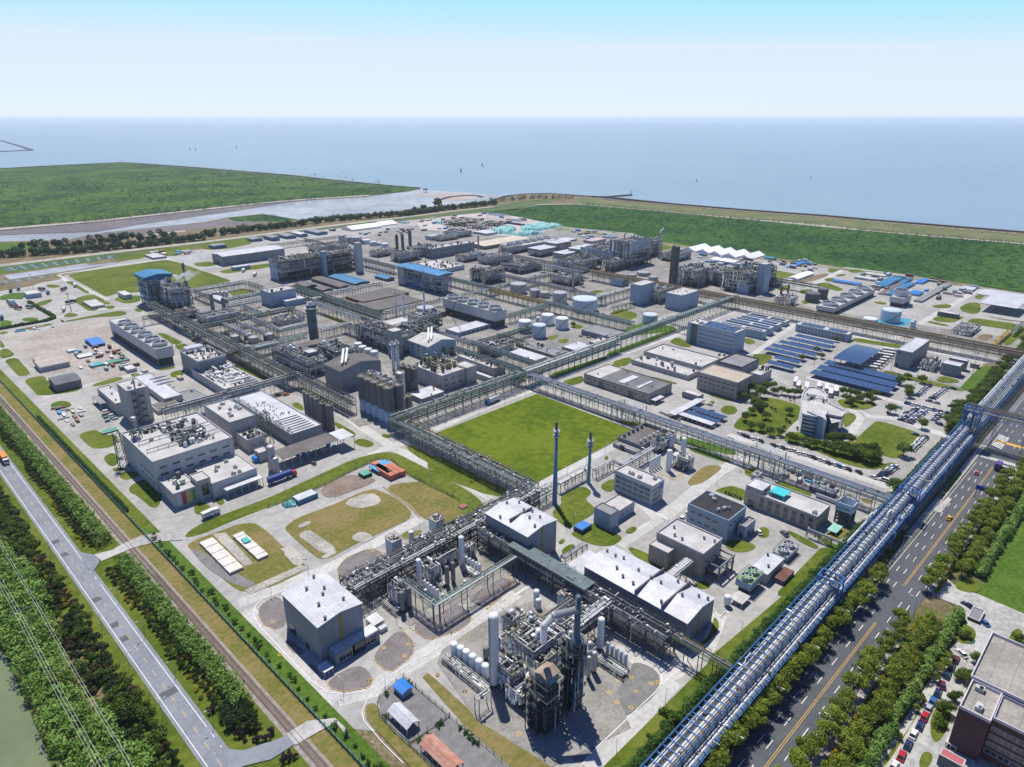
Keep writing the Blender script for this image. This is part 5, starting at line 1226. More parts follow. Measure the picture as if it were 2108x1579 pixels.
chimney('G4',1327,920,1230,16,20,'leftmost of three thin pale masts near the blue-roofed frame',VESW,VESS,1); chimney('G4',1415,955,1260,16,20,'middle of three thin pale masts near the blue-roofed frame',VESW,VESS,1); chimney('G4',1640,950,1270,18,22,'rightmost of three thin pale masts near the blue-roofed frame',VESW,VESS,1)
t,(X,Y,r,h)=column('G4',418,1110,1480,100,'thick dark grey reactor column with bulky conical head','reactor_column','column',VESK,3,.6,ladder=True,plat=3)
mb=MB().cyl(X,Y,h,h+4,r,12,r*.35); mb.ring(X,Y,h-1,h-.8,r+2,r); clutter_mb(mb,X-r-1,Y-r-1,X+r,Y+r,h-.8,26,random.Random(3),.7,3); mb.build('head',CLUT,t)
# ------------------------------------------------------------------ cooling towers
cooling('D1',(1195,445),(845,225),(1345,425),580,6,'long pale cooling tower with six steaming fans, west side','y',inset=.12,bat='n')
cooling('G5',(625,1175),(65,1020),(750,1140),1350,5,'long pale cooling tower with five fan stacks near the white tanks','y',inset=.0)
cooling('C4',(775,640),(612,625),(1028,500),690,5,'white cooling tower with five fan stacks and side pipes by the yellow rack','x',inset=0)
cooling('G5',(835,470),(700,430),(1290,380),545,6,'distant white cooling tower with six fan stacks near the building site','x')
t,B=cooling('C4',(1240,575),(1163,550),(1320,545),640,1,'single-cell cube cooling tower with one large round stack','x',fh=6,r=6.5)
# ------------------------------------------------------------------ tanks
for a in (('G5',1600,1020,1150,272,'largest white storage tank with pale blue shell',VESB),('C3',838,1040,1105,112,'white tank standing alone by the green-grey pipe bridge',VESB),
 ('G5',1197,1195,1300,140,'white tank with pink ladder, rear left of the tank cluster',VESW),('G5',1352,1232,1345,142,'white tank with pink ladder, right of the tank cluster',VESW),
 ('G5',950,1262,1380,145,'white tank partly behind the pipe rack, left of the cluster',VESW),('G5',1105,1305,1440,150,'white tank at the front of the cluster with green stair',VESB),
 ('G5',1095,1222,1275,55,'small white tank behind the tank cluster',VESW),('G5',880,860,960,180,'pale grey tank beyond the yellow pipe rack',VESS),
 ('G5',1055,925,1000,105,'middle-sized grey tank beyond the yellow pipe rack',VESS),('G5',1165,950,1010,110,'partly hidden grey tank beyond the yellow pipe rack',VESS),('G5',1330,955,1075,160,'tall pale tank just left of the largest white tank',VESS),
 ('G4',1660,1115,1185,195,'pale domed tank behind the thin masts',VESS),('G4',1833,1155,1210,105,'small brown tank beside the pale domed tank',VESD),
 ('G4',760,335,400,90,'leftmost of three grey tanks behind the long open frame',VESS),('G4',835,355,420,90,'middle of three grey tanks behind the long open frame',VESS),('G4',910,355,430,120,'rightmost of three grey tanks behind the long open frame',VESS),
 ('G4',1020,385,430,95,'low white tank right of the open frame tower',VESW),('G4',1095,405,450,80,'second low white tank right of the open frame tower',VESW),('G4',1160,415,450,60,'third small low white tank right of the open frame',VESW),('G4',1222,425,490,85,'upright white tank near the dark distant columns',VESW),
 ('C4',603,530,590,100,'brown-grey tank left of the five-fan cooling tower',VESR),('C4',678,500,570,70,'smaller brown-grey tank behind its neighbour',VESR),
 ('G2',700,400,520,200,'teal-white clarifier tank with ringed walkway',VESB),('G2',475,490,560,150,'low round clarifier with walkway beside the teal pool',VESW),
 ('J1',650,790,860,105,'domed tank leftmost in the pipe-rack square',VESS),('J1',790,770,830,90,'domed tank behind its neighbours in the rack square',VESS),('J1',845,805,870,110,'domed tank foremost in the rack square',VESS),('J1',1010,770,830,110,'domed tank rightmost in the rack square',VESS),
 ('C3',706,752,775,70,'low grey tank below the tall blue block',VESS),('C3',790,735,760,100,'wide low grey tank below the tall blue block',VESS),('C3',860,768,800,70,'small low grey tank right of the tall blue block',VESS)):
 tank(*a)
G_=G('G2',780,560); sheet('pool',PTS('G2','550 520 620 480 900 500 880 560 800 580 660 590 560 560'),.3,mat('teal_pool',(.06,.30,.40),.2),0)
column('G2',925,525,600,38,'left of two pale blue upright drums beside the yellow rack','storage_drum','drum',VESB,0,.2,n=14); column('G2',950,510,590,34,'right of two pale blue upright drums beside the yellow rack','storage_drum','drum',VESB,0,.2,n=14)
# ================================================================== PIPE RACKS
rack('','806 862 1102 998',8.5,'pale green pipe rack along the west side of the playing lawn',8,3,STEELG,(PIPEW,PIPES,PIPEG,PIPET),npl=8,rail=True,busy=1.5)
rack('','806 858 1078 768',10,'broad pipe rack on the north-west side of the playing lawn, joining the silos',8.5,3,STEELG,(PIPES,PIPEG,PIPED),npl=8,rail=True,busy=1.5)
rack('','1084 770 1838 1024',9,'pipe rack with silver pipes running past the parking lane to the blue bridge',5.5,2,STEELG,(PIPES,PIPEW),npl=7)
rack('','1082 764 1272 696',11,'pipe rack with teal handrails in front of the grey stores',6,3,STEELG,(PIPES,PIPEG,PIPEW),npl=7,rail=True)
rack('','1276 694 1515 608',11,'green-grey pipe rack leading up to the yellow rack',6,2,STEELG,(PIPEG,PIPEG,PIPES),npl=6)
rack('','1214 556 2200 742',11,'long yellow-topped pipe rack crossing the whole east side',9,3,STEELC,(PIPEY,PIPET,PIPES,PIPEY),npl=8,bay=8)
rack('G5','590 920 1180 1060',9,'bright yellow pipe run beyond the five-fan cooling tower',6,2,STEELG,(PIPEY,PIPEG,PIPEY),npl=5)
rack('G5','1190 1062 2108 1290',9,'green pipe rack passing in front of the largest white tank',7,2,STEELG,(PIPEG,PIPES),npl=6)
rack('G5','760 1205 1200 1085',8,'short pipe rack from the cooling tower end to the green rack',6,2,STEELG,(PIPEG,PIPES),npl=5)
rack('G5','560 915 860 845',8,'short pipe rack left of the pale grey tank',5,2,STEELG,(PIPES,PIPEG),npl=5)
rack('G5','930 815 1240 755',9,'pipe rack linking two process areas north of the pale tanks',6,2,STEELG,(PIPES,PIPEG),npl=5)
rack('G5','700 765 1480 930',10,'pipe rack running behind the row of pale tanks',6,2,STEELC,(PIPET,PIPES),npl=6)
rack('G5','1480 930 1800 1010',9,'pipe rack end section just above the largest white tank',6,2,STEELG,(PIPES,PIPEG),npl=5)
rack('G5','140 790 590 915',9,'pipe rack running south from the blue-roofed frame',6,2,STEELG,(PIPEG,PIPES),npl=6)
rack('G5','820 560 1640 705',10,'distant pipe rack south of the far cooling tower',6,2,STEELG,(PIPET,PIPES),npl=5,bay=9)
rack('G5','1100 655 1600 735',9,'pipe rack just behind the thin twin stacks',6,2,STEELG,(PIPEW,PIPES),npl=5,bay=9)
rack('G4','200 888 1230 1190',9,'dense green pipe rack beside the dark-roofed sheds',7,3,STEELG,(PIPEG,PIPES,PIPEG),npl=7)
rack('J1','1530 425 1990 605',9,'pale-topped pipe rack beside the thick grey reactor',5,2,STEELG,(PIPEW,PIPES),npl=5)
rack('','297 624 613 766',11,'longest dark pipe rack across the west of the plant, upper part',7,3,STEELG,(PIPED,PIPES,PIPEG,PIPED),npl=7,rail=True)
rack('','615 768 722 822',10,'dark pipe rack running down to the lower silo group',6,3,STEELG,(PIPED,PIPES,PIPED),npl=6,rail=True)
rack('','340 848 611 765',9.5,'dark pipe rack passing behind the ribbed hall',6,2,STEELG,(PIPED,PIPES,PIPEW),npl=7)
rack('','461 730 512 716',10,'short dark walkway rack to the block with silver drums',5,2,STEELD,(PIPED,PIPED),npl=5)
rack('J1','270 682 1300 490',9,'pipe rack along the north side of the rack square',6,2,STEELG,(PIPED,PIPEG,PIPES),npl=6)
for i,(s_,l) in enumerate((('525 650 760 775','first narrow pipe rack inside the rack square'),('670 620 960 775','second narrow pipe rack inside the rack square'),('840 600 1130 725','third narrow pipe rack inside the rack square'),('720 460 960 550','narrow pipe rack left of the white-roofed block'),('1260 495 1440 580','narrow pipe rack ending at the grey reactor'),('780 210 960 272','narrow pipe rack at the small square lawn'),('190 300 380 375','narrow pipe rack behind the steaming boiler plant'),('1840 655 2050 760','narrow pipe rack right of the grey reactor'))): rack('J1',s_,8,l,4,2,STEELG,(PIPEG,PIPES,PIPEW),npl=4)
for i,(s_,l) in enumerate((('810 925 1410 785','pipe rack along the south side of the rack square'),('1580 735 1880 650','bulky pipe rack just right of the grey reactor'),('1120 730 1420 650','pipe rack with white posts inside the rack square'),('190 292 760 205','pipe rack along the edge of the big north lawn'),('560 395 930 322','upper of two pipe racks left of the white-roofed block'),('570 450 930 395','lower of two pipe racks left of the white-roofed block'),('850 915 1130 870','short pipe rack before the white-edged concrete frame'),('1480 395 1640 370','short pipe rack behind the grey reactor head'))): rack('J1',s_,8,l,5,2,STEELG,(PIPES,PIPEG,PIPEW),npl=5)
rack('D1','1110 200 1330 150',8,'pipe rack joining the six-fan cooling tower to the long dark rack',4,2,STEELG,(PIPEG,PIPES),npl=4)
rack('D1','1400 880 1600 860',7,'short pipe rack between the production hall and the ribbed hall',4,2,STEELG,(PIPES,PIPED),npl=4)
rack('D3','90 300 320 400',8,'pale pipes passing in front of the white-roofed workshop',4,2,STEELC,(PIPEW,PIPES),npl=5)
rack('D3','330 385 860 555',8,'pipe rack along the low white slab roof',5,2,STEELG,(PIPEG,PIPES,PIPEW),npl=5)
rack('D3','240 425 700 615',8,'pipe rack behind the flat beige box building',5,2,STEELG,(PIPEG,PIPES),npl=5)
rack('D3','400 385 820 262',8,'pipe rack passing in front of the white tank cluster',4,2,STEELG,(PIPED,PIPEG),npl=4)
rack('D3','560 325 740 395',8,'short dark pipe rack at the pipe-rack square corner',4,2,STEELG,(PIPED,PIPES),npl=4)
rack('D3','690 590 700 660',9,'green stair-like rack end by the rack crossing',4,3,mat('bright_green_steel',(.03,.28,.16),.6,.2,.4),(PIPEG,PIPES),npl=4)
rack('C3','455 925 700 838',9,'pipe rack in front of the blue-grey compressor house',5,2,STEELG,(PIPEW,PIPEG),npl=5)
rack('C3','1000 1110 1085 1140',6,'short low pipe rack next to the tall office with solar roof',3,1,STEELG,(PIPES,),npl=3)
rack('C3','570 1000 700 950',5,'low pipe rack at the foot of the compressor house',4,1,STEELG,(PIPES,PIPEG),npl=4)
rack('C4','290 420 655 482',9,'pipe rack on tall trestles east of the big process frame',5,2,STEELG,(PIPET,PIPEG),npl=5,bay=9)
rack('G4','0 448 700 338',7,'pale pipe rack behind the long open frame',5,2,STEELC,(PIPET,PIPES),npl=5)
rack('G4','330 375 880 492',9,'pipe rack meeting the long open frame from behind',5,2,STEELG,(PIPES,PIPEG),npl=5)
rack('G4','985 590 1330 680',9,'green pipe rack between long open frame and blue-roofed frame',7,2,STEELG,(PIPEG,PIPEG,PIPES),npl=6)
rack('G4','990 660 1340 745',6,'pale twin pipes between the two big frames',4,1,STEELG,(PIPEW,),npl=4)
rack('G4','560 965 1180 850',8,'white pipe run between the dark-roofed sheds',5,2,STEELD,(PIPEW,PIPEW,PIPES),npl=5)
rack('G4','1200 1160 1850 1030',7,'low pipe rack running up to the five-fan cooling tower',5,2,STEELG,(PIPES,PIPEG,PIPET),npl=5)
rack('G5','190 1000 560 920',9,'pipe rack behind the five fan stacks',6,2,STEELG,(PIPEG,PIPES),npl=5)
rack('','702 1196 1108 1012',9,'crowded silver pipe rack linking the halls of the gas plants',9,3,STEELD,(PIPES,PIPED,PIPES,PIPEW),npl=9,thick=.18,rail=True,busy=5)
t,P_,w_=rack('E3','300 125 1530 735',9,'dark crowded pipe rack beside the two white-roofed warehouses',7,3,STEELD,(PIPED,PIPES,PIPED),npl=8,rail=True,thick=.18,busy=3)
a=G('E3',525,195,10.6); b=G('E3',1005,465,10.6); single(MB().box(a[0]-3.2,b[1],10.5,a[0]+3.2,a[1],10.75),'walkway_roof',mat('greenish_roof',(.11,.15,.155),.75,.2,.3,lines=(60,2,.05,.8)),'long grey-green roof strip laid over the dark pipe rack','roof')
rack('E2','1115 690 1385 872 1945 520',9,'green open pipe loop round the western half of the slab',3.2,1,STEELG,(PIPEG,PIPES,PIPEW),npl=4,bay=12)
rack('E3','1512 772 1865 968',8.5,'yellow-railed truss bridge carrying pipes to the blue rack',3,1,STEELG,(PIPEY,PIPEY,PIPES),npl=3,truss=True,rail=True,bay=5)
rack('E3','850 705 1135 578',10,'fat silver ducts on a rack feeding the slim stack',4.5,2,STEELD,(PIPES,PIPEW),npl=6,busy=3)
rack('F4','830 640 1330 420',7,'pipe rack behind the nearest cold box',4,2,STEELD,(PIPES,PIPED),npl=5)
rack('G1','0 1060 330 920',7,'green lattice pipe rack at the corner of the playing lawn',6,2,STEELG,(PIPEG,PIPEW),npl=5,bay=5)
rack('G1','430 890 790 695',5,'pale pipe run with goose-neck legs between the two chimneys',2,1,STEELD,(PIPEW,),npl=3,bay=5)
rack('G1','880 715 1085 598',5,'pale pipe run between shorter chimney and dark annex',2.4,1,STEELD,(PIPEW,),npl=3,bay=5)
rack('G1','1090 600 1240 655',5,'short pale pipe run ending at the dark annex',2.4,1,STEELD,(PIPEW,),npl=3,bay=5)
rack('D3','1510 1345 1740 1210',6,'pipe rack between compressor hall and white office',3,2,STEELD,(PIPEW,PIPES),npl=4)
rack('D4','85 1450 270 1335',8,'white pipe bridge between long warehouse and beige block',4.5,1,STEELG,(PIPEW,PIPES),npl=5,bay=5,truss=True)
rack('D4','1165 1100 1465 1195',3.5,'low pale pipes along the fence below the training tower',1.4,1,STEELC,(PIPEW,),npl=3,bay=6)
rack('D4','1470 1195 1755 905',3.5,'pale pipes climbing beside the blue bridge hedge',1.4,1,STEELC,(PIPEW,),npl=3,bay=6)
rack('E3','815 285 985 215',5,'dark pipe gallery north of the long warehouse',2.5,1,STEELD,(PIPED,PIPES),npl=3)
rack('E3','300 1160 380 1110',6,'white goal-post pipe frame over the lawn edge',2,1,STEELW,(PIPEW,),npl=2,bay=8)
X1,Y1=G('D4',860,480,9.5); 
for (k,x,y,lab) in (('D4',850,490,'square loop of pipes raised over the parking lane rack'),('D3',1560,885,'square loop of pipes on the rack by the dark-roofed warehouse')):
 X,Y=G(k,x,y,10); t=thing('pipe_loop',lab,'pipe loop',(X,Y,0)); mb=MB()
 for i in range(6): q=1.2+i*.9; mb.pipe([(X-q,Y-q*1.4,10.6),(X+q,Y-q*1.4,10.6),(X+q,Y+q*1.4,10.6),(X-q,Y+q*1.4,10.6),(X-q,Y-q*1.4,10.6)],.17,6)
 mb.build('pipe',PIPEW,t,True); mb=MB()
 for a in (-6.5,0,6.5):
  for b in (-8,0,8): mb.bar((X+a,Y+b,0),(X+a,Y+b,10.2),.18)
  mb.bar((X+a,Y-8,10.2),(X+a,Y+8,10.2),.16)
 mb.build('frame',STEELG,t)
BT_,_a,_b=rack('','',12,'blue steel pipe bridge running the whole length of the tree-lined road',5.0,2,STEELB,(PIPEW,PIPES,PIPEW,PIPEW,PIPES,PIPEB,PIPED,PIPET),bay=6,npl=7,world=[(60,63.6),(417,63.6)],gap=3,thick=.13)
mb=MB(); q=61
while q < 416: mb.bar((q,61.2,13.1),(q,66.9,13.1),.13); mb.bar((q,66.8,12.4),(q,66.8,13.9),.07); mb.bar((q,61.2,12),(q,61.2,13.1),.1); mb.bar((q,58.2,9.2),(q,61.1,9.2),.12); q += 3
for z in (13.2,13.9): mb.bar((60,66.8,z),(417,66.8,z),.05)
mb.build('cross_beams',STEELB,BT_)
rack('','',8.5,'lower blue side deck of pipes facing the road',2.6,2,STEELB,(PIPES,PIPEW,PIPEB),bay=6,npl=5,world=[(60,59.6),(417,59.6)],gap=2.2,thick=.12)
XB,YB=G('I1',1190,320,21)
rack('','',21,'raised blue pipe bridge section beside the car park',6,2,STEELB,(PIPEW,PIPEB,PIPET),bay=8,npl=6,world=[(421,63.7),(XB,63.7)],rail=True)
rack('','',21,'rust-topped pipe bridge crossing high over the road',6,2,STEELB,(PIPET,PIPEW,PIPET),bay=14,npl=6,world=[(XB+3,66),(XB+3,-60)],rail=True,truss=True)
rack('','',12,'pale pipe bridge continuing beyond the road crossing',8,2,STEELB,(PIPEW,PIPEB,PIPET),bay=8,npl=8,world=[(XB+7,62.5),(900,62.5)])
for xx,lab in ((227,'blue portal frame astride the pipe bridge, nearest the camera'),(316,'blue portal frame where the parking lane rack meets the bridge'),(419,'tall blue stair tower where the bridge steps up')):
 t=thing('portal_frame',lab,'portal frame',(xx,63,0)); mb=MB(); hh=14.5 if xx < 400 else 23
 for a in (-2.5,2.5):
  for b in (-4.2,-1,3.6): mb.bar((xx+a,63+b,0),(xx+a,63+b,hh),.22)
  for z in (hh,hh-2,hh*.6): mb.bar((xx+a,58.8,z),(xx+a,66.6,z),.18)
  mb.bar((xx+a,58.8,hh*.6),(xx+a,66.6,hh-2),.12); mb.bar((xx+a,66.6,0),(xx+a,58.8,hh*.6),.12)
 for b in (-4.2,3.6):
  for z in (hh,hh-2,hh*.6,hh*.3): mb.bar((xx-2.5,63+b,z),(xx+2.5,63+b,z),.15)
 mb.build('frame',STEELB,t); MB().box(xx-2.4,59,hh-2.1,xx+2.4,66.4,hh-2).build('landing',GRATE,t)
# ================================================================== DARK PROCESS FRAMES NORTH
BLW=WALLB
unitp('G4',(75,640),(0,592),(925,505),855,'very long open frame building of the north side with three pale towers',levels=4,steel=mat('olive_frame',(.10,.105,.085),.8,.2,.3),dens=.7,nves=10,ncol=0,seed=61,tower=False,thick=.35,walls=[('x',.3,1,0,1.05,BLW)])
for (N,L,R,by,lab) in (((548,520),(520,510),(575,512),790,'slim pale blue stair tower in the middle of the long open frame'),((925,425),(868,420),(968,418),745,'broad pale blue tower at the right end of the long open frame')):
 building('G4',N,L,R,by,lab,'stair_tower','tower',WALLB if by > 760 else WALLW,ROOFP,par=.2,wx=(1,4,1,1))
t,FB=unitp('G4',(1800,795),(1380,680),(1935,760),985,'open frame building with bright blue roof and pale end towers',levels=3,steel=STEELC,dens=1.1,nves=6,ncol=0,seed=62,tower=False,thick=.35,walls=[('x',.1,.8,.06,.3,mat('blue_panel',(.02,.09,.22),.6)),('x',.1,.8,.40,.62,MATS['blue_panel']),('x',.12,.22,0,1,WALLP),('x',.84,.99,0,1.06,WALLP),('y',.3,.6,0,.95,WALLE)]); x0,y0,x1,y1,h=FB
building('',None,None,None,None,'blue gable roof crowning the open frame building','blue_roof','roof',STEELC,mat('azure_roof',(.02,.19,.42),.5,.1,.3,lines=(60,1.2,.05,.85)),'gy',d=(x0-1.5,y0-1.5,x1+1.5,y1+1,h+1.5),z0=h+.3,rise=1.2,par=0)
t,BT=unitp('G3',(1530,1010),(1445,945),(1700,930),1290,'boiler plant tower with stepped blue roofs beside the big north lawn',levels=5,steel=STEELC,dens=1.2,nves=3,ncol=0,seed=63,tower=False,thick=.4,walls=[('x',0,1,.5,.75,mat('boiler_blue',(.03,.14,.26),.6)),('x',0,.6,.15,.4,MATS['boiler_blue']),('y',.1,.9,.78,1.1,MATS['boiler_blue'])]); x0,y0,x1,y1,h=BT
building('',None,None,None,None,'blue hood roof on top of the boiler plant tower','hood','hood',mat('hood_blue',(.02,.12,.25),.6),ROOFT,'gy',d=(x0-2,y0-2,x1+2,y1+2,h+3),z0=h+.3,rise=2,par=0)
for q in (.25,.5,.72): single(MB().box(x0-2.6,y0+1,h*q,x0-.5,y1,h*q+.3),'blue_awning',ROOFT,'blue awning on the %s of the boiler plant tower' % {.25: 'lowest storey',.5: 'middle storey',.72: 'upper storey'}[q],'awning')
unitp('G3',(1760,1100),(1640,1040),(1960,1060),1310,'dark pipe-packed frame beside the boiler plant tower',levels=5,steel=STEELD,dens=1.4,nves=6,ncol=1,seed=64,thick=.3)
chimney('G3',1885,810,1200,30,36,'pale chimney behind the steaming boiler plant',VESD,VESD,0)
t,W=building('J1',(1050,348),(930,300),(1265,272),500,'tall pale block with a dark fan unit on its roof','block','block',WALLB,ROOFP,par=.8,clut=10,seed=31); x0,y0,x1,y1,h=W
building('J1',(1215,432),(1100,385),(1400,378),495,'lower pale block with gleaming white roof in front of the tall pale block','block','block',WALLB,ROOFW,par=.3,vents=4,seed=32)
unitp('J1',(345,625),(230,570),(700,540),690,'pipe-packed unit with white-framed front bays near the rack square',levels=3,steel=STEELC,dens=1.8,nves=8,ncol=0,seed=65,tower=False)
for i,(x,y,b_) in enumerate(((390,370,520),(520,410,520))): column('J1',x,y,b_,42,('left' if i == 0 else 'right')+' grey cone-topped dryer near the white-framed bays','dryer_column','column',VESD,1,1.6)
for i in range(4): column('J1',420+45*i,325-2*i,380,38,'silver bin in the row behind the grey dryers','bin','silo',VESS,0,.4,group='silver bins behind the grey dryers',n=12)
building('J1',(490,420),(400,370),(570,400),455,'small white gable-roofed hut between the grey dryers','hut','hut',WALLB,ROOFW,'gy',rise=1)
for (k,N,L,R,by,lab,rf,wl) in (
 ('G4',(900,868),(615,782),(1050,835),900,'long shed with teal-blue roof below the long open frame',ROOFT,WALLD),('G4',(720,905),(450,800),(870,880),940,'long shed with brown-grey roof beside the teal-blue one',ROOFN,WALLD),
 ('G4',(370,900),(262,855),(480,872),950,'small dark blue-sided shed at the left of the brown-grey one',ROOFN,mat('navy_wall',(.02,.05,.10),.6)),('G4',(560,940),(465,905),(660,915),975,'low dark blue-sided shed in front of the brown-grey one',ROOFN,MATS['navy_wall']),
 ('G4',(1230,815),(1130,775),(1330,800),845,'small shed with sky blue roof left of the blue-roofed frame',ROOFT,WALLD),('G4',(1035,1065),(765,1005),(1440,945),1100,'wide brown-roofed shed with rusty end wall',ROOFN,mat('rust_wall',(.20,.07,.035),.8,.2,.3)),
 ('G4',(1165,1155),(890,1075),(1625,1035),1180,'widest brown-roofed shed with dark seams behind the thin masts',ROOFN,WALLD)): building(k,N,L,R,by,lab,'shed','shed',wl,rf,'flat' if 'wide' in lab else 'gy',rise=1.2,par=0)
building('C2',(1180,500),(1145,478),(1393,440),562,'distant grey office block with two bands of windows','office_building','office',WALLG,ROOFP,wy=(8,2,3.4,1.4),clut=40,par=.6,seed=33)
building('C2',(1235,618),(1068,580),(1370,590),645,'white building with crowded roof behind the blue-roofed frame','building','building',WALLW,ROOFP,clut=50,par=.5,seed=34)
building('C2',(1500,478),(1415,452),(1755,422),500,'distant hall with pale sandy roof and walls','hall','hall',mat('olive_wall',(.22,.21,.13),.8),mat('sandy_roof',(.50,.45,.36),.8,.1,.1),'gx',rise=1)
building('C1',(1425,990),(1265,975),(1740,932),1048,'long distribution hall with white ribbed roof and pale gable end, far left','hall','hall',WALLG,ROOFW,'gx',rise=1.6,wx=None,seed=3,door=[('x',.5,5,4)])
building('C1',(1335,925),(1285,915),(1392,910),945,'small blue-sided store above the distribution hall','store','store',mat('mid_blue_wall',(.08,.16,.28),.6),ROOFG,par=.2)
building('C1',(1455,1058),(1433,1050),(1543,1038),1080,'pale blue box trailer store on the north forecourt','store','store',WALLB,ROOFW,par=.1)
for i,(N,L,R,by,lab) in enumerate((((1560,885),(1545,872),(1625,875),900,'first'),((1690,870),(1625,858),(1740,868),892,'second'),((1775,862),(1715,850),(1845,858),880,'third'),((1860,850),(1800,838),(1915,848),868,'fourth'),((1960,842),(1895,822),(2035,835),858,'fifth'),((2060,822),(2045,815),(2080,818),832,'sixth'))): building('C1',N,L,R,by,lab+' of the small blue-grey sheds lined along the north road','shed','shed',MATS['mid_blue_wall'],ROOFW if i == 3 else ROOFG,'gy',par=0,rise=1)
UN=[('C3',(560,640),(480,535),(635,540),740,'dark blue process block with pale left panel in front of the reed field',5,[('x',0,1,.45,1.1,BLW),('y',0,1,.5,1.0,WALLD)],71),('C3',(680,560),(635,500),(760,490),740,'tallest dark blue process block in front of the reed field',7,[('x',0,1,.15,1.1,WALLG),('y',.1,.95,.7,1.1,BLW)],72),
 ('C3',(830,545),(800,520),(860,500),650,'rust-brown frame tower beside the tallest blue block',6,None,73),('C3',(560,670),(500,655),(660,640),740,'low dark pipe unit at the foot of the blue blocks',3,None,74),
 ('C3',(1010,620),(920,600),(1130,590),670,'green-grey pipe unit left of the white tents',4,None,75),('C3',(1160,745),(1045,710),(1240,705),860,'mid-height pipe unit right of the tall twin columns',4,[('y',.5,.7,0,1.1,BLW)],76),
 ('C3',(1585,770),(1385,720),(1695,690),912,'big dark green process frame with pale blue corner tower, east side',5,[('x',0,.4,0,.4,BLW)],77),('C3',(1350,760),(1240,720),(1470,720),850,'pipe-packed unit between the two eastern frames',4,None,78),
 ('C3',(885,900),(830,850),(990,850),980,'silver pipe unit between the two blue-grey boxes',3,None,79),('C3',(290,700),(190,640),(400,620),780,'process unit below the thin stacks',3,None,80) ,
 ('G5',(1380,820),(1280,760),(1620,790),900,'process unit with pale green decks and thin stacks',3,None,81),('G5',(1110,540),(1070,480),(1240,470),600,'left pale blue decked unit near the far cooling tower',3,None,82),('G5',(1300,470),(1240,420),(1370,410),560,'upper pale blue decked unit near the far cooling tower',3,None,83),('G5',(1390,590),(1330,530),(1500,510),640,'right pale blue decked unit near the far cooling tower',3,None,84),('G5',(1560,540),(1500,480),(1700,470),620,'rear pale blue decked unit near the far cooling tower',3,None,85),
 ('G5',(550,750),(490,700),(690,690),885,'dark green frame in the centre of the north area',5,None,86),('G5',(430,730),(380,700),(490,700),850,'narrow pipe unit left of the dark green frame',4,None,87),('G5',(900,700),(720,640),(1110,640),770,'broad low unit crowded with red-brown pipework',3,None,88),('G5',(600,600),(460,560),(780,540),680,'wide pipe unit behind the dark green frame',4,None,89),('G5',(780,500),(710,460),(850,440),570,'column-studded unit left of the far cooling tower',4,None,90),('G5',(320,590),(230,550),(460,520),650,'pipe unit right of the distant grey office',3,None,91),
 ('G4',(1400,560),(1310,520),(1560,500),650,'unit with rust-orange pipes below the three dark columns',3,None,92),('G4',(1150,540),(1070,510),(1330,490),590,'low unit left of the three dark columns',2,None,93),('G4',(1560,500),(1480,470),(1690,440),600,'pipe unit between dark columns and grey office',3,None,94),('G4',(480,480),(400,450),(860,440),530,'row of low vessels behind the long open frame',2,None,95),
 ('G5',(60,380),(0,350),(160,330),420,'low unit behind the distant grey office',2,None,96),('C2',(1320,400),(1260,380),(1400,375),430,'low grey unit before the building site',2,None,97),('J1',(100,560),(0,520),(230,500),640,'pipe unit right behind the long dark rack',2,None,98),
 ('C4',(400,590),(350,560),(510,560),640,'pipework skid with two slim stacks by the yellow rack',1,None,99),('C4',(330,470),(290,440),(360,440),500,'small pipe unit at the corner of the eastern frame',2,None,100),('G4',(1600,1260),(1480,1210),(1790,1170),1380,'pipe unit in front of the pale domed tank',3,None,101),('D3',(520,470),(400,420),(640,400),520,'low pump deck inside the pipe-rack square',1,None,102),('G4',(120,1290),(30,1230),(330,1230),1350,'white-decked unit beside the grey reactor',2,None,103),('C3',(1120,720),(1060,700),(1180,680),800,'unit with yellow-orange hoods beside the tall twin columns',4,None,104)]
for (k,N,L,R,by,lab,lv,wl,sd) in UN:
 cc={73: mat('rust_steel',(.13,.085,.06),.8,.3,.4),82: STEELG}.get(sd,STEELG if sd % 3 else STEELD)
 unitp(k,N,L,R,by,lab,levels=lv,steel=cc,dens=1.3 if sd < 90 else 1.8,nves=6,ncol=3 if sd % 2 else 2,seed=sd,walls=wl,thick=.3,tower=sd % 2 == 0,roofm=(ROOFW if sd in (82,83,84,85) else None),pipes=(PIPES,PIPEW,PIPET) if sd != 88 else (PIPES,RUST,PIPEW))
for (k,N,L,R,by,lab) in (('C3',(785,840),(702,820),(845,803),985,'left blue-grey box of the compressor house, tall and narrow'),('C3',(1060,915),(975,878),(1178,868),1030,'right pale blue-grey box of the compressor house with roof vents'),('C3',(620,800),(565,780),(700,790),850,'small blue-grey block behind the compressor house'),('C3',(1670,690),(1645,670),(1698,668),905,'slim pale blue tower at the corner of the eastern frame'),('C3',(1480,680),(1450,675),(1505,675),715,'small white box on the top of the eastern frames')):
 building(k,N,L,R,by,lab,'block','block',BLW if 'white' not in lab else WALLW,ROOFP,par=.3,vents=6 if 'vents' in lab else 0)
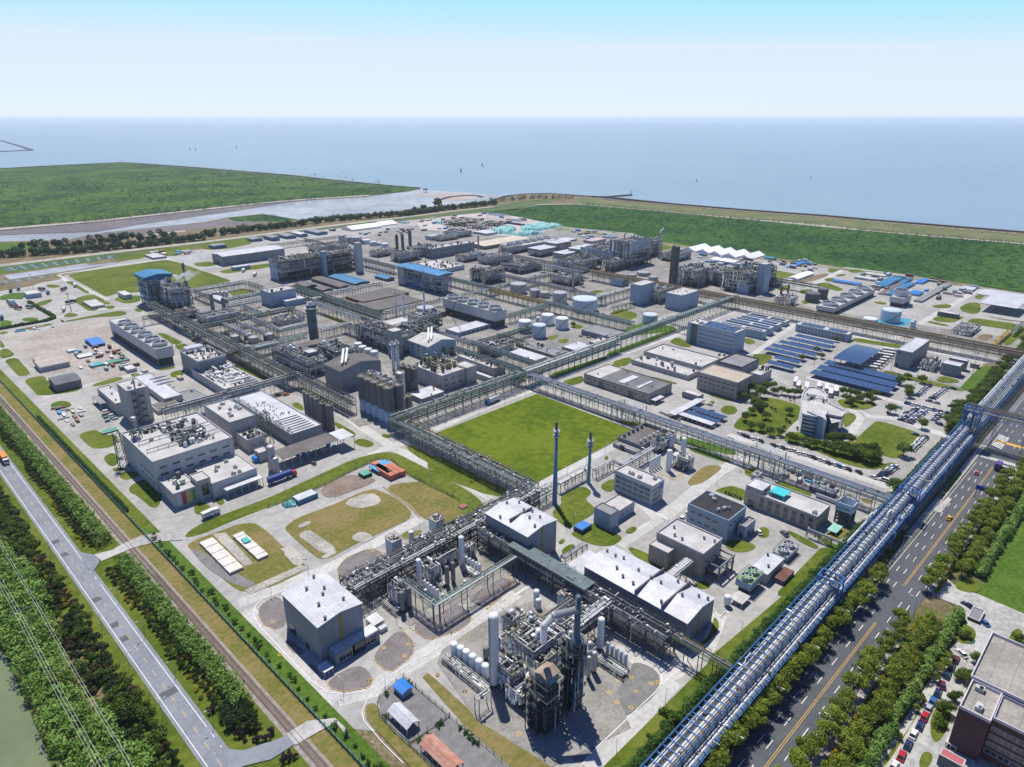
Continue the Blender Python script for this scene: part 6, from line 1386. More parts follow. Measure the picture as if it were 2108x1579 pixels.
for (k,x,y,by,w,lab,m) in (('C3',1008,560,862,34,'left of the tall twin process columns',mat('rusty_column',(.17,.12,.095),.6,.3,.3,streak=1)),('C3',1038,565,855,32,'right of the tall twin process columns',VESK),('G4',1348,345,560,34,'leftmost of three dark pointed columns in the north',VESK),('G4',1410,340,580,34,'middle of three dark pointed columns in the north',VESK),('G4',1490,300,470,36,'rightmost of three dark columns in the north',VESK),
 ('G5',1478,560,900,22,'thicker of two thin stacks below the far units',VESS),('G5',1555,600,880,14,'thinner of two thin stacks below the far units',VESS),('G5',445,350,510,18,'slim pale stack near the distant sandy hall',VESS),('G5',797,560,700,40,'silver column in the north area',VESS),('C4',380,490,600,16,'left of two slim stacks by the yellow rack',VESR),('C4',430,475,590,14,'right of two slim stacks by the yellow rack',VESR),('C3',912,455,640,15,'slim pale flare stack in front of the reed field',VESB),('C3',283,640,850,16,'slim stack with ring platforms in the middle unit',VESS),('C3',335,650,790,10,'needle-thin stack in the middle unit',VESS),('G5',500,700,880,40,'pale column at the left of the dark green frame',VESS),('G4',1590,430,520,30,'short dark column near the grey office',VESK)):
 column(k,x,y,by,w,lab,'process_column','column',m,4,1.2,plat=2,n=14)
X,Y,h=axis('C3',912,455,640); mb=MB(); mb.pipe([(X,Y,h),(X,Y,h+2),(X+4,Y-1.5,h+6)],.9,8); single(mb,'flare_tip',VESW,'bent white tip of the slim flare stack','flare tip')
# ================================================================== EAST CAMPUS
def pieces(k,N,L,R,by,label,**kw): return building(k,N,L,R,by,label,**kw)
t,O1=building('C3',(1478,1178),(1088,1110),(1518,1148),1326,'tall blue-grey office block whose roof is half covered in solar panels','office_building','office',WALLB,ROOFP,wx=(9,4,3.2,.9,.25,.98,(.1,.9)),par=.7,unit=6,seed=41); x0,y0,x1,y1,h=O1
mb=MB(); [mb.box(x0+2+3.2*i,y0+3,h+.4,x0+4.8+3.2*i,y0+(y1-y0)*.72,h+.55) for i in range(max(2,int((x1-x0-3)/3.2)))]; mb.build('solar_array',SOLAR,t)
MB().box(x0-.3,y1-(y1-y0)*.22,0,x0-.02,y1-(y1-y0)*.08,h+.3).build('dark_panel',WALLD,t)
for i,(N,L,R,by,l) in enumerate((((228,822),(-33,722),(267,796),880,'nearest'),((268,796),(20,705),(327,770),850,'second'),((328,770),(90,690),(386,745),815,'third'),((388,745),(150,675),(438,724),780,'farthest'))):
 t,B=building('C4',N,L,R,by,l+' of four long sheds with solar panel roofs','shed','shed',WALLB,ROOFW,par=.1,wx=(4,1,2,1,.55,.98),blue=True); x0,y0,x1,y1,h=B; mb=MB(); mb.box(x0+1.5,y0+2,h+.3,x1-3,y0+(y1-y0)*.42,h+.45); mb.box(x0+1.5,y0+(y1-y0)*.5,h+.3,x1-3,y1-2,h+.45); mb.build('solar_array',SOLAR,t)
t,B=building('C4',(852,835),(493,748),(878,810),888,'long two-storey office with solar roof and rows of square windows','office_building','office',WALLB,ROOFW,wx=(14,2,1.6,1.5),par=.3,seed=42); x0,y0,x1,y1,h=B; mb=MB(); mb.box(x0+2,y0+3,h+.3,x1-2,y0+(y1-y0)*.4,h+.45); mb.box(x0+2,y0+(y1-y0)*.5,h+.3,x1-2,y1-3,h+.45); mb.build('solar_array',SOLAR,t)
def carport(k,ax,ay,bx,by,label,w=6.,h=3.,group=None):
 b=G(k,bx,by,h); a=G(k,ax,ay,h); x=(a[0]+b[0])/2; y0,y1=sorted((a[1],b[1])); t=thing('solar_carport',label,'solar carport',(x,y0,0),group)
 MB().quad((x,y0,h),(x+w,y0,h+.5),(x+w,y1,h+.5),(x,y1,h)).quad((x,y0,h-.12),(x+w,y0,h+.38),(x+w,y1,h+.38),(x,y1,h-.12)).quad((x,y0,h-.12),(x,y1,h-.12),(x,y1,h),(x,y0,h)).build('solar_roof',[SOLAR],t)
 mb=MB(); q=y0+1
 while q < y1: mb.bar((x+w*.5,q,0),(x+w*.5,q,h+.1),.12); mb.bar((x+.3,q,h-.2),(x+w-.3,q,h+.25),.08); q += 6
 mb.build('post_frame',STEELW,t)
NTH=('farthest','second','third','fourth','fifth','sixth','nearest')
for i,(a,b,c,d) in enumerate(((470,836,740,898),(415,856,715,930),(357,880,655,955),(300,905,605,985),(250,932,530,1000),(325,990,490,1040),(270,1028,450,1076))): carport('C4',a,b,c,d,NTH[i]+' of seven solar carports left of the arched bus shelter',7)
for i,(a,b,c,d) in enumerate(((670,1036,1210,1158),(620,1070,1185,1202),(565,1108,1150,1238))): carport('C4',a,b,c,d,('farthest','middle','nearest')[i]+' of three long solar carports before the substation block',9.5)
x0,y0,x1,y1,h=dims('C4',(948,1040),(742,995),(1100,935),7,'h'); t=thing('bus_shelter','arched solar-roofed bus shelter with white buses parked beneath','shelter',(x0,y0,0)); mb=MB(); n=10
for i in range(n):
 a=x0+(x1-x0)*i/n; b=x0+(x1-x0)*(i+1)/n; za=h-1+2.2*math.sin(math.pi*(.12+.76*i/n)); zb=h-1+2.2*math.sin(math.pi*(.12+.76*(i+1)/n)); mb.quad((a,y0,za),(b,y0,zb),(b,y1,zb),(a,y1,za)); mb.quad((a,y0,za-.2),(b,y0,zb-.2),(b,y0,zb),(a,y0,za))
mb.build('solar_roof',SOLAR,t); mb=MB(); [[mb.bar((x0+1+(x1-x0-2)*i/3,y0+1+(y1-y0-2)*j/4,0),(x0+1+(x1-x0-2)*i/3,y0+1+(y1-y0-2)*j/4,h-.1),.15) for i in range(4)] for j in range(5)]; mb.build('post_frame',STEELW,t)
building('C4',(1300,965),(1215,928),(1438,868),1085,'tall grey substation block with long white roof','substation','substation',WALLG,ROOFW,par=.4,door=[('x',.2,2,3)],wx=(1,1,2,1.4,.1,.3,(.8,.95)))
building('C4',(1640,1062),(1530,1022),(1685,1035),1140,'lower grey utility house with white roof beside the substation','utility_house','utility house',WALLG,ROOFW,par=.3,wx=(2,1,1.6,1.2)); building('C4',(1700,1020),(1575,995),(1716,1008),1090,'rear grey utility house with white roof beside the substation','utility_house','utility house',WALLG,ROOFW,par=.3)
building('C4',(1785,1045),(1728,1030),(1796,1035),1075,'tiny lone switch hut on the bright lawn','hut','hut',WALLG,ROOFP,par=.2)
unitp('C4',(1440,1060),(1380,1020),(1530,1020),1100,'dark transformer yard between substation and utility houses',levels=1,dens=2.5,nves=3,ncol=0,seed=105,tower=False,thick=.15,deckm=GRATE)
canopy('C4',(2045,640),(1795,600),(2150,590),700,'open steel hall with bright curved roof at the far right',ROOFW,post=STEELD,nx=5,ny=6); building('C4',(2090,600),(1790,518),(2250,560),604,'very long low pale roof behind the open steel hall','warehouse','warehouse',WALLW,ROOFW,par=.2)
building('C4',(1640,688),(1493,662),(1650,676),718,'small dark glazed office on the east lawn','office_building','office',WALLD,ROOFP,wx=(6,2,2,1.1),par=.2)
unitp('C4',(1700,830),(1600,790),(1810,770),850,'low grey pipe yard beside yellow ground pipes',levels=1,dens=1.5,nves=4,ncol=0,seed=106,tower=False,thick=.15)
rack('C4','1870 900 2020 800',2.5,'yellow ground pipes climbing beside the yellow rack',4,1,STEELY,(PIPEY,PIPEY),npl=5); rack('C4','2020 800 2108 745',5,'green pipe run leading away at the right edge',2.5,1,STEELG,(PIPEG,PIPES),npl=3)
t,B=building('D3',(1720,800),(1208,640),(1885,712),868,'wide brown workshop with dark roof, roof lights and a white awning','workshop','workshop',WALLE,mat('workshop_roof',(.15,.15,.15),.85,.2,.12,lines=(6,6,.05,.8)),par=.5,wx=(9,1,2.2,1.6,.03,.97,(.45,.8)),door=[('x',.28,4,4.6),('x',.74,4,4.6)],vents=4,trim=TRIMD,seed=43); x0,y0,x1,y1,h=B
for q,w in ((.42,5),(.2,2.2)): MB().box(x0+4,y0+(y1-y0)*q,h+.1,x1-6,y0+(y1-y0)*q+w,h+.5).build('roof_light',ROOFW,t)
MB().box(x0+.4,y1-(y1-y0)*.24,h+.05,x1-.4,y1-.4,h+.12).build('pale_roof_section',ROOFP,t)
canopy('D3',(1765,850),(1722,828),(1830,812),885,'small white awning at the end of the brown workshop',ROOFW)
building('C3',(1110,1490),(705,1370),(1185,1450),1522,'long low laboratory wing with curved duct work on its roof','laboratory','laboratory',WALLP,ROOFP,par=.5,wx=(12,1,1.2,1.2,.1,.95),clut=16,seed=44)
building('C3',(1225,1425),(775,1320),(1335,1362),1450,'rear laboratory wing with large pale flat roof','laboratory','laboratory',WALLP,ROOFP,par=.9,clut=6,seed=45)
building('',(1517,790),(1441,764),(1548,772),826,'three-storey beige office with sandy roof beside the park trees','office_building','office',WALLE,mat('sand_roof',(.42,.36,.29),.85,.1,.1),par=.4,wx=(8,3,2.2,1.3),wy=(3,3,1.8,1.3),seed=46)
building('',(1533,760),(1476,745),(1554,738),790,'grey office wing with dark trim behind the beige office','office_building','office',WALLG,ROOFG,par=1.0,trim=TRIMD,seed=47); building('',(1570,772),(1540,770),(1587,760),790,'low pale annex with rooftop units beside the beige office','annex','annex',WALLP,ROOFP,par=.4,clut=8)
building('D4',(335,62),(205,22),(368,40),105,'small pale shed at the head of the bicycle shelters','shed','shed',WALLG,ROOFP,par=.3)
a=G('D4',95,188,2.6); b=G('D4',240,95,2.6); canopy('',None,None,None,None,'white-roofed bicycle shelter set across the other shelters',ROOFW,d=(a[0],a[1]-5,b[0]+10,a[1],2.7),nx=6,ny=2)
for i,(a_,b_,m) in enumerate((((165,205),(440,280),ROOFW),((215,188),(480,260),SOLAR),((262,155),(530,230),SOLAR))):
 a=G('D4',*a_,2.6); b=G('D4',*b_,2.6); canopy('',None,None,None,None,('white-roofed bicycle shelter nearest the pipe rack','middle bicycle shelter with solar roof','farthest bicycle shelter with solar roof')[i],m,d=((a[0]+b[0])/2,b[1],(a[0]+b[0])/2+5,a[1],2.7),nx=2,ny=8)
H1_=hs('D4',1165,165,300); t=thing('office_building','curved white headquarters with banded glass front and angular blue-grey wing','office',(*G('D4',1300,300),0))
arc=PTS('C4','528 1400 522 1345 520 1300 528 1260 545 1228 570 1208 610 1208 650 1222 690 1250 690 1295 720 1325 770 1350 835 1378 805 1420 700 1400 620 1420',H1_)
mb=MB(); nb=5
for i in range(nb): 
 z0=H1_*i/nb; mb.prism(arc,z0,z0+H1_/nb*.5,0); c=(sum(p[0] for p in arc)/len(arc),sum(p[1] for p in arc)/len(arc)); mb.prism([(c[0]+(p[0]-c[0])*.985,c[1]+(p[1]-c[1])*.985) for p in arc],z0+H1_/nb*.5,H1_*(i+1)/nb-.004,1)
mb.prism(arc,H1_-.5,H1_,0,2)
mb.build('curved_wing',[WALLW,GLASSB,ROOFP],t); mb=MB()
for i in range(len(arc)):
 a,b=arc[i],arc[(i+1) % len(arc)]; mb.bar((a[0],a[1],H1_+.5),(b[0],b[1],H1_+.5),.35)
mb.build('parapet',WALLW,t); mb=MB(); c=G('C4',620,1300,H1_); clutter_mb(mb,c[0]-4,c[1]-6,c[0]+5,c[1]+8,H1_,24,random.Random(6),.9,1.8); mb.build('rooftop_pipework',CLUT,t)
box=PTS('C4','560 1372 618 1332 712 1368 690 1405 700 1440 670 1418',H1_+1); MB().prism(box,0,H1_+1,0,1).build('angular_wing',[WALLB,ROOFP],t)
bx2=PTS('C4','712 1400 740 1392 835 1376 815 1420 790 1450 735 1460',H1_*.9); MB().prism(bx2,0,H1_*.9,0,1).build('entrance_wing',[GLASSB,ROOFP],t)
# ================================================================== OUTSIDE,SOUTH-EAST
TERR=mat('grey_terrace',(.25,.235,.205),.9,col2=(.36,.345,.31),sc=.08,fine=.7,lines=(5,5,.08,.6))
t,B=building('F1',(1620,945),(1190,735),(1810,560),1500,'maroon office block with grey roof terraces at the lower right corner','office_building','office',WALLR,TERR,par=.9,trim=mat('pale_trim',(.5,.48,.5),.7),unit=3,seed=51,d=None)
x0,y0,x1,y1,h=B
building('',None,None,None,None,'higher rear half of the maroon office block','office_building','office',WALLR,TERR,d=(x1+.1,y0-16,x1+26,y1+.6,h+.8),par=.9,trim=MATS['pale_trim'],seed=53)
building('',None,None,None,None,'front wing of the maroon block with rows of dark window bands','office_wing','office',WALLR,TERR,d=(x0+2.5,y0-16,x1,y0-.1,h-.4),par=.9,trim=MATS['pale_trim'],wx=(5,4,3.4,1.6),wy=(5,4,3.4,1.6),seed=52)
building('F1',(1220,1600),(940,1330),(1310,1480),1750,'low building with pink-red roof below the maroon block','building','building',WALLD,mat('pink_red_roof',(.38,.095,.11),.7,.08,.2),par=.1)
canopy('F1',(1150,1270),(985,1230),(1260,1190),1340,'rooftop-like frame of white air handling units beside the maroon block',STEELW,nx=3,ny=3)
building('E4',(1420,835),(1365,795),(1450,775),850,'small maroon gatehouse with flat grey roof','gatehouse','gatehouse',WALLR,ROOFG,par=.3)
X,Y=G('E4',1345,915); sheet('pond',[(X+3.2*c,Y+3.2*s) for c,s in circ(20)],.3,mat('green_pond',(.03,.12,.08),.15),0)
# ================================================================== FAR SITE: tents,sheds,containers,tarpaulins
tent=mat('white_tent',(.78,.78,.80),.6,.04,.1)
for i,(x,y) in enumerate(((1165,593),(1265,607),(1352,622),(1452,636),(1562,650))): building('C3',(x,y),(x-82,y-22),(x+85,y-38),y+7,('farthest','second','third','fourth','nearest')[i]+' of five big white marquee tents in a row','marquee','tent',tent,tent,'gx',rise=4.5,par=0)
building('C3',(1440,672),(1285,640),(1480,655),690,'long low white tent hall in front of the marquees','marquee','tent',tent,tent,'gy',rise=1.2); building('C4',(520,432),(415,425),(580,385),444,'slender white tent hall on the grass beyond the eastern frame','marquee','tent',tent,tent,'gx',rise=1.5)
building('C2',(690,372),(605,358),(850,345),382,'large white tent hall beside the north dyke','marquee','tent',tent,tent,'gx',rise=4); building('C2',(870,345),(800,330),(945,328),350,'second white tent hall beside the north dyke','marquee','tent',tent,tent,'gx',rise=4)
for (k,N,L,R,by,lab,rf) in (('C4',(930,470),(745,440),(950,460),484,'vivid blue-roofed long shed east of the far process frame',ROOFB),('C4',(1150,480),(1060,462),(1215,418),495,'pale blue-roofed workshop among the contractor yards',ROOFT),('C4',(1250,465),(1215,455),(1305,425),475,'small pale blue-roofed shed next to the workshop',ROOFT),('C4',(1380,462),(1335,452),(1435,433),472,'blue-roofed open shed near the reed field edge',ROOFB),
 ('C4',(1380,590),(1328,575),(1592,462),605,'longest blue-grey roofed shed running towards the reed field',ROOFG),('C4',(1345,545),(1302,525),(1405,522),560,'bright blue hut beside the longest shed',ROOFB),('C4',(1130,540),(1065,530),(1250,460),550,'brown and grey roofed long store left of the pale blue huts',ROOFN),('C4',(1190,545),(1125,535),(1310,455),558,'narrow pale blue shed beside the brown store',ROOFT),('C4',(1050,440),(905,412),(1070,425),455,'dusty grey-roofed yard building among the contractors',ROOFP),('C4',(1120,412),(960,388),(1135,400),420,'white and grey row of offices by the perimeter path',ROOFP),('C4',(1750,510),(1640,500),(1765,490),525,'white cabin row by the eastern perimeter path',ROOFW),
 ('C3',(1860,705),(1825,695),(1975,660),712,'azure-roofed shed east of the white tents',ROOFB),('C3',(1730,640),(1660,630),(1745,632),652,'small pale blue shed right beside the last marquee',ROOFT),('C3',(1870,800),(1820,790),(1990,735),806,'white lean hall on the lawn behind the east pipes',ROOFW),('G5',(560,320),(370,300),(640,300),345,'low white hall before the tarpaulins',ROOFW),('G5',(1440,400),(1290,375),(1470,370),420,'white flat roof right of the far cooling tower',ROOFW),('G5',(1740,400),(1540,400),(1800,370),430,'pinkish flat-roofed depot at the field edge',mat('pinkish_roof',(.45,.36,.34),.8)),
 ('G5',(1900,370),(1810,345),(1920,345),385,'dark blue shed at the field edge',MATS['mid_blue_wall']),('C2',(1470,395),(1420,385),(1560,378),402,'tan low store by the far sandy hall',ROOFP),('C2',(1010,330),(955,322),(1017,320),335,'small dark blue store beside the northern tents',MATS['mid_blue_wall']),('C2',(1180,415),(1130,405),(1215,402),440,'pale block left of the distant grey office',WALLB)):
 building(k,N,L,R,by,lab,'shed','shed',WALLB if rf in (ROOFT,ROOFB) else WALLP,rf,'gy' if rf in (ROOFT,ROOFB) else 'flat',rise=.9,par=0)
canopy('C2',(1580,280),(1498,275),(1705,285),330,'high dark blue steel roof on posts at the building site',mat('slate_steel_roof',(.07,.11,.17),.6),post=STEELD,nx=8,ny=4,d=None); canopy('C2',(1700,320),(1640,305),(1780,315),345,'lower dark blue steel roof on posts at the building site',MATS['slate_steel_roof'],post=STEELD,nx=5,ny=3)
unitp('C2',(1330,330),(1230,315),(1500,310),355,'unfinished skeleton of columns at the building site',levels=1,steel=STEELD,dens=.25,nves=0,ncol=0,seed=110,tower=False,thick=.4,deckm=mat('fresh_slab',(.30,.26,.26),.8)); unitp('C2',(1450,350),(1370,340),(1640,330),372,'second skeleton of columns at the building site',levels=1,steel=STEELD,dens=.25,nves=0,ncol=0,seed=111,tower=False,thick=.4,deckm=MATS['fresh_slab'])
def heap(k,s,h,m,label,name='tarpaulin_heap',cat='heap'):
 P=PTS(k,s); xs_=[p[0] for p in P]; ys_=[p[1] for p in P]; rng=random.Random(int(sum(xs_))); mb=MB(); n=14; c0,c1,d0,d1=min(xs_),max(xs_),min(ys_),max(ys_); b=0
 def ins(x,y):
  r = False; j = len(P)-1
  for i in range(len(P)):
   if (P[i][1] > y) != (P[j][1] > y) and x < (P[j][0]-P[i][0])*(y-P[i][1])/(P[j][1]-P[i][1])+P[i][0]: r = not r
   j = i
  return r
 g=[[(c0+(c1-c0)*i/n,d0+(d1-d0)*j/n) for j in range(n+1)] for i in range(n+1)]
 Z=[[(h*(.4+.6*rng.random()) if ins(*g[i][j]) else 0.02) for j in range(n+1)] for i in range(n+1)]
 for i in range(n):
  for j in range(n):
   q = (Z[i][j],Z[i+1][j],Z[i+1][j+1],Z[i][j+1])
   if max(q) > .1: mb.quad((*g[i][j],q[0]),(*g[i+1][j],q[1]),(*g[i+1][j+1],q[2]),(*g[i][j+1],q[3]))
 if mb.f: single(mb,name,m,label,cat)
heap('C2','1540 375 1640 355 1700 370 1640 400 1560 395',6,TARP,'heap of turquoise tarpaulins at the left of the covered piles'); heap('C2','1720 360 1840 335 1980 345 1960 360 1800 385 1740 385',6,TARP,'largest heap of turquoise tarpaulins near the reed field'); heap('C2','1640 400 1800 385 1850 395 1740 415',5,TARP,'low strip of turquoise tarpaulins in front of the big heap'); heap('D2','675 1470 740 1440 790 1440 790 1480 700 1490',1.6,TARP,'small heap of turquoise netting beside the white store'); heap('C2','1180 325 1230 318 1260 330 1200 335',3,TARP,'small turquoise heap at the left of the building site')
building('D2',(805,1440),(762,1395),(945,1365),1475,'white-roofed teal-walled site store on the fallow plot','store','store',mat('teal_wall',(.07,.20,.24),.7),ROOFW,par=0)
canopy('D2',(1455,1200),(1310,1175),(1545,1150),1230,'bright blue canopy over the container group',mat('container_blue',(.05,.28,.55),.5,.15,.3),nx=3,ny=3); building('D2',(1310,1245),(1275,1210),(1370,1210),1270,'green-roofed container hut beside the blue canopy','hut','hut',mat('dark_green_wall',(.02,.07,.06),.7),mat('green_roof',(.08,.32,.24),.7),par=0)
for i,(x,y,m_) in enumerate(((1520,1280,'r'),(1560,1262,'r'),(1500,1255,'w'),(1600,1250,'r'),(1470,1235,'r'))):
 X,Y=G('D2',x,y,0); m=mat('orange_container',(.42,.13,.075),.7,.2,.3) if m_ == 'r' else mat('grey_container',(.35,.30,.28),.7); mb=MB().box(X,Y,0,X+3,Y+12,2.8); [mb.box(X-.05,Y+q*.8,.1,X,Y+q*.8+.3,2.7) for q in range(15)]; single(mb,'container',m,'rusty orange shipping container in the group beside the blue canopy' if m_ == 'r' else 'grey shipping container among the rusty orange ones','container','containers beside the blue canopy')
building('E2',(1570,180),(1545,145),(1598,140),190,'little dark hut with red roof on the dry lawn','hut','hut',MATS['teal_wall'],mat('red_roof',(.35,.07,.05),.7),par=0)
slabm=mat('white_cover_sheet',(.62,.58,.53),.7,.12,.4,lines=(4,30,.1,.75))
for (k,s,lab) in (('E1','1330 35 1425 5 1652 222 1560 262','long pale cream covered beam stack on the plot, left'),('E1','1565 -10 1640 -30 1815 135 1745 172','long white covered beam stack with cyan sheet, right')):
 P=PTS(k,s,1.2); xa,xb=sorted((P[0][0],P[1][0])); ya,yb=sorted((P[0][1],P[2][1])); xa=(P[0][0]+P[3][0])/2; xb=(P[1][0]+P[2][0])/2; ya=(P[2][1]+P[3][1])/2; yb=(P[0][1]+P[1][1])/2
 t=thing('beam_stack',lab,'stack',(xa,ya,0)); mb=MB(); q=ya
 while q < yb-2.8: mb.box(xa,q,.1,xb,q+2.8,1.2+.15*(int(q) % 2)); q += 3
 mb.build('cover',slabm,t)
 if 'cyan' in lab: MB().box(xa+1,yb-12,1.3,xb-1,yb-8,1.9).build('cyan_sheet',TEAL,t)
for (k,N,L,R,by,lab,w_,r_,st) in (('D1',(440,720),(352,675),(630,685),778,'dark grey gable-roofed shed on the west lawn',mat('shed_wall',(.14,.145,.15),.7),mat('slate_roof',(.11,.12,.13),.8),'gx'),('D1',(315,590),(255,545),(535,540),628,'white barrack with ribbed brownish roof, front of the pair',WALLW,mat('rib_roof',(.42,.37,.33),.8,.1,.3,lines=(2,30,.3,.8)),'gx'),('D1',(285,550),(255,515),(490,495),570,'white barrack with ribbed roof, rear of the pair',WALLW,MATS['rib_roof'],'gx'),('D1',(718,420),(660,370),(808,395),440,'vivid blue open-fronted workshop in the storage yard',mat('workshop_blue',(.01,.10,.28),.6),ROOFB,'gx'),('D1',(700,585),(690,560),(800,555),598,'long green container in the storage yard',TEAL,TEAL,'flat'),('D1',(835,560),(810,540),(1000,520),575,'second long green container in the storage yard',mat('moss_container',(.06,.22,.16),.7),MATS['moss_container'],'flat'),
 ('D1',(985,610),(960,580),(1055,590),635,'small white office container in the storage yard',WALLW,ROOFW,'flat'),('D1',(1110,620),(1095,605),(1142,605),635,'cream kiosk beside the six-fan cooling tower',WALLP,ROOFP,'flat'),('D1',(535,470),(512,450),(590,445),485,'white container hut behind the barracks',WALLW,ROOFW,'flat'),('D1',(610,520),(600,495),(705,485),530,'silver curved store in the storage yard',WALLG,ROOFW,'gx'),('D1',(795,1110),(785,1078),(905,1055),1120,'dark green container on the lawn by the white factory',mat('forest_container',(.01,.16,.10),.6),mat('forest_lid',(.03,.28,.19),.6),'flat'),
 ('D1',(700,130),(672,70),(792,90),150,'small white pump house near the north-west roads',WALLW,ROOFP,'flat'),('G3',(1290,1150),(1215,1105),(1350,1125),1195,'elevated white transfer hut on legs beside the boiler plant',WALLW,ROOFW,'flat'),('G3',(275,1135),(240,1105),(430,1120),1180,'pale canteen-like hut in the truck park',WALLB,ROOFP,'flat'),('G3',(1600,760),(1480,725),(1700,735),780,'low grey yard building on the north band',WALLG,ROOFP,'flat'),('D1',(1390,670),(1358,655),(1422,665),690,'small yellow skip-like hut at the silver drum block',WALLP,mat('ochre_roof',(.4,.28,.08),.7),'flat')):
 building(k,N,L,R,by,lab,'shed' if 'shed' in lab else 'container' if 'container' in lab else 'building','container' if 'container' in lab else 'shed',w_,r_,st,rise=1.2,par=.1,wx=(7,1,1.4,.9) if 'front of the pair' in lab else None,wy=(7,1,1.4,.9) if 'front of the pair' in lab else None)
CC=[('blue',(.03,.12,.38)),('white',(.6,.6,.6)),('grey',(.28,.30,.32)),('grey-green',(.12,.20,.18)),('rust-red',(.20,.09,.07)),('pale blue',(.28,.36,.44)),('cream',(.48,.46,.40)),('brown',(.18,.12,.08))]
rng=random.Random(99)
def yard(k,s,n,where,group,sz=(2.4,6,2.5),big=0):
 P=PTS(k,s); c0,c1=min(p[0] for p in P),max(p[0] for p in P); d0,d1=min(p[1] for p in P),max(p[1] for p in P); done=[]
 for i in range(n*5):
  if len(done) >= n*.66: break
  X = rng.uniform(c0,c1); Y = rng.uniform(d0,d1); r = False; j = len(P)-1
  for q in range(len(P)):
   if (P[q][1] > Y) != (P[j][1] > Y) and X < (P[j][0]-P[q][0])*(Y-P[q][1])/(P[j][1]-P[q][1])+P[q][0]: r = not r
   j = q
  a,b = (sz[0],sz[1]) if rng.random() < .5 else (sz[1],sz[0]); a *= rng.uniform(.8,1.3)
  if not r or any(abs(X-e[0]) < (a+e[2])/2+.6 and abs(Y-e[1]) < (b+e[3])/2+.6 for e in done): continue
  done.append((X,Y,a,b)); nm,col = rng.choice(CC); h_ = sz[2]*rng.uniform(.5,1.4); mb = MB().box(X-a/2,Y-b/2,.1,X+a/2,Y+b/2,h_)
  mb.box(X-a/2-.06,Y-b/2-.06,h_-.15,X+a/2+.06,Y+b/2+.06,h_+.02)
  if a > b: [mb.box(X-a/2+q*a/6+.2,Y-b/2-.08,.2,X-a/2+q*a/6+.5,Y-b/2,h_-.15) for q in range(6)]
  else: [mb.box(X-a/2-.08,Y-b/2+q*b/6+.2,.2,X-a/2,Y-b/2+q*b/6+.5,h_-.15) for q in range(6)]
  single(mb,'container',mat('container_'+nm.replace(' ','_').replace('-','_'),col,.7,.2,.4),nm+' container or crate '+where,'container',group)
yard('C3','1680 660 1960 650 2108 690 2108 730 1950 740 1720 690',34,'in the yard right of the marquees','yard right of the marquees'); yard('C4','900 400 1200 400 1400 430 1600 440 1780 490 1700 560 1500 600 1320 520 1100 560 1000 500',60,'in the contractor yards at the field edge','contractor yards',(2.6,8,2.6)); yard('C2','1060 310 1300 285 1500 265 1780 310 1600 350 1400 380 1100 380',60,'on the far building site','far building site',(3,9,2.5)); yard('C2','700 400 900 370 1060 360 1060 400 820 420',26,'before the northern tents','yard before the northern tents'); yard('D1','520 440 900 420 1060 560 1050 600 640 640 560 520',42,'in the west storage yard','west storage yard',(1.8,5,2)); yard('D1','430 900 650 890 680 1010 580 1070 480 980',22,'on the pallet yard by the white factory','pallet yard',(1.5,5,1)); yard('D1','740 900 870 940 900 1000 820 1010 740 930',12,'behind the grey office tower','goods behind the office tower',(1.4,3,1.6)); yard('G5','1500 290 1800 310 1900 380 1600 430 1380 350',26,'near the far cooling tower','yard near the far cooling tower',(3,8,2.5)); yard('D4','960 620 1180 650 1420 760 1400 800 1180 740 980 680',26,'under the parking lane pipe rack','goods under the parking lane rack',(1.5,4,1.5)); yard('G3','1480 700 1700 690 2060 690 2040 720 1700 760',16,'on the north band','north band yard',(4,9,2)); yard('C3','1150 600 1300 625 1450 650 1500 690 1300 690 1160 640',14,'in front of the marquees','goods before the marquees',(3,6,2.5)); yard('G3','200 1500 560 1440 700 1420 690 1380 560 1470 200 1530',12,'along the rusty concrete yard','scrap along the rusty yard',(1.5,6,1))
yard('D2','1000 1010 1110 960 1120 1010 760 1130 740 1090',14,'under the broad brown canopy','pallets under the brown canopy',(1.3,2,1.2)); yard('J1','0 620 260 800 600 1080 560 1100 200 880 0 720',30,'under the longest dark rack','equipment under the longest dark rack',(1.5,4,2.4)); yard('C3','1060 680 1500 700 1620 640 1300 660',18,'behind the eastern frames','goods behind the eastern frames',(3,7,3))
# ================================================================== VEGETATION
L_STREET=leafmat('street_leaves',(.10,.155,.012),(.27,.33,.034)); L_DARK=leafmat('dark_leaves',(.022,.05,.014),(.070,.115,.028)); L_PARK=leafmat('park_leaves',(.05,.10,.010),(.15,.21,.022))
L_BAMB=leafmat('bamboo_leaves',(.055,.15,.016),(.25,.37,.07)); L_YEL=leafmat('yellow_leaves',(.16,.15,.005),(.42,.34,.01)); L_HEDGE=leafmat('hedge_leaves',(.028,.090,.016),(.095,.19,.03))
L_RED=leafmat('reddish_leaves',(.05,.035,.02),(.13,.09,.05)); L_PURP=leafmat('purple_leaves',(.018,.012,.022),(.05,.035,.05)); L_OLIVE=leafmat('olive_leaves',(.05,.06,.015),(.10,.115,.03)); BARK=mat('bark',(.10,.08,.06),.9,.3,2)
L_BRIGHT=leafmat('bright_hedge_leaves',(.09,.19,.03),(.27,.38,.09)); L_FAR=leafmat('far_leaves',(.020,.060,.020),(.055,.115,.03))
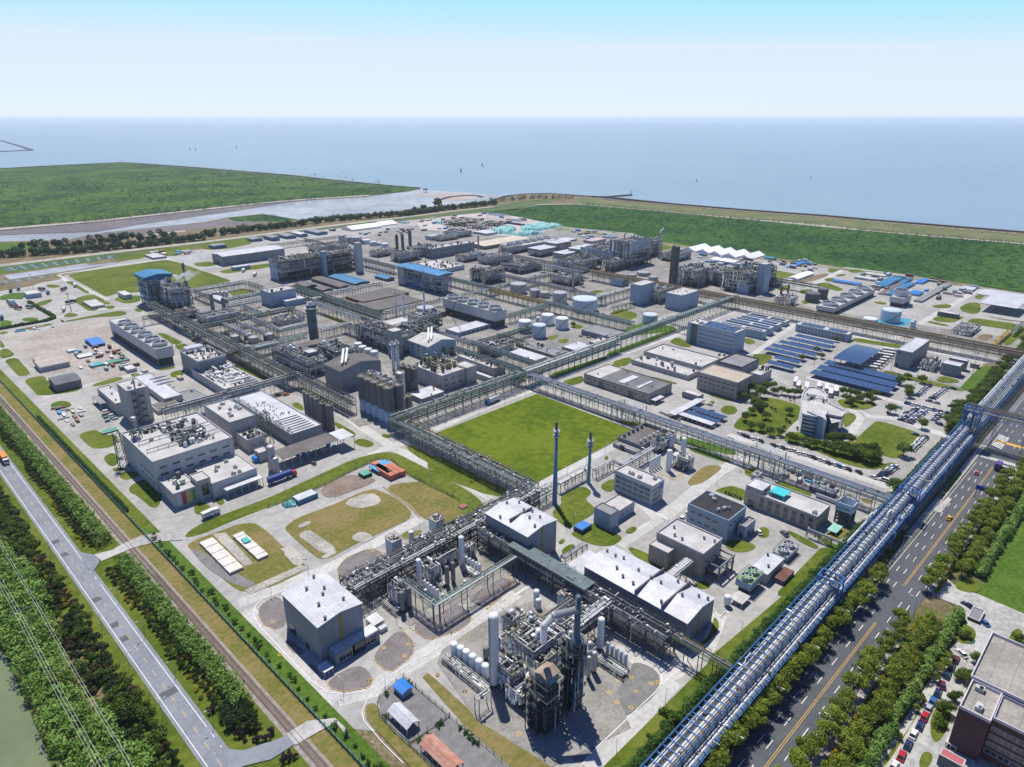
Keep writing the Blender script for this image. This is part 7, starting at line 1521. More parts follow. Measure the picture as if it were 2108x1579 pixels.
def leaves(C,R,n,size,squash=.8,mats=1,rng=RNG,up=.35):
 C=np.asarray(C,float); R=np.asarray(R,float); K=len(C); d=rng.normal(size=(K,n,3)); d /= np.linalg.norm(d,axis=2,keepdims=True)
 rad=R[:,None,None]*(.62+.42*rng.random((K,n,1))); P=C[:,None,:]+d*rad*np.array([1,1,squash]); P=P.reshape(-1,3)
 nr=(d*.75+rng.normal(size=d.shape)*.55); nr[...,2] += up; nr=nr.reshape(-1,3); nr /= np.linalg.norm(nr,axis=1,keepdims=True)
 a=np.cross(nr,rng.normal(size=nr.shape)); a /= np.linalg.norm(a,axis=1,keepdims=True)+1e-9; b=np.cross(nr,a); s=(size*(.6+.8*rng.random(len(P))))[:,None]
 V=np.stack([P-a*s*.9,P-b*s*.45,P+a*s,P+b*s*.5],1); return V.reshape(-1,3)
def leafmesh(name,V,m):
 n=len(V)//4; me=bpy.data.meshes.new(name); me.vertices.add(n*4); me.vertices.foreach_set('co',V.ravel()); me.loops.add(n*4); me.loops.foreach_set('vertex_index',np.arange(n*4,dtype=np.int32))
 me.polygons.add(n); me.polygons.foreach_set('loop_start',np.arange(0,n*4,4,dtype=np.int32)); me.polygons.foreach_set('loop_total',np.full(n,4,dtype=np.int32)); me.materials.append(m); me.update(calc_edges=True); return me
def tree_proto(r,h,trunk,m,seed,ncl=16,n=75,size=.36,spread=1.,squash=.75):
 g=np.random.default_rng(seed); C=[]; R=[]
 for i in range(ncl):
  a = g.random()*6.28; q = math.sqrt(g.random())*r*.72*spread; z = trunk+(h-trunk)*(.30+.5*g.random()*(1-.45*(q/r)))
  C.append((q*math.cos(a),q*math.sin(a),z)); R.append(r*(.30+.16*g.random()))
 C.append((0,0,trunk+(h-trunk)*.62)); R.append(r*.5)
 crown=leafmesh('crown',leaves(C,R,n,size,squash,rng=g),m)
 mb=MB(); mb.cyl(0,0,0,trunk+(h-trunk)*.35,.07*r*.7+.08,7,.1)
 for c in C[:7]: mb.bar((0,0,trunk*.8),tuple(c),.06,4)
 me=bpy.data.meshes.new('trunk'); me.from_pydata(mb.v,[],mb.f); me.materials.append(BARK); me.update(); return crown,me
def mk(kind,num,*a,**k): return [tree_proto(*a,seed=i*17+len(kind),**k) for i in range(num)]
PT={'street': mk('street',5,3.1,7.4,2.6,L_STREET,n=120,size=.27),'round': mk('round',4,3.2,7.0,2.0,L_STREET,ncl=18,squash=.9,n=110,size=.27),'park': mk('park_',3,4.6,9.0,2.4,L_PARK,ncl=26,n=110,size=.34,squash=.85),'dark': mk('dark',3,2.6,4.8,.6,L_DARK,ncl=12,size=.34),
 'shrub': mk('shrub',2,1.3,2.0,.1,L_HEDGE,ncl=7,n=50,size=.2),'yellow': mk('yellow',2,1.3,1.7,.1,L_YEL,ncl=7,n=55,size=.22),'purple': mk('purple',2,1.5,2.6,.2,L_PURP,ncl=8,n=60,size=.2,squash=1),'reddish': mk('reddish',2,2.2,3.6,.4,L_RED,ncl=10,n=70,size=.3),'olive': mk('olive',2,2.0,3.0,.3,L_OLIVE,ncl=9,n=60,size=.28),'green': mk('green_',3,3.2,5.8,.8,L_PARK,ncl=14,size=.36),'far': mk('far',3,5,10,2,L_FAR,ncl=10,n=40,size=.9)}
trng=random.Random(42)
def seen(X,Y,m=50):
 a,b,d=PR(X,Y,2)
 return d > 0 and -m < a < 2108+m and -m < b < 1579+m*1.5
SHR=[]
def tree(kind,X,Y,label,cat='tree',s=1.,group=None,name=None):
 if not seen(X,Y): return
 if cat == 'shrub': SHR.append((s*{'green': 3.2,'dark': 2.6}.get(kind,1.7)/PR(X,Y,1)[2],kind,X,Y,label,s,group)); return
 tree_(kind,X,Y,label,cat,s,group,name)
def flush_shrubs(keep=285):
 SHR.sort(key=lambda e: -e[0])
 for e in SHR[:keep]: tree_(e[1],e[2],e[3],e[4],'shrub',e[5],e[6])
 vs=[]; mi=[]; ms=[]
 for e in SHR[keep:]:
  c,_ = trng.choice(PT[e[1]]); m = c.materials[0]; v = np.empty(len(c.vertices)*3); c.vertices.foreach_get('co',v); v=v.reshape(-1,3)*e[5]+np.array([e[2],e[3],.1])
  if m not in ms: ms.append(m)
  vs.append(v); mi += [ms.index(m)]*(len(v)//4)
 if vs: me=leafmesh('shrub_planting',np.concatenate(vs),ms[0]); [me.materials.append(q) for q in ms[1:]]; me.polygons.foreach_set('material_index',mi); tag(link(bpy.data.objects.new('shrub_planting',me)),kind='stuff')
def tree_(kind,X,Y,label,cat='tree',s=1.,group=None,name=None):
 c,tr=trng.choice(PT[kind]); t=thing(name or ('tree' if cat == 'tree' else 'shrub'),label,cat,(X,Y,.1),group); f=s*trng.uniform(.86,1.16); t.rotation_euler=(0,0,trng.uniform(0,6.28)); t.scale=(f,f,f*trng.uniform(.9,1.1))
 o=bpy.data.objects.new('crown',c); link(o,t)
 if cat == 'tree': link(bpy.data.objects.new('trunk',tr),t)
def rowx(kind,x0,x1,step,yf,label,cat='tree',s=1.,jy=.8,skip=.0,group=None,name=None):
 x=x0
 while x < x1:
  if trng.random() >= skip: tree(kind,x+trng.uniform(-.8,.8),yf(x)+trng.uniform(-jy,jy),label,cat,s,group or label,name)
  x += step*trng.uniform(.85,1.15)
rowx('street',100,262,5.6,lambda x: yc(x)+8.9-(x > 190)*(x-190)*.012,'yellow-green street tree in the row between blue pipe bridge and road',s=1.22,skip=.04)
rowx('street',100,236,5.8,lambda x: yc(x)-7.2,'yellow-green street tree on the far verge, nearer part of the road',s=1.2,skip=.04)
rowx('street',264,345,5.8,lambda x: yc(x)-7.6,'yellow-green street tree on the far verge beyond the side entrance',s=1.1,skip=.04); rowx('street',350,396,6,lambda x: yc(x)-8,'yellow-green street tree on the far verge near the crossing',s=.95)
rowx('round',100,250,5.4,lambda x: 32.3,'round bushy tree in the second row beside the tall hedge',s=1.12,skip=.03,jy=1.2); rowx('round',284,400,5.8,lambda x: 31.5,'round bushy tree in the second row beyond the side entrance',s=.95,skip=.03,jy=1.2)
rowx('park',404,640,9,lambda x: 31,'large tree in the right-hand belt far along the road',s=.9,jy=2); rowx('park',440,800,9,lambda x: 76,'large dark tree along the plant edge beyond the crossing',s=.8,jy=2)
rowx('green',160,300,6.5,lambda x: 57.6,'dark shrub-like tree in the shade beneath the blue bridge',s=.75,skip=.35,jy=1.6); rowx('dark',104,230,6,lambda x: 57.5,'very dark bush in the shade beneath the blue bridge','shrub',.9,1.5,.3)
def hedge(name,label,x0,y0,x1,y1,w,h,m,dens=7,size=.32,cat='hedge',wob=.25,z=0.1,pts=None):
 P=pts or [(x0,y0),(x1,y1)]; C=[]; R=[]
 for i in range(len(P)-1):
  L_ = math.hypot(P[i+1][0]-P[i][0],P[i+1][1]-P[i][1]); n = max(1,int(L_/(w*.45))); dx = (P[i+1][0]-P[i][0])/L_; dy = (P[i+1][1]-P[i][1])/L_
  for q in range(n):
   for k_ in range(2):
    o = trng.uniform(-.25,.25)*w; f = (q+trng.random())/n*L_; C.append((P[i][0]+dx*f-dy*o,P[i][1]+dy*f+dx*o,h*(.45+.25*k_)*trng.uniform(1-wob,1+wob))); R.append(w*.5*trng.uniform(.8,1.1))
 C=np.array(C); c0=np.array([C[:,0].mean(),C[:,1].mean(),z]); C[:,2] -= 0; V=leaves(C-c0*[1,1,0],R,int(dens*w*w*2.2)+20,size,min(1.2,h/w)); V[:,2]=np.maximum(V[:,2],0)
 o=bpy.data.objects.new(name,leafmesh(name,V,m)); o.location=c0; link(o); return tag(o,label,cat)
hedge('hedge','long dark green hedge between the lawn and the blue pipe bridge',100,73.4,296,72.2,3.4,3.6,L_HEDGE); hedge('hedge','lower end of the dark hedge at the bottom edge beside the blue bridge',84,74,99.5,73.5,3,3,L_HEDGE)
hedge('hedge','tall bright green hedge behind the second tree row, nearer part',100,28.6,258,26.3,3.6,4.2,L_BRIGHT,7,.38); hedge('hedge','tall bright green hedge beyond the side entrance',288,27,420,25,3.6,3.6,L_BRIGHT,6,.38)
for a,b in ((100,118),(122,150),(156,168),(172,196),(204,214),(218,246)): hedge('hedge','narrow clipped golden-yellow hedge strip beside the dappled footpath, %s part' % {100: 'lowest',122: 'second',156: 'third',172: 'fourth',204: 'fifth',218: 'topmost'}[a],a,36.0,b,35.8,1.2,1.1,L_YEL,22,.2)
hedge('hedge','golden-yellow hedge beyond the side entrance',266,36,300,35.6,1.2,1.1,L_YEL,22,.2); hedge('hedge','reddish low hedge beside the footpath, middle part',186,35.2,204,35.2,1.1,.9,L_RED,20,.2); hedge('hedge','reddish low hedge beyond the golden one',300,35,380,34.5,1.4,.9,L_RED,16,.25)
hedge('hedge','low hedge on the verge at the parking side of the road',270,56.4,300,56.3,1,.8,L_HEDGE,20,.22); hedge('hedge','clipped low hedge strip beside the bus lay-by',345,55.5,380,55.3,1.2,1.0,L_HEDGE,20,.22)
for (k,x,y,s_) in (('F1',905,180,.55),('F1',850,320,.5),('F1',650,620,.45),('F1',590,740,.45),('F1',340,1120,.4),('E4',1260,1000,.6),('E4',1240,1040,.55),('E4',1330,880,.5)): tree('round',*G(k,x,y+20,1),'slim young tree on the strip beside the parked cars',s=s_,group='young trees beside the parked cars')
for (k,x,y,s_,l) in (('F1',1430,60,.8,'leafy tree at the top corner of the maroon block'),('F1',1220,300,.9,'broad-crowned tree opposite the dark parked cars'),('F1',1120,620,.85,'dark tree close to the maroon wall, upper'),('F1',960,800,.9,'dark tree close to the maroon wall, lower'),('F1',900,960,.8,'lighter tree on the planted island below the maroon wall'),('F1',1340,300,.7,'tree right behind the broad-crowned one'),('E4',1620,900,.8,'tree at the right edge above the maroon block'),('E4',1590,985,.9,'tree beside the rear corner of the maroon block'),('E4',1600,1010,.7,'second tree beside the rear corner of the maroon block'),('E4',1350,870,.5,'small pine beside the gatehouse pond')): tree('green',*G(k,x,y+40,0),l,s=s_)
for i,(x,y,s_) in enumerate(((90,120,1),(150,70,1.1),(205,100,1),(240,60,1),(290,40,.9),(150,130,.9),(180,170,1),(215,190,1),(110,255,1),(150,210,.9),(175,150,.9),(140,310,.8),(205,320,.85),(270,350,.85),(330,350,.7),(240,245,.8))): tree('park',*G('M1',x,y+22,0),'leafy park tree in the dense grove left of the curved headquarters',s=s_*.78,group='grove left of the headquarters')
for i,(x,y) in enumerate(((300,75),(345,75),(390,80),(430,85),(470,85))): tree('park',*G('M1',x,y+28,0),'tree in the row behind the park lawn, towards the buses',s=.6,group='row behind the park lawn')
for i,(x,y,s_) in enumerate(((395,385,.75),(440,395,.8),(490,405,.85),(530,420,.85),(575,425,.9),(625,440,.9),(680,460,.9),(720,465,.9),(760,480,1),(800,490,1),(850,500,1),(900,520,1.1),(950,520,1.1),(830,470,.9),(930,480,1),(870,460,.9))): tree('park',*G('M1',x,y+25,0),'leafy tree in the long belt behind the parked cars',s=s_*.82,group='belt behind the parked cars')
for i,(x,y) in enumerate(((665,395),(700,390),(745,395),(785,405))): tree('park',*G('M1',x,y+25,0),'tree in the short row before the headquarters entrance',s=.68,group='row before the entrance')
for i,(x,y,s_) in enumerate(((745,85,.9),(790,95,.9),(835,100,.9),(770,130,.9),(850,130,.9),(900,125,.9),(800,150,.8),(930,140,.8))): tree('park',*G('M1',x,y+22,0),'tree on the leafy island right of the buses',s=s_*.78,group='leafy island right of the buses')
for (x,y,s_,l) in ((395,210,.68,'lone round tree on the park lawn'),(955,95,.75,'single tree at the end of the long solar carports'),(1055,200,.9,'tree with purple bush at its foot in the car park entry'),(1140,480,1.05,'large dark tree at the corner of the square lawn'),(1080,720,.85,'dark tree beside the blue portal frame'),(1170,95,.75,'tree at the corner of the upper car park'),(1260,300,.8,'tree at the edge of the square lawn by the cars')): tree('park',*G('M1',x,y+25,0),l,s=s_)
tree('purple',*G('M1',1035,235),'purple bush below the car park tree','shrub',1)
for i,(x,y) in enumerate(((445,320),(475,328),(508,342))): tree('purple',*G('M1',x,y+12),'clipped dark ball bush beside the curved headquarters','shrub',.85,'ball bushes by the headquarters')
for i,(x,y) in enumerate(((278,190),(302,202),(375,270),(395,282),(362,315),(400,130),(425,135))): tree('dark',*G('M1',x,y+8),'small dark bush on the park lawn','shrub',.45,'small bushes on the park lawn')
for (k,x,y,s_,l) in (('C4',1220,1170,.75,'tree beyond the end of the solar carports'),('C4',1375,1160,.75,'tree at the upper car park corner below the substation'),('C4',1275,1235,.85,'tree beside the parked cars at the upper car park'),('C4',1275,1130,.55,'small tree below the substation'),('C4',765,865,.5,'small tree at the end of the farthest solar carport'),('C4',625,945,.5,'first small tree among the solar carports'),('C4',660,985,.5,'second small tree among the solar carports'),('C4',520,1000,.55,'third small tree among the solar carports'),('C3',280,1120,.6,'single round tree beside the white tanks'),('I1',900,540,1.,'tree under the blue stair tower'),('I1',970,400,.9,'tree along the hedge above the blue stair tower')): tree('park',*G(k,x,y+15,0),l,s=s_)
P=[(302,71),(352,72),(415,72)]; hedge('hedge','dark hedge between the parked car row and the blue bridge',0,0,0,0,2.2,2.2,L_HEDGE,pts=P); hedge('hedge','broad dark shrub belt beyond the blue stair tower',428,72,560,74,5,5,L_PARK,5,.5)
hedge('hedge','curved hedge round the truck park',0,0,0,0,3,2,L_HEDGE,6,.5,pts=PTS('G3','300 1220 420 1290 540 1360 560 1385 480 1415 300 1445 0 1500')); 
def mass(name,label,cells,m,size,n,cat='thicket',kind=None,squash=1.0,up=.3):
 C=np.array([c[:3] for c in cells]); R=[c[3] for c in cells]; c0=np.array([C[:,0].mean(),C[:,1].mean(),.1]); V=leaves(C-c0*[1,1,0],R,n,size,squash,up=.9 if m is L_BAMB else up); V[:,2]=np.maximum(V[:,2],0)
 o=bpy.data.objects.new(name,leafmesh(name,V,m)); o.location=c0; link(o); return tag(o,label,cat,kind=kind) if not kind else tag(o,kind=kind)
def band(o0,o1,y0,y1,step,h,r): 
 out=[]; y=y0
 while y < y1:
  o = o0
  while o <= o1: out.append((xs(o+trng.uniform(-.6,.6),y),y+trng.uniform(-.8,.8),h*trng.uniform(.45,.85),r*trng.uniform(.75,1.25))); o += step
  y += step
 return out
mass('hedge','tall bright green bamboo hedge along the railway, lower part',band(12,16.4,172,278,1.9,4.5,1.7),L_BAMB,.45,60,'hedge'); mass('hedge','tall bright green bamboo hedge along the railway, upper part',band(11,15.8,297,520,2.0,4.5,1.8),L_BAMB,.5,50,'hedge')
for (a,b,part) in ((176,274,'lower'),(300,470,'upper')):
 y=a
 while y < b:
  for o in (8.2,10.6):
   k_ = trng.choice(['dark','dark','olive','green','reddish'] if part == 'lower' else ['dark','dark','dark','olive']); tree(k_,xs(o+trng.uniform(-.5,.6)+(.8*math.sin(y*.11)),y),y,{'dark': 'dark green shrub','olive': 'olive shrub','green': 'leafy green shrub','reddish': 'reddish shrub'}[k_]+' in the planting beside the %s bamboo hedge' % part,'shrub',.6 if k_ != 'green' else .5,'%s %s shrubs beside the bamboo hedge' % (part,k_))
  y += trng.uniform(2.6,3.6)
for i in range(26): y=trng.choice((trng.uniform(182,205),trng.uniform(238,256),trng.uniform(338,350),trng.uniform(300,312))); tree('yellow',xs(trng.uniform(6,8.2),y),y,'bright yellow bush in the planting beside the bamboo hedge','shrub',.7,'yellow bushes beside the bamboo hedge')
for (k,x,y) in [('F2',*q) for q in ((480,950),(560,920),(590,1000),(730,1000),(820,990),(930,970),(960,900),(1000,870),(110,590),(140,560),(1240,1210),(1170,1240),(1325,1240),(1230,1270),(1150,1290))]: tree('purple',*G(k,x,y+25,0),'dark purple ball bush at the level crossing bed','shrub',.8,'purple ball bushes at the level crossing')
for i in range(34):
 x=trng.uniform(240,780); y=trng.uniform(520,880); 
 if x+ (880-y)*.9 < 1000 and x > 220+(y-520)*.5: tree('olive' if trng.random() < .5 else 'dark',*G('F2',x,y+15,0),'small rounded bush in the crossing-side planting bed','shrub',.75,'rounded bushes by the level crossing')
cells=[]; y=120
while y < 560:
 o=-29.5
 while o < -17.5+2.5*math.sin(y*.05): cells.append((xs(o+trng.uniform(-1,1),y),y+trng.uniform(-1,1),6.5*trng.uniform(.45,.95),2.5*trng.uniform(.8,1.3))); o += 2.7
 y += 2.7
mass('bamboo_thicket','',cells,L_BAMB,.55,95,kind='stuff')
cells=[(xs(trng.uniform(-31,-18),y_),y_,trng.uniform(3,6.5),trng.uniform(1.8,3)) for y_ in [trng.uniform(120,560) for _ in range(300)]]
mass('undergrowth','',cells,L_PARK,.5,70,kind='stuff')
y=130
while y < 470:
 for o in (-9,-12.5,-15.8):
  if trng.random() < .12: continue
  k_ = trng.choice(['dark','green','reddish','dark','green','olive'] if y < 330 else ['dark','green','park']); lab={'dark': 'dark green tree','green': 'fresh green tree','reddish': 'brownish-red shrub','olive': 'olive shrub','park': 'broad dark tree'}[k_]
  tree(k_,xs(o+trng.uniform(-.8,.8),y),y+trng.uniform(-1.4,1.4),lab.replace('tree','bush')+' in the mixed border between road and thicket','shrub',{'dark': .9,'green': .85,'reddish': .9,'olive': .9,'park': .55}[k_],k_+' plants of the mixed border')
 y += 3.8
for i in range(40): y=trng.uniform(262,300); tree('yellow',xs(trng.uniform(-15,-7.5),y),y,'yellow-flowering bush in the mixed border','shrub',1.1,'yellow bushes of the mixed border')
y=104
while y < 292:
 tree('shrub',xs(trng.uniform(28.6,30.4),y),y,'small green shrub planted inside the teal fence','shrub',trng.uniform(.6,1.2),'shrubs inside the fence'); y += trng.uniform(3,6)
hedge('hedge','low dark hedge inside the upper part of the teal fence',xs(28.8,318),318,xs(28.8,470),470,1.6,1.6,L_HEDGE,12,.28)
for (k,x,y,s_) in (('E3',1480,1320,1.3),('E3',1370,1440,.9)): tree('green',*G(k,x,y,0),'round tree on the lawn beside the hedge' if s_ > 1 else 'smaller round tree on the lawn beside the hedge',s=s_*.8)
for q in ((1250,1150),(1400,1010),(1440,970),(1130,1220),(960,400),(1010,430),(1700,1050),(1780,1110),(1850,1170),(1900,1230),(1950,1260),(660,560),(640,890)): tree('shrub',*G('F3',*q),'weedy shrub along the fence of the small yard','shrub',.8,'weedy shrubs in the fenced yard')
def fbelt(s,r,n,h,k='',m=L_FAR,w=6,size=1.2):
 P=PTS(k,s); out=[]
 for i in range(len(P)-1):
  L_ = math.hypot(P[i+1][0]-P[i][0],P[i+1][1]-P[i][1]); r_ = max(r,4)
  for q in range(int(L_/r)): f = (q+trng.random())/int(L_/r); out.append((P[i][0]+(P[i+1][0]-P[i][0])*f+trng.uniform(-w,w),P[i][1]+(P[i+1][1]-P[i][1])*f+trng.uniform(-w,w),h*trng.uniform(.35,.8),r_*trng.uniform(.7,1.2)))
 mass('tree_belt','',out,m,size,n,kind='stuff')
fbelt('40 524 150 514 230 504 300 499 360 495',2.6,150,17,w=14); fbelt('0 530 150 521 300 507 420 493',2.2,130,9,w=7); fbelt('420 488 520 475 600 466 700 453 832 444 925 431 1018 421',2,130,9,w=9); fbelt('1000 417 1060 412 1100 408 1180 410',5,40,7,w=9)
fbelt('0 470 150 459 300 442 420 430 560 416 700 404 800 394',10,40,4,m=L_HEDGE,w=16,size=1.6); fbelt('-100 400 150 380 300 372 500 378 700 385',16,30,4,w=260,size=2.2); fbelt('-100 430 100 420 300 405 500 400',16,30,4,w=160,size=2.2,m=L_HEDGE)
fbelt('1200 421 1385 438 1527 452 1700 466 1788 477 2108 505',4,24,3,w=3,size=.8)
for (x,y,l,s_) in ((853,437,'leftmost of three far trees on the dyke',.8),(873,435,'middle of three far trees on the dyke',1),(903,431,'tallest of three far trees on the dyke',1.4)): tree('far',*G('',x,y),l,s=s_*1.6)
flush_shrubs()
def tuss(s,n,size,m,hh):
 P=PTS('',s); c0,c1=min(p[0] for p in P),max(p[0] for p in P); d0,d1=min(p[1] for p in P),max(p[1] for p in P); out=[]
 while len(out) < n:
  X = trng.uniform(c0,c1); Y = trng.uniform(d0,d1); r = False; j = len(P)-1
  for q in range(len(P)):
   if (P[q][1] > Y) != (P[j][1] > Y) and X < (P[j][0]-P[q][0])*(Y-P[q][1])/(P[j][1]-P[q][1])+P[q][0]: r = not r
   j = q
  if r: out.append((X,Y,hh,size*trng.uniform(.6,1.6)))
 mass('reeds','',out,m,1.1,12,kind='stuff',squash=.3)
tuss('1060 432 1185 422 1527 454 1788 479 2108 508 2300 560 2108 596 1875 562 1585 525 1242 475 1110 455',700,6,L_FAR,.5); tuss('1060 432 1185 422 1527 454 1788 479 2108 508 2300 560 2108 596 1875 562 1585 525 1242 475 1110 455',500,5,L_HEDGE,.4)
# ================================================================== VEHICLES
PAINT={n: mat('car_paint_'+n,c,.25,.04,.5,spec=.6) for n,c in dict(white=(.70,.70,.70),silver=(.40,.42,.44),black=(.02,.022,.026),navy=(.015,.03,.09),red=(.42,.015,.02),blue=(.03,.12,.35),grey=(.13,.14,.15),maroon=(.12,.02,.04),yellow=(.65,.38,.02),purple=(.10,.05,.22),orange=(.62,.22,.02),pink=(.55,.08,.12)).items()}
TYRE=mat('tyre',(.02,.02,.02),.8,.1,.5)
def car_meshes(van=False):
 L,W,Hh=(4.9,1.9,1.9) if van else (4.5,1.8,1.45); mb=MB(); zb=.32; zh=.95 if van else .82
 prof=[(-L/2,zb),(-L/2,zh-.12),(-L/2+.12,zh),(L/2-.9,zh),(L/2-.15,zh-.2),(L/2,zh-.4),(L/2,zb)]
 b=len(mb.v)
 for sy,k in ((-W/2,1),(W/2,1)):
  for x,z in prof: mb.v.append((x,sy,z))
 n=len(prof)
 for i in range(n): mb.f.append((b+i,b+(i+1) % n,b+n+(i+1) % n,b+n+i)); mb.m.append(0)
 mb.f.append(tuple(b+i for i in reversed(range(n)))); mb.f.append(tuple(b+n+i for i in range(n))); mb.m += [0,0]
 g=MB(); x0,x1,r0,r1=((-L/2+.1,L/2-1.0,-L/2+.3,L/2-1.7) if van else (-L/2+.35,L/2-1.1,-L/2+1.0,L/2-2.0)); w0=W/2-.05; w1=W/2-.28
 V=[(x0,-w0,zh),(x1,-w0,zh),(x1,w0,zh),(x0,w0,zh),(r0,-w1,Hh),(r1,-w1,Hh),(r1,w1,Hh),(r0,w1,Hh)]
 g.v += V; g.f += [(0,1,5,4),(1,2,6,5),(2,3,7,6),(3,0,4,7)]; g.m += [0]*4
 mb.box(r0,-w1-.02,Hh-.02,r1,w1+.02,Hh+.03); 
 for sx in (r0+.05,(r0+r1)/2): pass
 w=MB(); w.bar((0,-.1,0),(0,.1,0),.31,12,cap=True)
 def me(name,m_,mt):
  me_ = bpy.data.meshes.new(name); me_.from_pydata(m_.v,[],m_.f); me_.materials.append(mt); me_.update(); return me_
 return me('body',mb,PAINT['white']),me('window_glass',g,GLASS),me('wheel',w,TYRE),(L,W)
CARM={False: car_meshes(False),True: car_meshes(True)}; BODY={}
def car(X,Y,ang,col,label,group=None,van=False,far=False,name='parked_car'):
 body,gl,wh,(L,W)=CARM[van]; key=(van,col)
 if key not in BODY: bm_=body.copy(); bm_.materials.clear(); bm_.materials.append(PAINT[col]); BODY[key]=bm_
 t=thing(name,label,'van' if van else 'car',(X,Y,.14),group); t.rotation_euler=(0,0,ang); link(bpy.data.objects.new('body',BODY[key]),t); link(bpy.data.objects.new('window_glass',gl),t)
 if not far:
  for a in (-L*.3,L*.3):
   for b in (-W/2+.08,W/2-.08): o = bpy.data.objects.new('wheel',wh); o.location=(a,b,.31); link(o,t)
 return t
for i,((x,y),c_) in enumerate(zip(((280,1540),(385,1400),(478,1250),(553,1095),(645,975),(710,850),(765,730),(822,630),(893,515),(960,405),(1030,265),(1090,145),(1150,45)),('white','red','navy','white','navy','red','silver','blue','navy','maroon','navy','black','maroon'))):
 X,Y=G('F1',x,y,.8); car(X,Y,0.05+(.25 if i in (9,) else 0),c_,c_+' car, number-plate end towards the road, in the single line by the tall hedge' if 0 else '%s car %s in the single line beside the tall hedge' % (c_,('at the very bottom','just above the bottom white one','between lower red and white ones','fourth from the bottom','just below the upper red one','in the middle, second red one','just above the upper red one','eighth from the bottom','ninth from the bottom','parked askew tenth from the bottom','eleventh from the bottom','twelfth from the bottom','thirteenth from the bottom')[i]))
car(*G('E4',1330,990,.8),.9,'white','white car turning at the top of the single line'); car(*G('E4',1360,740,.8),1.2,'navy','dark car waiting at the gatehouse'); car(*G('E4',1445,830,.8),.9,'blue','blue car tucked beside the gatehouse'); car(*G('E4',1460,990,.8),.2,'silver','silver car behind the maroon block corner')
cr=random.Random(17); COLS=['white']*5+['silver','silver','black','grey','black','navy','white','blue','maroon','grey','silver']
def lot(k,x0,y0,x1,y1,n,ang,where,skip=.04,jit=.08):
 a=G(k,x0,y0,.7); b=G(k,x1,y1,.7)
 for i in range(n):
  if cr.random() < skip: continue
  f = i/max(1,n-1); c_ = cr.choice(COLS); car(a[0]+(b[0]-a[0])*f,a[1]+(b[1]-a[1])*f+cr.uniform(-jit,jit)*3,ang+cr.uniform(-.03,.03),c_,c_+' car parked '+where,c_+' cars '+where,far=True)
H_=math.pi/2
lot('I1',405,1065,820,650,36,H_,'in the long row beside the blue bridge'); lot('I1',455,1060,835,668,34,H_,'in the second file beside the blue bridge',.3) if 0 else None
lot('I1',470,715,610,585,12,H_,'along the square lawn'); lot('I1',165,985,305,885,8,H_,'at the end of the tree belt'); lot('I1',375,415,525,300,10,H_,'in the left block of the lower car park'); lot('I1',455,440,605,325,10,H_,'in the middle block of the lower car park'); lot('I1',430,350,440,340,2,H_,'beside the lower car park blocks'); lot('I1',700,415,765,355,4,H_,'in the right block of the lower car park'); lot('I1',425,240,875,350,15,0,'in the hedge row between the car parks',.0); lot('I1',525,165,655,60,8,H_,'in the left file of the upper car park'); lot('I1',690,192,815,92,8,H_,'in the middle file of the upper car park')
for (x,y,c_,a_,l) in ((930,225,'black',H_,'black car alone in the upper car park'),(880,275,'black',H_,'black car beside its dark neighbour, upper car park'),(958,292,'navy',H_,'navy car beside its dark neighbour, upper car park'),(938,315,'silver',H_,'silver car behind the two dark ones'),(655,220,'grey',H_,'grey car left alone before the upper file'),(730,240,'silver',H_,'silver car left alone before the upper file'),(895,95,'black',1.3,'black car at the top of the upper car park'),(757,455,'navy',1.3,'navy car near the corner tree of the lawn'),(820,385,'silver',H_,'silver car right of the lower blocks'),(925,470,'silver',H_,'silver car under the blue stair tower'),(345,285,'silver',1.2,'silver car behind the car park entry tree'),(515,560,'grey',H_,'grey car by the lawn corner')): car(*G('I1',x,y,.7),a_,c_,l,far=True)
px=((70,352),(97,365),(120,374),(150,385),(187,392),(210,404),(292,430),(328,437),(352,448),(390,457),(425,465),(447,480),(484,487),(523,498),(552,511),(587,521),(617,533),(646,545),(683,553),(715,565),(747,574),(781,587),(850,607),(943,638)); pc=('white','navy','black','white','white','black','navy','white','black','white','white','white','white','silver','black','white','white','black','white','blue','white','black','black','white')
for (x,y),c_ in zip(px,pc): car(*G('M1',x,y,.7),H_-.55,c_,c_+' car in the slanted row below the park trees',c_+' cars below the park trees',far=True)
car(*G('M1',1015,658,.8),H_,'white','white van at the lower end of the slanted row',van=True,far=True)
car(*G('I1',860,1412,.7),0,'yellow','yellow taxi driving along the wide road',name='taxi'); car(*G('I1',1138,952,.7),.1,'pink','pink-red car driving towards the zebra crossing',name='driving_car')
for (k,x,y,a_,c_,l) in (('D4',205,1000,.2,'white','white car beside the black-roofed building'),('D4',190,1015,.2,'black','black car beside the black-roofed building'),('D4',245,962,.3,'white','white car behind the corner of the black-roofed building'),('D4',798,1108,.8,'white','white pickup-like car by the small white annex'),('D4',998,1115,1.1,'grey','grey car at the bend above the cooling sets'),('D3',1185,345,H_,'silver','silver car before the long grey store'),('D3',1245,355,H_,'silver','second silver car before the long grey store'),('C3',1335,1330,.4,'silver','silver car below the tall office'),('C3',1372,1332,.4,'silver','second silver car below the tall office'),('D4',415,120,H_,'white','white car near the oval lawn'),('D4',430,170,H_,'silver','silver car at the head of the solar bicycle shelter'),('D2',920,1138,H_,'grey','dark forklift-like car in front of the brown canopy'),('D2',712,608,0,'orange','orange loader on the road below the dark rack'),('E4',413,372,1.0,'grey','dark car parked at the curve beside the cooling set')): car(*G(k,x,y,.7),a_,c_,l)
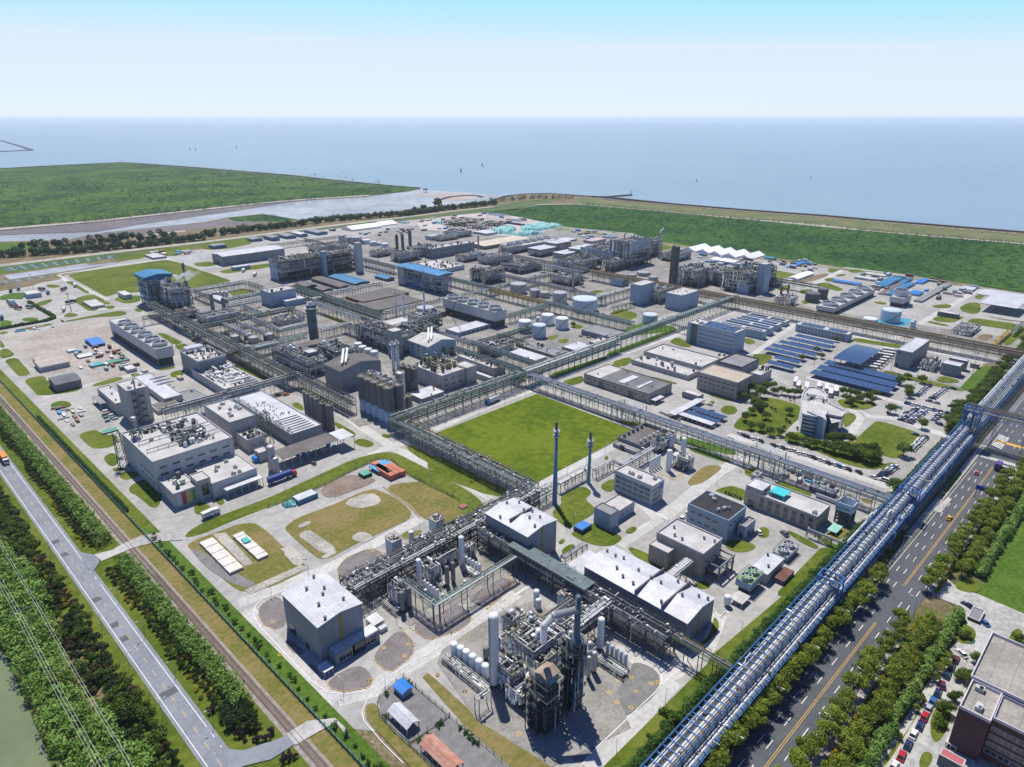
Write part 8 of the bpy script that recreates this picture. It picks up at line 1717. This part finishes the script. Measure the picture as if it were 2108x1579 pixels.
def truck(X,Y,ang,L,label,cargo,cab,h=3.9,name='truck',tank=False,far=False):
 t=thing(name,label,'truck',(X,Y,.14)); t.rotation_euler=(0,0,ang); W=2.5
 def pt(nm,mb,m,sm=False):
  me = bpy.data.meshes.new(nm); me.from_pydata(mb.v,[],mb.f); me.materials.append(m); me.update(); o = bpy.data.objects.new(nm,me); return link(o,t)
 mb=MB()
 if tank: mb.bar((-L/2,0,2.4),(L/2-2.6,0,2.4),1.2,14,cap=True)
 else:
  mb.box(-L/2,-W/2,1.25,L/2-2.6,W/2,h)
  for i in range(int(L/1.2)): a = -L/2+.4+i*1.2; 0 if a > L/2-3 else (mb.box(a,-W/2-.05,1.3,a+.15,-W/2,h-.1),mb.box(a,W/2,1.3,a+.15,W/2+.05,h-.1))
 pt('tank' if tank else 'cargo_box',mb,cargo); mb=MB(); mb.box(-L/2,-.5,.85,L/2-2.2,.5,1.2); pt('chassis',mb,STEELD)
 mb=MB(); pr=[(L/2-2.3,.6),(L/2,.6),(L/2,1.7),(L/2-.35,3.0),(L/2-2.3,3.1)]; b=0
 for sy in (-W/2+.05,W/2-.05): mb.v += [(x,sy,z) for x,z in pr]
 for i in range(5): mb.f.append((i,(i+1) % 5,5+(i+1) % 5,5+i)); mb.m.append(0)
 mb.f += [(4,3,2,1,0),(5,6,7,8,9)]; mb.m += [0,0]; c=pt('cab',mb,cab)
 mb=MB(); mb.quad((L/2+.02,-W/2+.2,1.75),(L/2+.02,W/2-.2,1.75),(L/2-.30,W/2-.2,2.85),(L/2-.30,-W/2+.2,2.85)); g=pt('windscreen',mb,GLASS)
 if not far:
  for a in (-L/2+1,-L/2+2.3,L/2-4.2,L/2-1.2):
   for sy in (-W/2+.15,W/2-.15): mb = MB(); mb.bar((a,sy-.14,.5),(a,sy+.14,.5),.48,12,cap=True); pt('wheel',mb,TYRE)
 return t
OR=mat('orange_container_side',(.60,.22,.03),.6,.12,.5); BL=mat('blue_container_side',(.012,.045,.22),.6,.12,.5); WH=mat('white_truck_box',(.6,.6,.6),.6,.08,.5)
X,Y=G('K1',45,330,2); truck(X,Y,-H_,12.5,'truck with bright orange container on the left road',OR,PAINT['white'])
X,Y=G('D2',680,1245,2); truck(X,Y,0.0,15,'articulated truck with dark blue container and red cab before the silos',BL,PAINT['red'])
X,Y=G('D2',128,1530,1.5); truck(X,Y,0.1,8,'small white box truck on the road below the white factory',WH,PAINT['white'],3.4); X,Y=G('D3',503,845,1.5); truck(X,Y,-math.pi*.97,12,'long white truck with blue cab on the road beside the playing lawn',WH,PAINT['blue'])
X,Y=G('I1',1358,885,1.5); truck(X,Y,.0,8,'truck with purple canvas box near the zebra crossing',PAINT['purple'],PAINT['purple'],4); 
mb=MB(); X,Y=G('I1',1202,1140,4); mb.box(X-1.5,Y-4,4.6,X-1.2,Y+3,7); mb.bar((X-1.3,Y-3.5,0),(X-1.3,Y-3.5,5),.15,8); mb.bar((X-1.3,Y+2.5,0),(X-1.3,Y+2.5,5),.15,8); single(mb,'road_sign',mat('sign_face_blue',(.01,.07,.38),.5),'big blue direction sign standing beside the wide road','sign')
for i,(x,y,l,a_,c_,cg,tk) in enumerate(((110,1210,'first tank truck of the group on the truck park',H_*1.25,'maroon',WH,1),(125,1235,'second tank truck of the group on the truck park',H_*1.25,'maroon',PAINT['blue'],1),(140,1252,'third tank truck of the group on the truck park',H_*1.25,'maroon',PAINT['grey'],1),(185,1275,'dark red tank truck at the front of the group',H_*1.25,'maroon',PAINT['maroon'],1),(305,1262,'grey trailer truck right of the tank truck group',H_*1.2,'silver',PAINT['grey'],0),(660,1290,'white tank truck on the open forecourt',1.2,'white',WH,1),(733,1212,'dark truck standing by the light mast',.3,'grey',STEELD,0),(660,1080,'maroon truck near the small lawn strip',.9,'maroon',PAINT['maroon'],0),(430,1080,'maroon truck behind the pale canteen hut',1.9,'maroon',PAINT['maroon'],0),(495,1115,'blue truck beside the pale canteen hut',1.5,'blue',PAINT['blue'],0),(775,1040,'blue-white truck on the road along the big north lawn',1.3,'blue',WH,0),(190,1075,'grey box truck at the edge of the truck park',1.5,'grey',PAINT['grey'],0),(110,1095,'dark truck beside the grey box truck',1.5,'black',STEELD,0),(20,1375,'dark blue truck at the left picture edge',1.4,'navy',PAINT['navy'],0))): truck(*G('G3',x,y,1.5),a_+math.pi/4*0,10,l,cg,PAINT[c_],3.4,tank=bool(tk),far=True)
for (k,x,y,l) in (('C1',1400,1025,'white-boxed red truck at the distribution hall docks, left'),('C1',1455,1020,'white-boxed red truck at the distribution hall docks, right'),('C1',1510,1075,'white-boxed red truck by the pale box store'),('C1',1580,1100,'red truck among goods beside the long open frame')): truck(*G(k,x,y,1.5),.9,11,l,WH,PAINT['maroon'],3.6,far=True)
def bus(X,Y,ang,label,group=None):
 t=thing('bus',label,'bus',(X,Y,.14),group); t.rotation_euler=(0,0,ang)
 for nm,m,bx in (('body',WH,((-5.5,-1.25,.4,5.5,1.25,1.6),(-5.5,-1.25,2.5,5.5,1.25,3.1))),('window_band',GLASS,((-5.45,-1.2,1.6,5.45,1.2,2.5),))):
  mb = MB(); [mb.box(*b) for b in bx]; me = bpy.data.meshes.new(nm); me.from_pydata(mb.v,[],mb.f); me.materials.append(m); me.update(); link(bpy.data.objects.new(nm,me),t)
for i,(x,y) in enumerate(((438,15),(455,40),(510,50),(590,45),(640,60),(665,90),(700,75))): bus(*G('M1',x,y,1.5),.35,'white bus parked behind the curved headquarters','buses behind the headquarters')
for i in range(8): bus(*G('C4',1000+22*i,1062-17*i,1.5),H_+.2,'white bus parked under the arched solar shelter','buses under the arched shelter')
mb=MB(); pr_=random.Random(5)
for (k,x0,y0,x1,y1) in (('D4',175,215,440,300),('D4',110,205,160,215),('D4',230,195,480,270),('D3',1800,940,1960,1010)):
 a=G(k,x0,y0); b=G(k,x1,y1); n=int(math.hypot(b[0]-a[0],b[1]-a[1])/.7)
 for i in range(n): f=i/n; x=a[0]+(b[0]-a[0])*f; y=a[1]+(b[1]-a[1])*f; mb.box(x-.9,y-.08,.4,x+.9,y+.08,.8,pr_.randrange(3)); mb.box(x-.2,y-.3,.8,x-.1,y+.3,1.05,1)
o=mb.build('scooters',[PAINT['navy'],PAINT['black'],PAINT['red']]); tag(o,kind='stuff')
# ================================================================== FENCES,RAILS,LAMPS,WIRES
def fence(pts,h,label,m,post=3.,name='fence',solid=.0,pm=None):
 t=thing(name,label,'fence',(*pts[0],0)); mb=MB(); ps=MB()
 for i in range(len(pts)-1):
  a = Vector((*pts[i],0)); b = Vector((*pts[i+1],0)); L_ = (b-a).length; d = (b-a)/L_; n = Vector((-d.y,d.x,0))*.03; q = 0
  for z in (.3,h*.5,h-.05): mb.bar((a.x,a.y,z),(b.x,b.y,z),.035)
  if solid: mb.prism([(a+n)[:2],(a-n)[:2],(b-n)[:2],(b+n)[:2]],.1,h*solid)
  else:
   s_ = 0
   while s_ < L_: c = a+d*s_; mb.bar((c.x,c.y,.1),(c.x,c.y,h),.02); s_ += .6
  while q < L_: c = a+d*q; ps.bar((c.x,c.y,0),(c.x,c.y,h+.15),.07); q += post
 mb.build('panel',m,t); ps.build('post_line',pm or m,t); return t
FT=mat('teal_fence',(.08,.22,.20),.6,.15,.5); FW_=mat('grey_fence_wall',(.26,.26,.25),.85,.2,.4)
fence([(xs(27.3,y),y) for y in range(90,700,30)],2.2,'long teal fence with concrete base running beside the railway',FT,3,solid=.42)
ps=PTS('F3','905 300 1080 460 1560 870 2080 1310 2500 1700'); fence(ps,1.6,'grey fence on the east side of the small yard',FW_,3.2,solid=.0); ps=PTS('F3','905 300 640 500 560 600 530 700 560 850 780 1100 1000 1290 1340 1620 1600 1900'); fence(ps,1.6,'grey fence on the west side of the small yard',FW_,3.2); fence(PTS('F3','985 1245 1560 870'),1.6,'grey cross fence dividing the small yard',FW_,3.2)
fence(PTS('D2','2050 1430 1650 1235 1530 1120 1420 1110 1310 1165 1250 1190 950 1340 700 1440 560 1490'),1.6,'thin dark fence round the fallow plot',STEELD,4); fence([(x,69) for x in range(120,300,20)],2,'thin green fence before the hedge of the blue bridge',STEELG,4); fence(PTS('C4','1075 1090 1200 985'),2,'pale fence beside the substation',STEELW,4); fence(PTS('C4','1080 1090 1480 1165 1700 1235'),1.8,'thin dark fence along the upper car park',STEELD,4)
t=thing('railway_track','single brown railway line with concrete sleepers beside the teal fence','railway',(xs(19.9,60),60,0)); steel=mat('rail_steel',(.13,.075,.055),.55,.2,1.)
for o in (-.75,.75):
 mb=MB(); ys=list(range(60,701,40)); [mb.bar((xs(19.7+o,ys[i]),ys[i],.32),(xs(19.7+o,ys[i+1]),ys[i+1],.32),.08) for i in range(len(ys)-1)]; mb.build('rail',steel,t)
mb=MB(); y=100
while y < 560: X=xs(19.7,y); mb.box(X-1.25,y,.1,X+1.25,y+.24,.25); y += .62 if y < 260 else 1.1
mb.build('sleepers',mat('sleeper',(.20,.16,.13),.9,.25,.6),t)
lamp_m=bpy.data.meshes.new('pole'); mb=MB(); mb.cyl(0,0,0,8,.11,8,.07); lamp_m.from_pydata(mb.v,[],mb.f); lamp_m.materials.append(STEELW); arm_m=bpy.data.meshes.new('lamp_arm'); mb=MB(); mb.pipe([(0,0,7.9),(.6,0,8.4),(1.8,0,8.6)],.06,6); mb.box(1.5,-.18,8.5,2.5,.18,8.66); arm_m.from_pydata(mb.v,[],mb.f); arm_m.materials.append(STEELW)
def lamp(X,Y,ang,label,group=None,s=1.):
 if not seen(X,Y,20): return
 t=thing('street_lamp',label,'street lamp',(X,Y,.1),group); t.rotation_euler=(0,0,ang); t.scale=(s,s,s); link(bpy.data.objects.new('pole',lamp_m),t); link(bpy.data.objects.new('lamp_arm',arm_m),t)
for y in (171,199,226,252,320,345,372): lamp(xs(4.4,y),y,math.pi,'street lamp on the right side of the left road','street lamps right of the left road',.8)
for y in (185,213,240,281,305): lamp(xs(-5,y),y,0,'street lamp on the left side of the left road','street lamps left of the left road',.8)
for x in (120,145,170,195,220,245,285,310,335): lamp(x,yc(x)+8.4,-H_,'street lamp on the bridge side of the wide road','street lamps on the bridge side'); lamp(x,yc(x)-8.4,H_,'street lamp on the hedge side of the wide road','street lamps on the hedge side')
pl=[('E2',420,680),('E2',140,800),('E2',680,1560),('E2',1075,1010),('E2',1475,1080),('E2',1850,830),('E2',1250,320),('E2',1650,190),('F3',650,500),('F3',535,1500),('E3',440,560),('E3',1160,1500),('E3',1460,1190),('E3',1430,620 ),('D4',470,740),('D4',40,900),('D4',950,740),('D2',700,1350),('D2',980,1270),('D2',1240,1180),('D2',1640,1010),('D2',1830,1270),('D2',1990,1370),('D3',260,1000),('D3',600,900),('D3',760,830),('D3',400,960),('D3',960,1560),('D3',1080,1440),('D3',1290,780),('D3',1490,850),('D3',1720,930),('D4',1130,480),('D4',1600,400),('D2',1090,1400),('D1',650,800),('D1',1000,850),('G1',625,1400),('G1',770,640),('G1',1005,520),('E4',190,900),('E4',860,160),('D3',1590,100),('D3',1220,320),('D3',1670,380),('C3',370,1430),('C3',905,1250),('C3',540,1350)]
for (k,x,y) in pl: lamp(*G(k,x,y),trng.uniform(0,6),'thin light pole beside the plant roads','light poles inside the plant',.75)
for i,(k,x,y,yt) in enumerate((('G2',690,1050,830),('G2',1550,1110,860),('G2',940,1240,1010),('C4',607,1060,910),('G3',350,1090,930),('G3',740,1310,1130),('D1',550,155,15))):
 X,Y=G(k,x,y); z=5
 while z < 60 and PR(X,Y,z)[1] > CR[k][1]+yt/CR[k][2]: z += .5
 t=thing('light_mast',('tall floodlight mast left of the substation','tall floodlight mast right of the utility houses','tall floodlight mast above the upper car park','tall floodlight mast among the solar carports','tall light mast behind the pale canteen hut','tall light mast in the forecourt island','light mast near the small white pump house')[i],'light mast',(X,Y,0)); MB().cyl(X,Y,0,z,.22,8,.12).build('pole',STEELW,t); mb=MB(); mb.ring(X,Y,z-.2,z,1.2,1.0,10); [mb.box(X+1.1*c-.25,Y+1.1*s-.25,z-.5,X+1.1*c+.25,Y+1.1*s+.25,z) for c,s in circ(6)]; mb.build('lamp_ring',STEELW,t)
t=thing('power_line','bundle of thin overhead wires above the bamboo thicket','power line',(xs(-24,80),80,0)); 
for o,z in ((-26,13),(-25.2,13),(-24.4,13),(-20,14),(-19.4,14.4)):
 mb=MB(); ys=[80+i*12 for i in range(44)]; zz=lambda y: z-2.2*(1-((y % 84)/42-1)**2)
 [mb.bar((xs(o,a),a,zz(a)),(xs(o,b),b,zz(b)),.035) for a,b in zip(ys[:-1],ys[1:])]; mb.build('wire',STEELW,t)
mb=MB(); [(mb.cyl(xs(-23,y),y,0,14,.16,8,.1),mb.box(xs(-27,y),y-.1,12.9,xs(-18.5,y),y+.1,13.05)) for y in (84,168,252,336,420,504)]; mb.build('poles',STEELC,t)
X,Y=G('G5',155,1210,0); t=thing('mobile_crane','mobile crane with thin dark boom leaning across the five-fan cooling tower','crane',(X,Y,0)); mb=MB(); mb.box(X-2,Y-1.3,.6,X+6,Y+1.3,1.8); mb.box(X-1,Y-1.2,1.8,X+1.6,Y+1.2,3.2); mb.build('body',PAINT['orange'],t); a,b=G('G5',222,1010,30); MB().bar((X,Y,3),(a,b,30),.3).build('boom',STEELD,t)
for (x,y,hh,l) in ((391,309,14,'left of two far beacons close together in the sea'),(403,310,14,'right of two far beacons close together in the sea'),(487,305,14,'lone far beacon left of centre in the sea'),(949,354,12,'tall beacon in the middle of the sea'),(993,342,10,'beacon just right of the tall one in the sea'),(1434,374,6,'small pole marker in the sea, centre right'),(1669,367,7,'thin pole marker far right in the sea'),(876,397,6,'platform on legs off the marsh island tip'),(1299,401,8,'beacon at the tip of the thin groyne')):
 X,Y=G('',x,y,-1.5); mb=MB(); s_=2.5 if hh > 9 else 1.2
 if 'platform' in l: [mb.bar((X+a*3,Y+b*3,-2),(X+a*3,Y+b*3,hh),.3) for a in (-1,1) for b in (-1,1)]; mb.box(X-4,Y-4,hh,X+4,Y+4,hh+2.5)
 else: mb.cyl(X,Y,-2,hh*.35,s_,8,s_*.9); mb.cyl(X,Y,hh*.35,hh,s_*.45,8,s_*.3); mb.cyl(X,Y,hh*.8,hh*.9,s_*.9,8); mb.dome(X,Y,hh,s_*.5,s_*.5,8)
 single(mb,'sea_beacon',STEELD,l,'beacon')
def person(X,Y,label,col,ang=0.):
 J=[((0,0,.92),.13),((0,0,1.18),.14),((0,0,1.42),.13),((0,0,1.52),.06),((0,0,1.62),.09),((0,0,1.72),.09),((.2,0,1.40),.06),((.27,.04,1.12),.045),((.28,.12,.9),.035),((-.2,0,1.40),.06),((-.27,-.05,1.12),.045),((-.28,0,.9),.035),((.1,.12,.5),.07),((.1,.05,.08),.05),((.1,.2,.04),.04),((-.1,-.04,.5),.07),((-.1,-.18,.08),.05),((-.1,-.04,.04),.04)]
 E=[(0,1),(1,2),(2,3),(3,4),(4,5),(2,6),(6,7),(7,8),(2,9),(9,10),(10,11),(0,12),(12,13),(13,14),(0,15),(15,16),(16,17)]
 me=bpy.data.meshes.new('person'); me.from_pydata([j[0] for j in J],E,[]); me.materials.append(mat('clothes_'+col,dict(navy=(.03,.04,.09),white=(.5,.5,.5),dark=(.03,.03,.03))[col],.8)); o=bpy.data.objects.new('person',me); o.location=(X,Y,.14); o.rotation_euler=(0,0,ang); link(o)
 md=o.modifiers.new('skin','SKIN'); o.modifiers.new('sub','SUBSURF').levels=1
 for i,j in enumerate(J): me.skin_vertices[0].data[i].radius=(j[1],j[1])
 me.skin_vertices[0].data[0].use_root=True; tag(o,label,'person')
person(*G('F1',1292,82),'person in dark clothes walking past the parked cars at the lower right','dark',.4); person(*G('D4',655,655),'person in dark clothes standing on the road near the guard hut','navy'); person(*G('D2',1335,950),'person in dark clothes beside the road crossing of the silos','dark',1)
# ================================================================== ROADS OF THE PLANT
RB=mat('pale_road_concrete',(.40,.395,.37),.9,.1,.06,col2=(.53,.525,.50),fine=.8,lines=(4.4,60,.04,.84))
def road(k,s,w,z=.085):
 P=PTS(k,s); mb=MB()
 for i in range(len(P)-1):
  a = Vector(P[i]); b = Vector(P[i+1]); d = (b-a).normalized(); n = Vector((-d.y,d.x))*w/2; e = d*w*.2 if i else d*0; ZC[0] += .0004; mb.prism([tuple(a-e+n),tuple(a-e-n),tuple(b+n),tuple(b-n)][:2]+[tuple(b-n),tuple(b+n)],.03,z+(ZC[0] % .03)*.5)
 o=mb.build('road',RB); o['kind']='structure'
for k,s,w in (('','385 1105 560 1035 795 925 1010 835 1100 800',6.5),('','700 850 815 925 960 995 1045 1045',6),('','1100 1002 1275 915',5),('','1100 797 1210 752 1385 692 1510 640',7),('D4','60 1000 480 650 700 530',7),('','1499 895 1640 940 1829 1003',5.5),('E2','-100 880 600 600 1250 250',6),('E2','-60 940 60 1110 440 1500 640 1600',8),('E2','640 1590 900 1520 1300 1260 1960 800',7),('E3','1150 850 1400 960 1500 1060 1250 1330 1000 1600',6),('C4','180 965 500 735',5),('C4','560 1130 900 1230 1300 1335',6),('C4','880 835 1400 945 2060 1060',5),('C4','1180 860 1700 555 1800 505',6),('C4','560 505 840 350 1300 410 1790 500 2120 560',6),('G3','600 935 700 1000 1110 1190',5),('G3','600 925 1100 850 1720 765 2108 900',5),('D1','0 270 400 210 700 140 1000 130',5),('D1','330 820 700 720 1250 600',6),('E3','1290 -60 1420 60 1180 220',5),('E3','1800 640 1720 860 1500 1020',5),('C4','800 1290 940 1420 860 1560',5),('I1','0 380 300 400 900 600',6)): road(k,s,w)
# ================================================================== SURFACE MARKS
def stripe(k,s,w,m=WHITEP,z=.2,name='road_marking',dash=0,closed=False):
 P=PTS(k,s); P=P+[P[0]] if closed else P; mb=MB(); n_=0
 for i in range(len(P)-1):
  a = Vector(P[i]); b = Vector(P[i+1]); L_ = (b-a).length; d = (b-a)/max(L_,.01); nn = Vector((-d.y,d.x))*w/2; q = 0; st = dash or L_
  while q < L_-.01:
   e = min(q+st*(.55 if dash else 1),L_); p0 = a+d*q; p1 = a+d*e; mb.prism([tuple(p0+nn),tuple(p0-nn),tuple(p1-nn),tuple(p1+nn)],.1,z); q += st
 o=mb.build(name,m); o['kind']='structure'
stripe('E2','250 780 70 850 20 900 5 970 60 1060 430 1450 560 1545 700 1560 860 1530 1000 1440 1220 1300 1300 1270',.22); stripe('E2','1300 1270 1420 1190 1700 980 1960 790',.18)
stripe('E3','1140 770 1380 900 1440 1000 1440 1060 1400 1120 1210 1300 1000 1500 940 1579',.22); stripe('E3','1755 600 1820 700 1800 760 1560 950',.2); stripe('F3','1240 80 500 520 380 640 310 800 340 930 600 1230 900 1530',.2); stripe('G1','1120 1000 1600 650',.2) if 0 else None
for k,s in (('E2','60 900 160 830 260 800'),('E2','545 1460 590 1520 680 1545 870 1510 910 1440'),('E2','900 1300 1000 1380 1050 1385 1190 1280 1215 1180 1100 1060'),('E2','640 690 635 610 700 540 880 460 990 510'),('E2','1170 1060 1280 1140 1340 1150 1560 1080 1665 980'),('E2','1750 930 1940 760 1930 690'),('E2','40 960 80 1040 170 1075'),('E3','520 470 520 420 490 380'),('E3','210 860 230 780 300 740')): stripe(k,s,.3,mat('kerb_yellow',(.50,.32,.05),.7),.25,'kerb',1.6)
for k,(x,y),n,(dx,dy),(ux,uy) in (('E3',(530,520),9,(12,-8),(12,8)),('E3',(1440,1065),9,(13,-12),(16,10)),('E3',(1790,660),7,(8,-6),(14,8)),('E2',(1960,810),8,(16,-9),(14,10)),('E3',(1290,110),6,(10,-5),(14,8)),('H1',(155,370),7,(8,-9),(18,10)),('D4',(10,965),8,(12,6),(-10,10)),('C3',(1720,1500),8,(14,8),(30,-10)),('M1',(840,210),8,(10,5),(16,-10))):
 mb=MB()
 for i in range(n): a=G(k,x+dx*i,y+dy*i); b=G(k,x+dx*i+ux,y+dy*i+uy); d=Vector((b[0]-a[0],b[1]-a[1])); d.normalize(); nn=Vector((-d.y,d.x))*.22; mb.prism([(a[0]+nn.x,a[1]+nn.y),(a[0]-nn.x,a[1]-nn.y),(b[0]-nn.x,b[1]-nn.y),(b[0]+nn.x,b[1]+nn.y)],.1,.2)
 mb.build('road_marking',WHITEP)['kind']='structure'
mb=MB()
for k,L_ in (('E2',((895,488),(1600,980),(1785,877),(1745,912),(1135,1272),(1165,1185),(980,1212),(870,1460),(205,1265),(145,1020))),('E3',((60,1015),(230,1120),(1118,1125),(1165,1185),(1250,1215),(1375,1068),(1280,1115),(1255,1030),(1175,1048),(1415,1060),(560,1378),(1390,885))),('F3',((1390,275),(1775,515),(718,1222),(415,355)))):
 for x,y in L_: X,Y=G(k,x,y); mb.ring(X,Y,.1,.2,.75,.4,10)
mb.build('hatch_marking',MATS['kerb_yellow'])['kind']='structure'
stripe('D3','1790 1405 1910 1460 1990 1380',.2,YELP); stripe('D3','1870 1450 1920 1380',.2,YELP); stripe('D3','1930 1475 1970 1410',.2,YELP)
# ================================================================== STEAM
def steam(s,label,dens=.09):
 m=bpy.data.materials.new('steam'); m.use_nodes=True; nt=m.node_tree; nt.nodes.remove(nt.nodes['Principled BSDF']); v=nt.nodes.new('ShaderNodeVolumePrincipled'); v.inputs['Color'].default_value=(1,1,1,1)
 tc=nt.nodes.new('ShaderNodeTexCoord'); n=nt.nodes.new('ShaderNodeTexNoise'); n.inputs['Scale'].default_value=.16; n.inputs['Detail'].default_value=3; mr=nt.nodes.new('ShaderNodeMapRange'); mr.inputs[1].default_value=.45; mr.inputs[2].default_value=.7; mr.inputs[4].default_value=dens*3
 nt.links.new(tc.outputs['Object'],n.inputs['Vector']); nt.links.new(n.outputs[0],mr.inputs[0]); nt.links.new(mr.outputs[0],v.inputs['Density']); nt.links.new(v.outputs[0],nt.nodes['Material Output'].inputs['Volume'])
 mb=MB()
 for (X,Y,Z,r) in s: mb.dome(X,Y,Z,r,r*.8,12,k=4); b=len(mb.v); q=MB().dome(0,0,0,r,r*.8,12,k=4); mb.v += [(X+p[0],Y+p[1],Z-p[2]) for p in q.v]; mb.f += [tuple(i+b for i in reversed(f)) for f in q.f]; mb.m += q.m
 o=mb.build('steam_plume',m); o['kind']='stuff'
def plume(k,pts,z,label,dens=.09):
 out=[]
 for i,(x,y,r) in enumerate(pts): X,Y=G(k,x,y,z); out.append((X,Y,z,r))
 steam(out,label,dens)
plume('G3',[(1690,1005,3),(1740,990,4),(1800,975,5),(1860,970,4),(1920,950,5),(1980,925,5),(2050,905,3)],42,'steam'); plume('G3',[(1895,775,3.5),(1960,760,5),(2040,740,6),(2120,722,5),(2200,708,3)],52,'steam')
INK=mat('dark_lettering',(.015,.02,.03),.6)
def strokes(k,x,y,z,name,seed,n,w,h,face,X0=None,Y0=None):
 r_=random.Random(seed); mb=MB()
 for i in range(n):
  a = i*w; 
  for _ in range(3):
   u0,v0,u1,v1 = a+r_.uniform(0,w*.6),r_.uniform(0,h),a+r_.uniform(w*.2,w*.8),r_.uniform(0,h)
   p = (X0-.06,Y0-u0,z+v0) if face == 'x' else (X0+u0,Y0-.06,z+v0); q=(X0-.06,Y0-u1,z+v1) if face == 'x' else (X0+u1,Y0-.06,z+v1); mb.bar(p,q,.09,4)
 return mb
o=[q for q in scene.objects if q.get('label','').startswith('open concrete training tower')][0]; tx,ty,_z=o.location
strokes('',0,0,HH-2.9,'',3,7,.8,1.1,'x',tx-.6,ty+6.1).build('lettering',INK,o)
X,Y=G('',1512,1022,.6); mb=MB(); r_=random.Random(8)
for i in range(6):
 b=Y+5-i*1.5
 for _ in range(3): mb.bar((X,b-r_.uniform(0,1.1),.2),(X,b-r_.uniform(0,1.1),1.7),.16)
 mb.bar((X,b,1.6),(X,b-1.1,1.6),.14)
single(mb,'letter_row',INK,'row of dark standing letters on the little green beside the black-roofed building','letters')
# ------------------------------------------------------------------ the air
hz=MB().box(-20000,-20000,-12,42000,42000,180).build('haze',[])
m=bpy.data.materials.new('haze_air'); m.use_nodes=True; nt=m.node_tree; nt.nodes.remove(nt.nodes['Principled BSDF'])
pv=nt.nodes.new('ShaderNodeVolumePrincipled'); pv.inputs['Color'].default_value=(.80,.90,1,1); pv.inputs['Density'].default_value=.000045; pv.inputs['Anisotropy'].default_value=.3
nt.links.new(pv.outputs[0],nt.nodes['Material Output'].inputs['Volume']); hz.data.materials.append(m); hz['kind']='stuff'
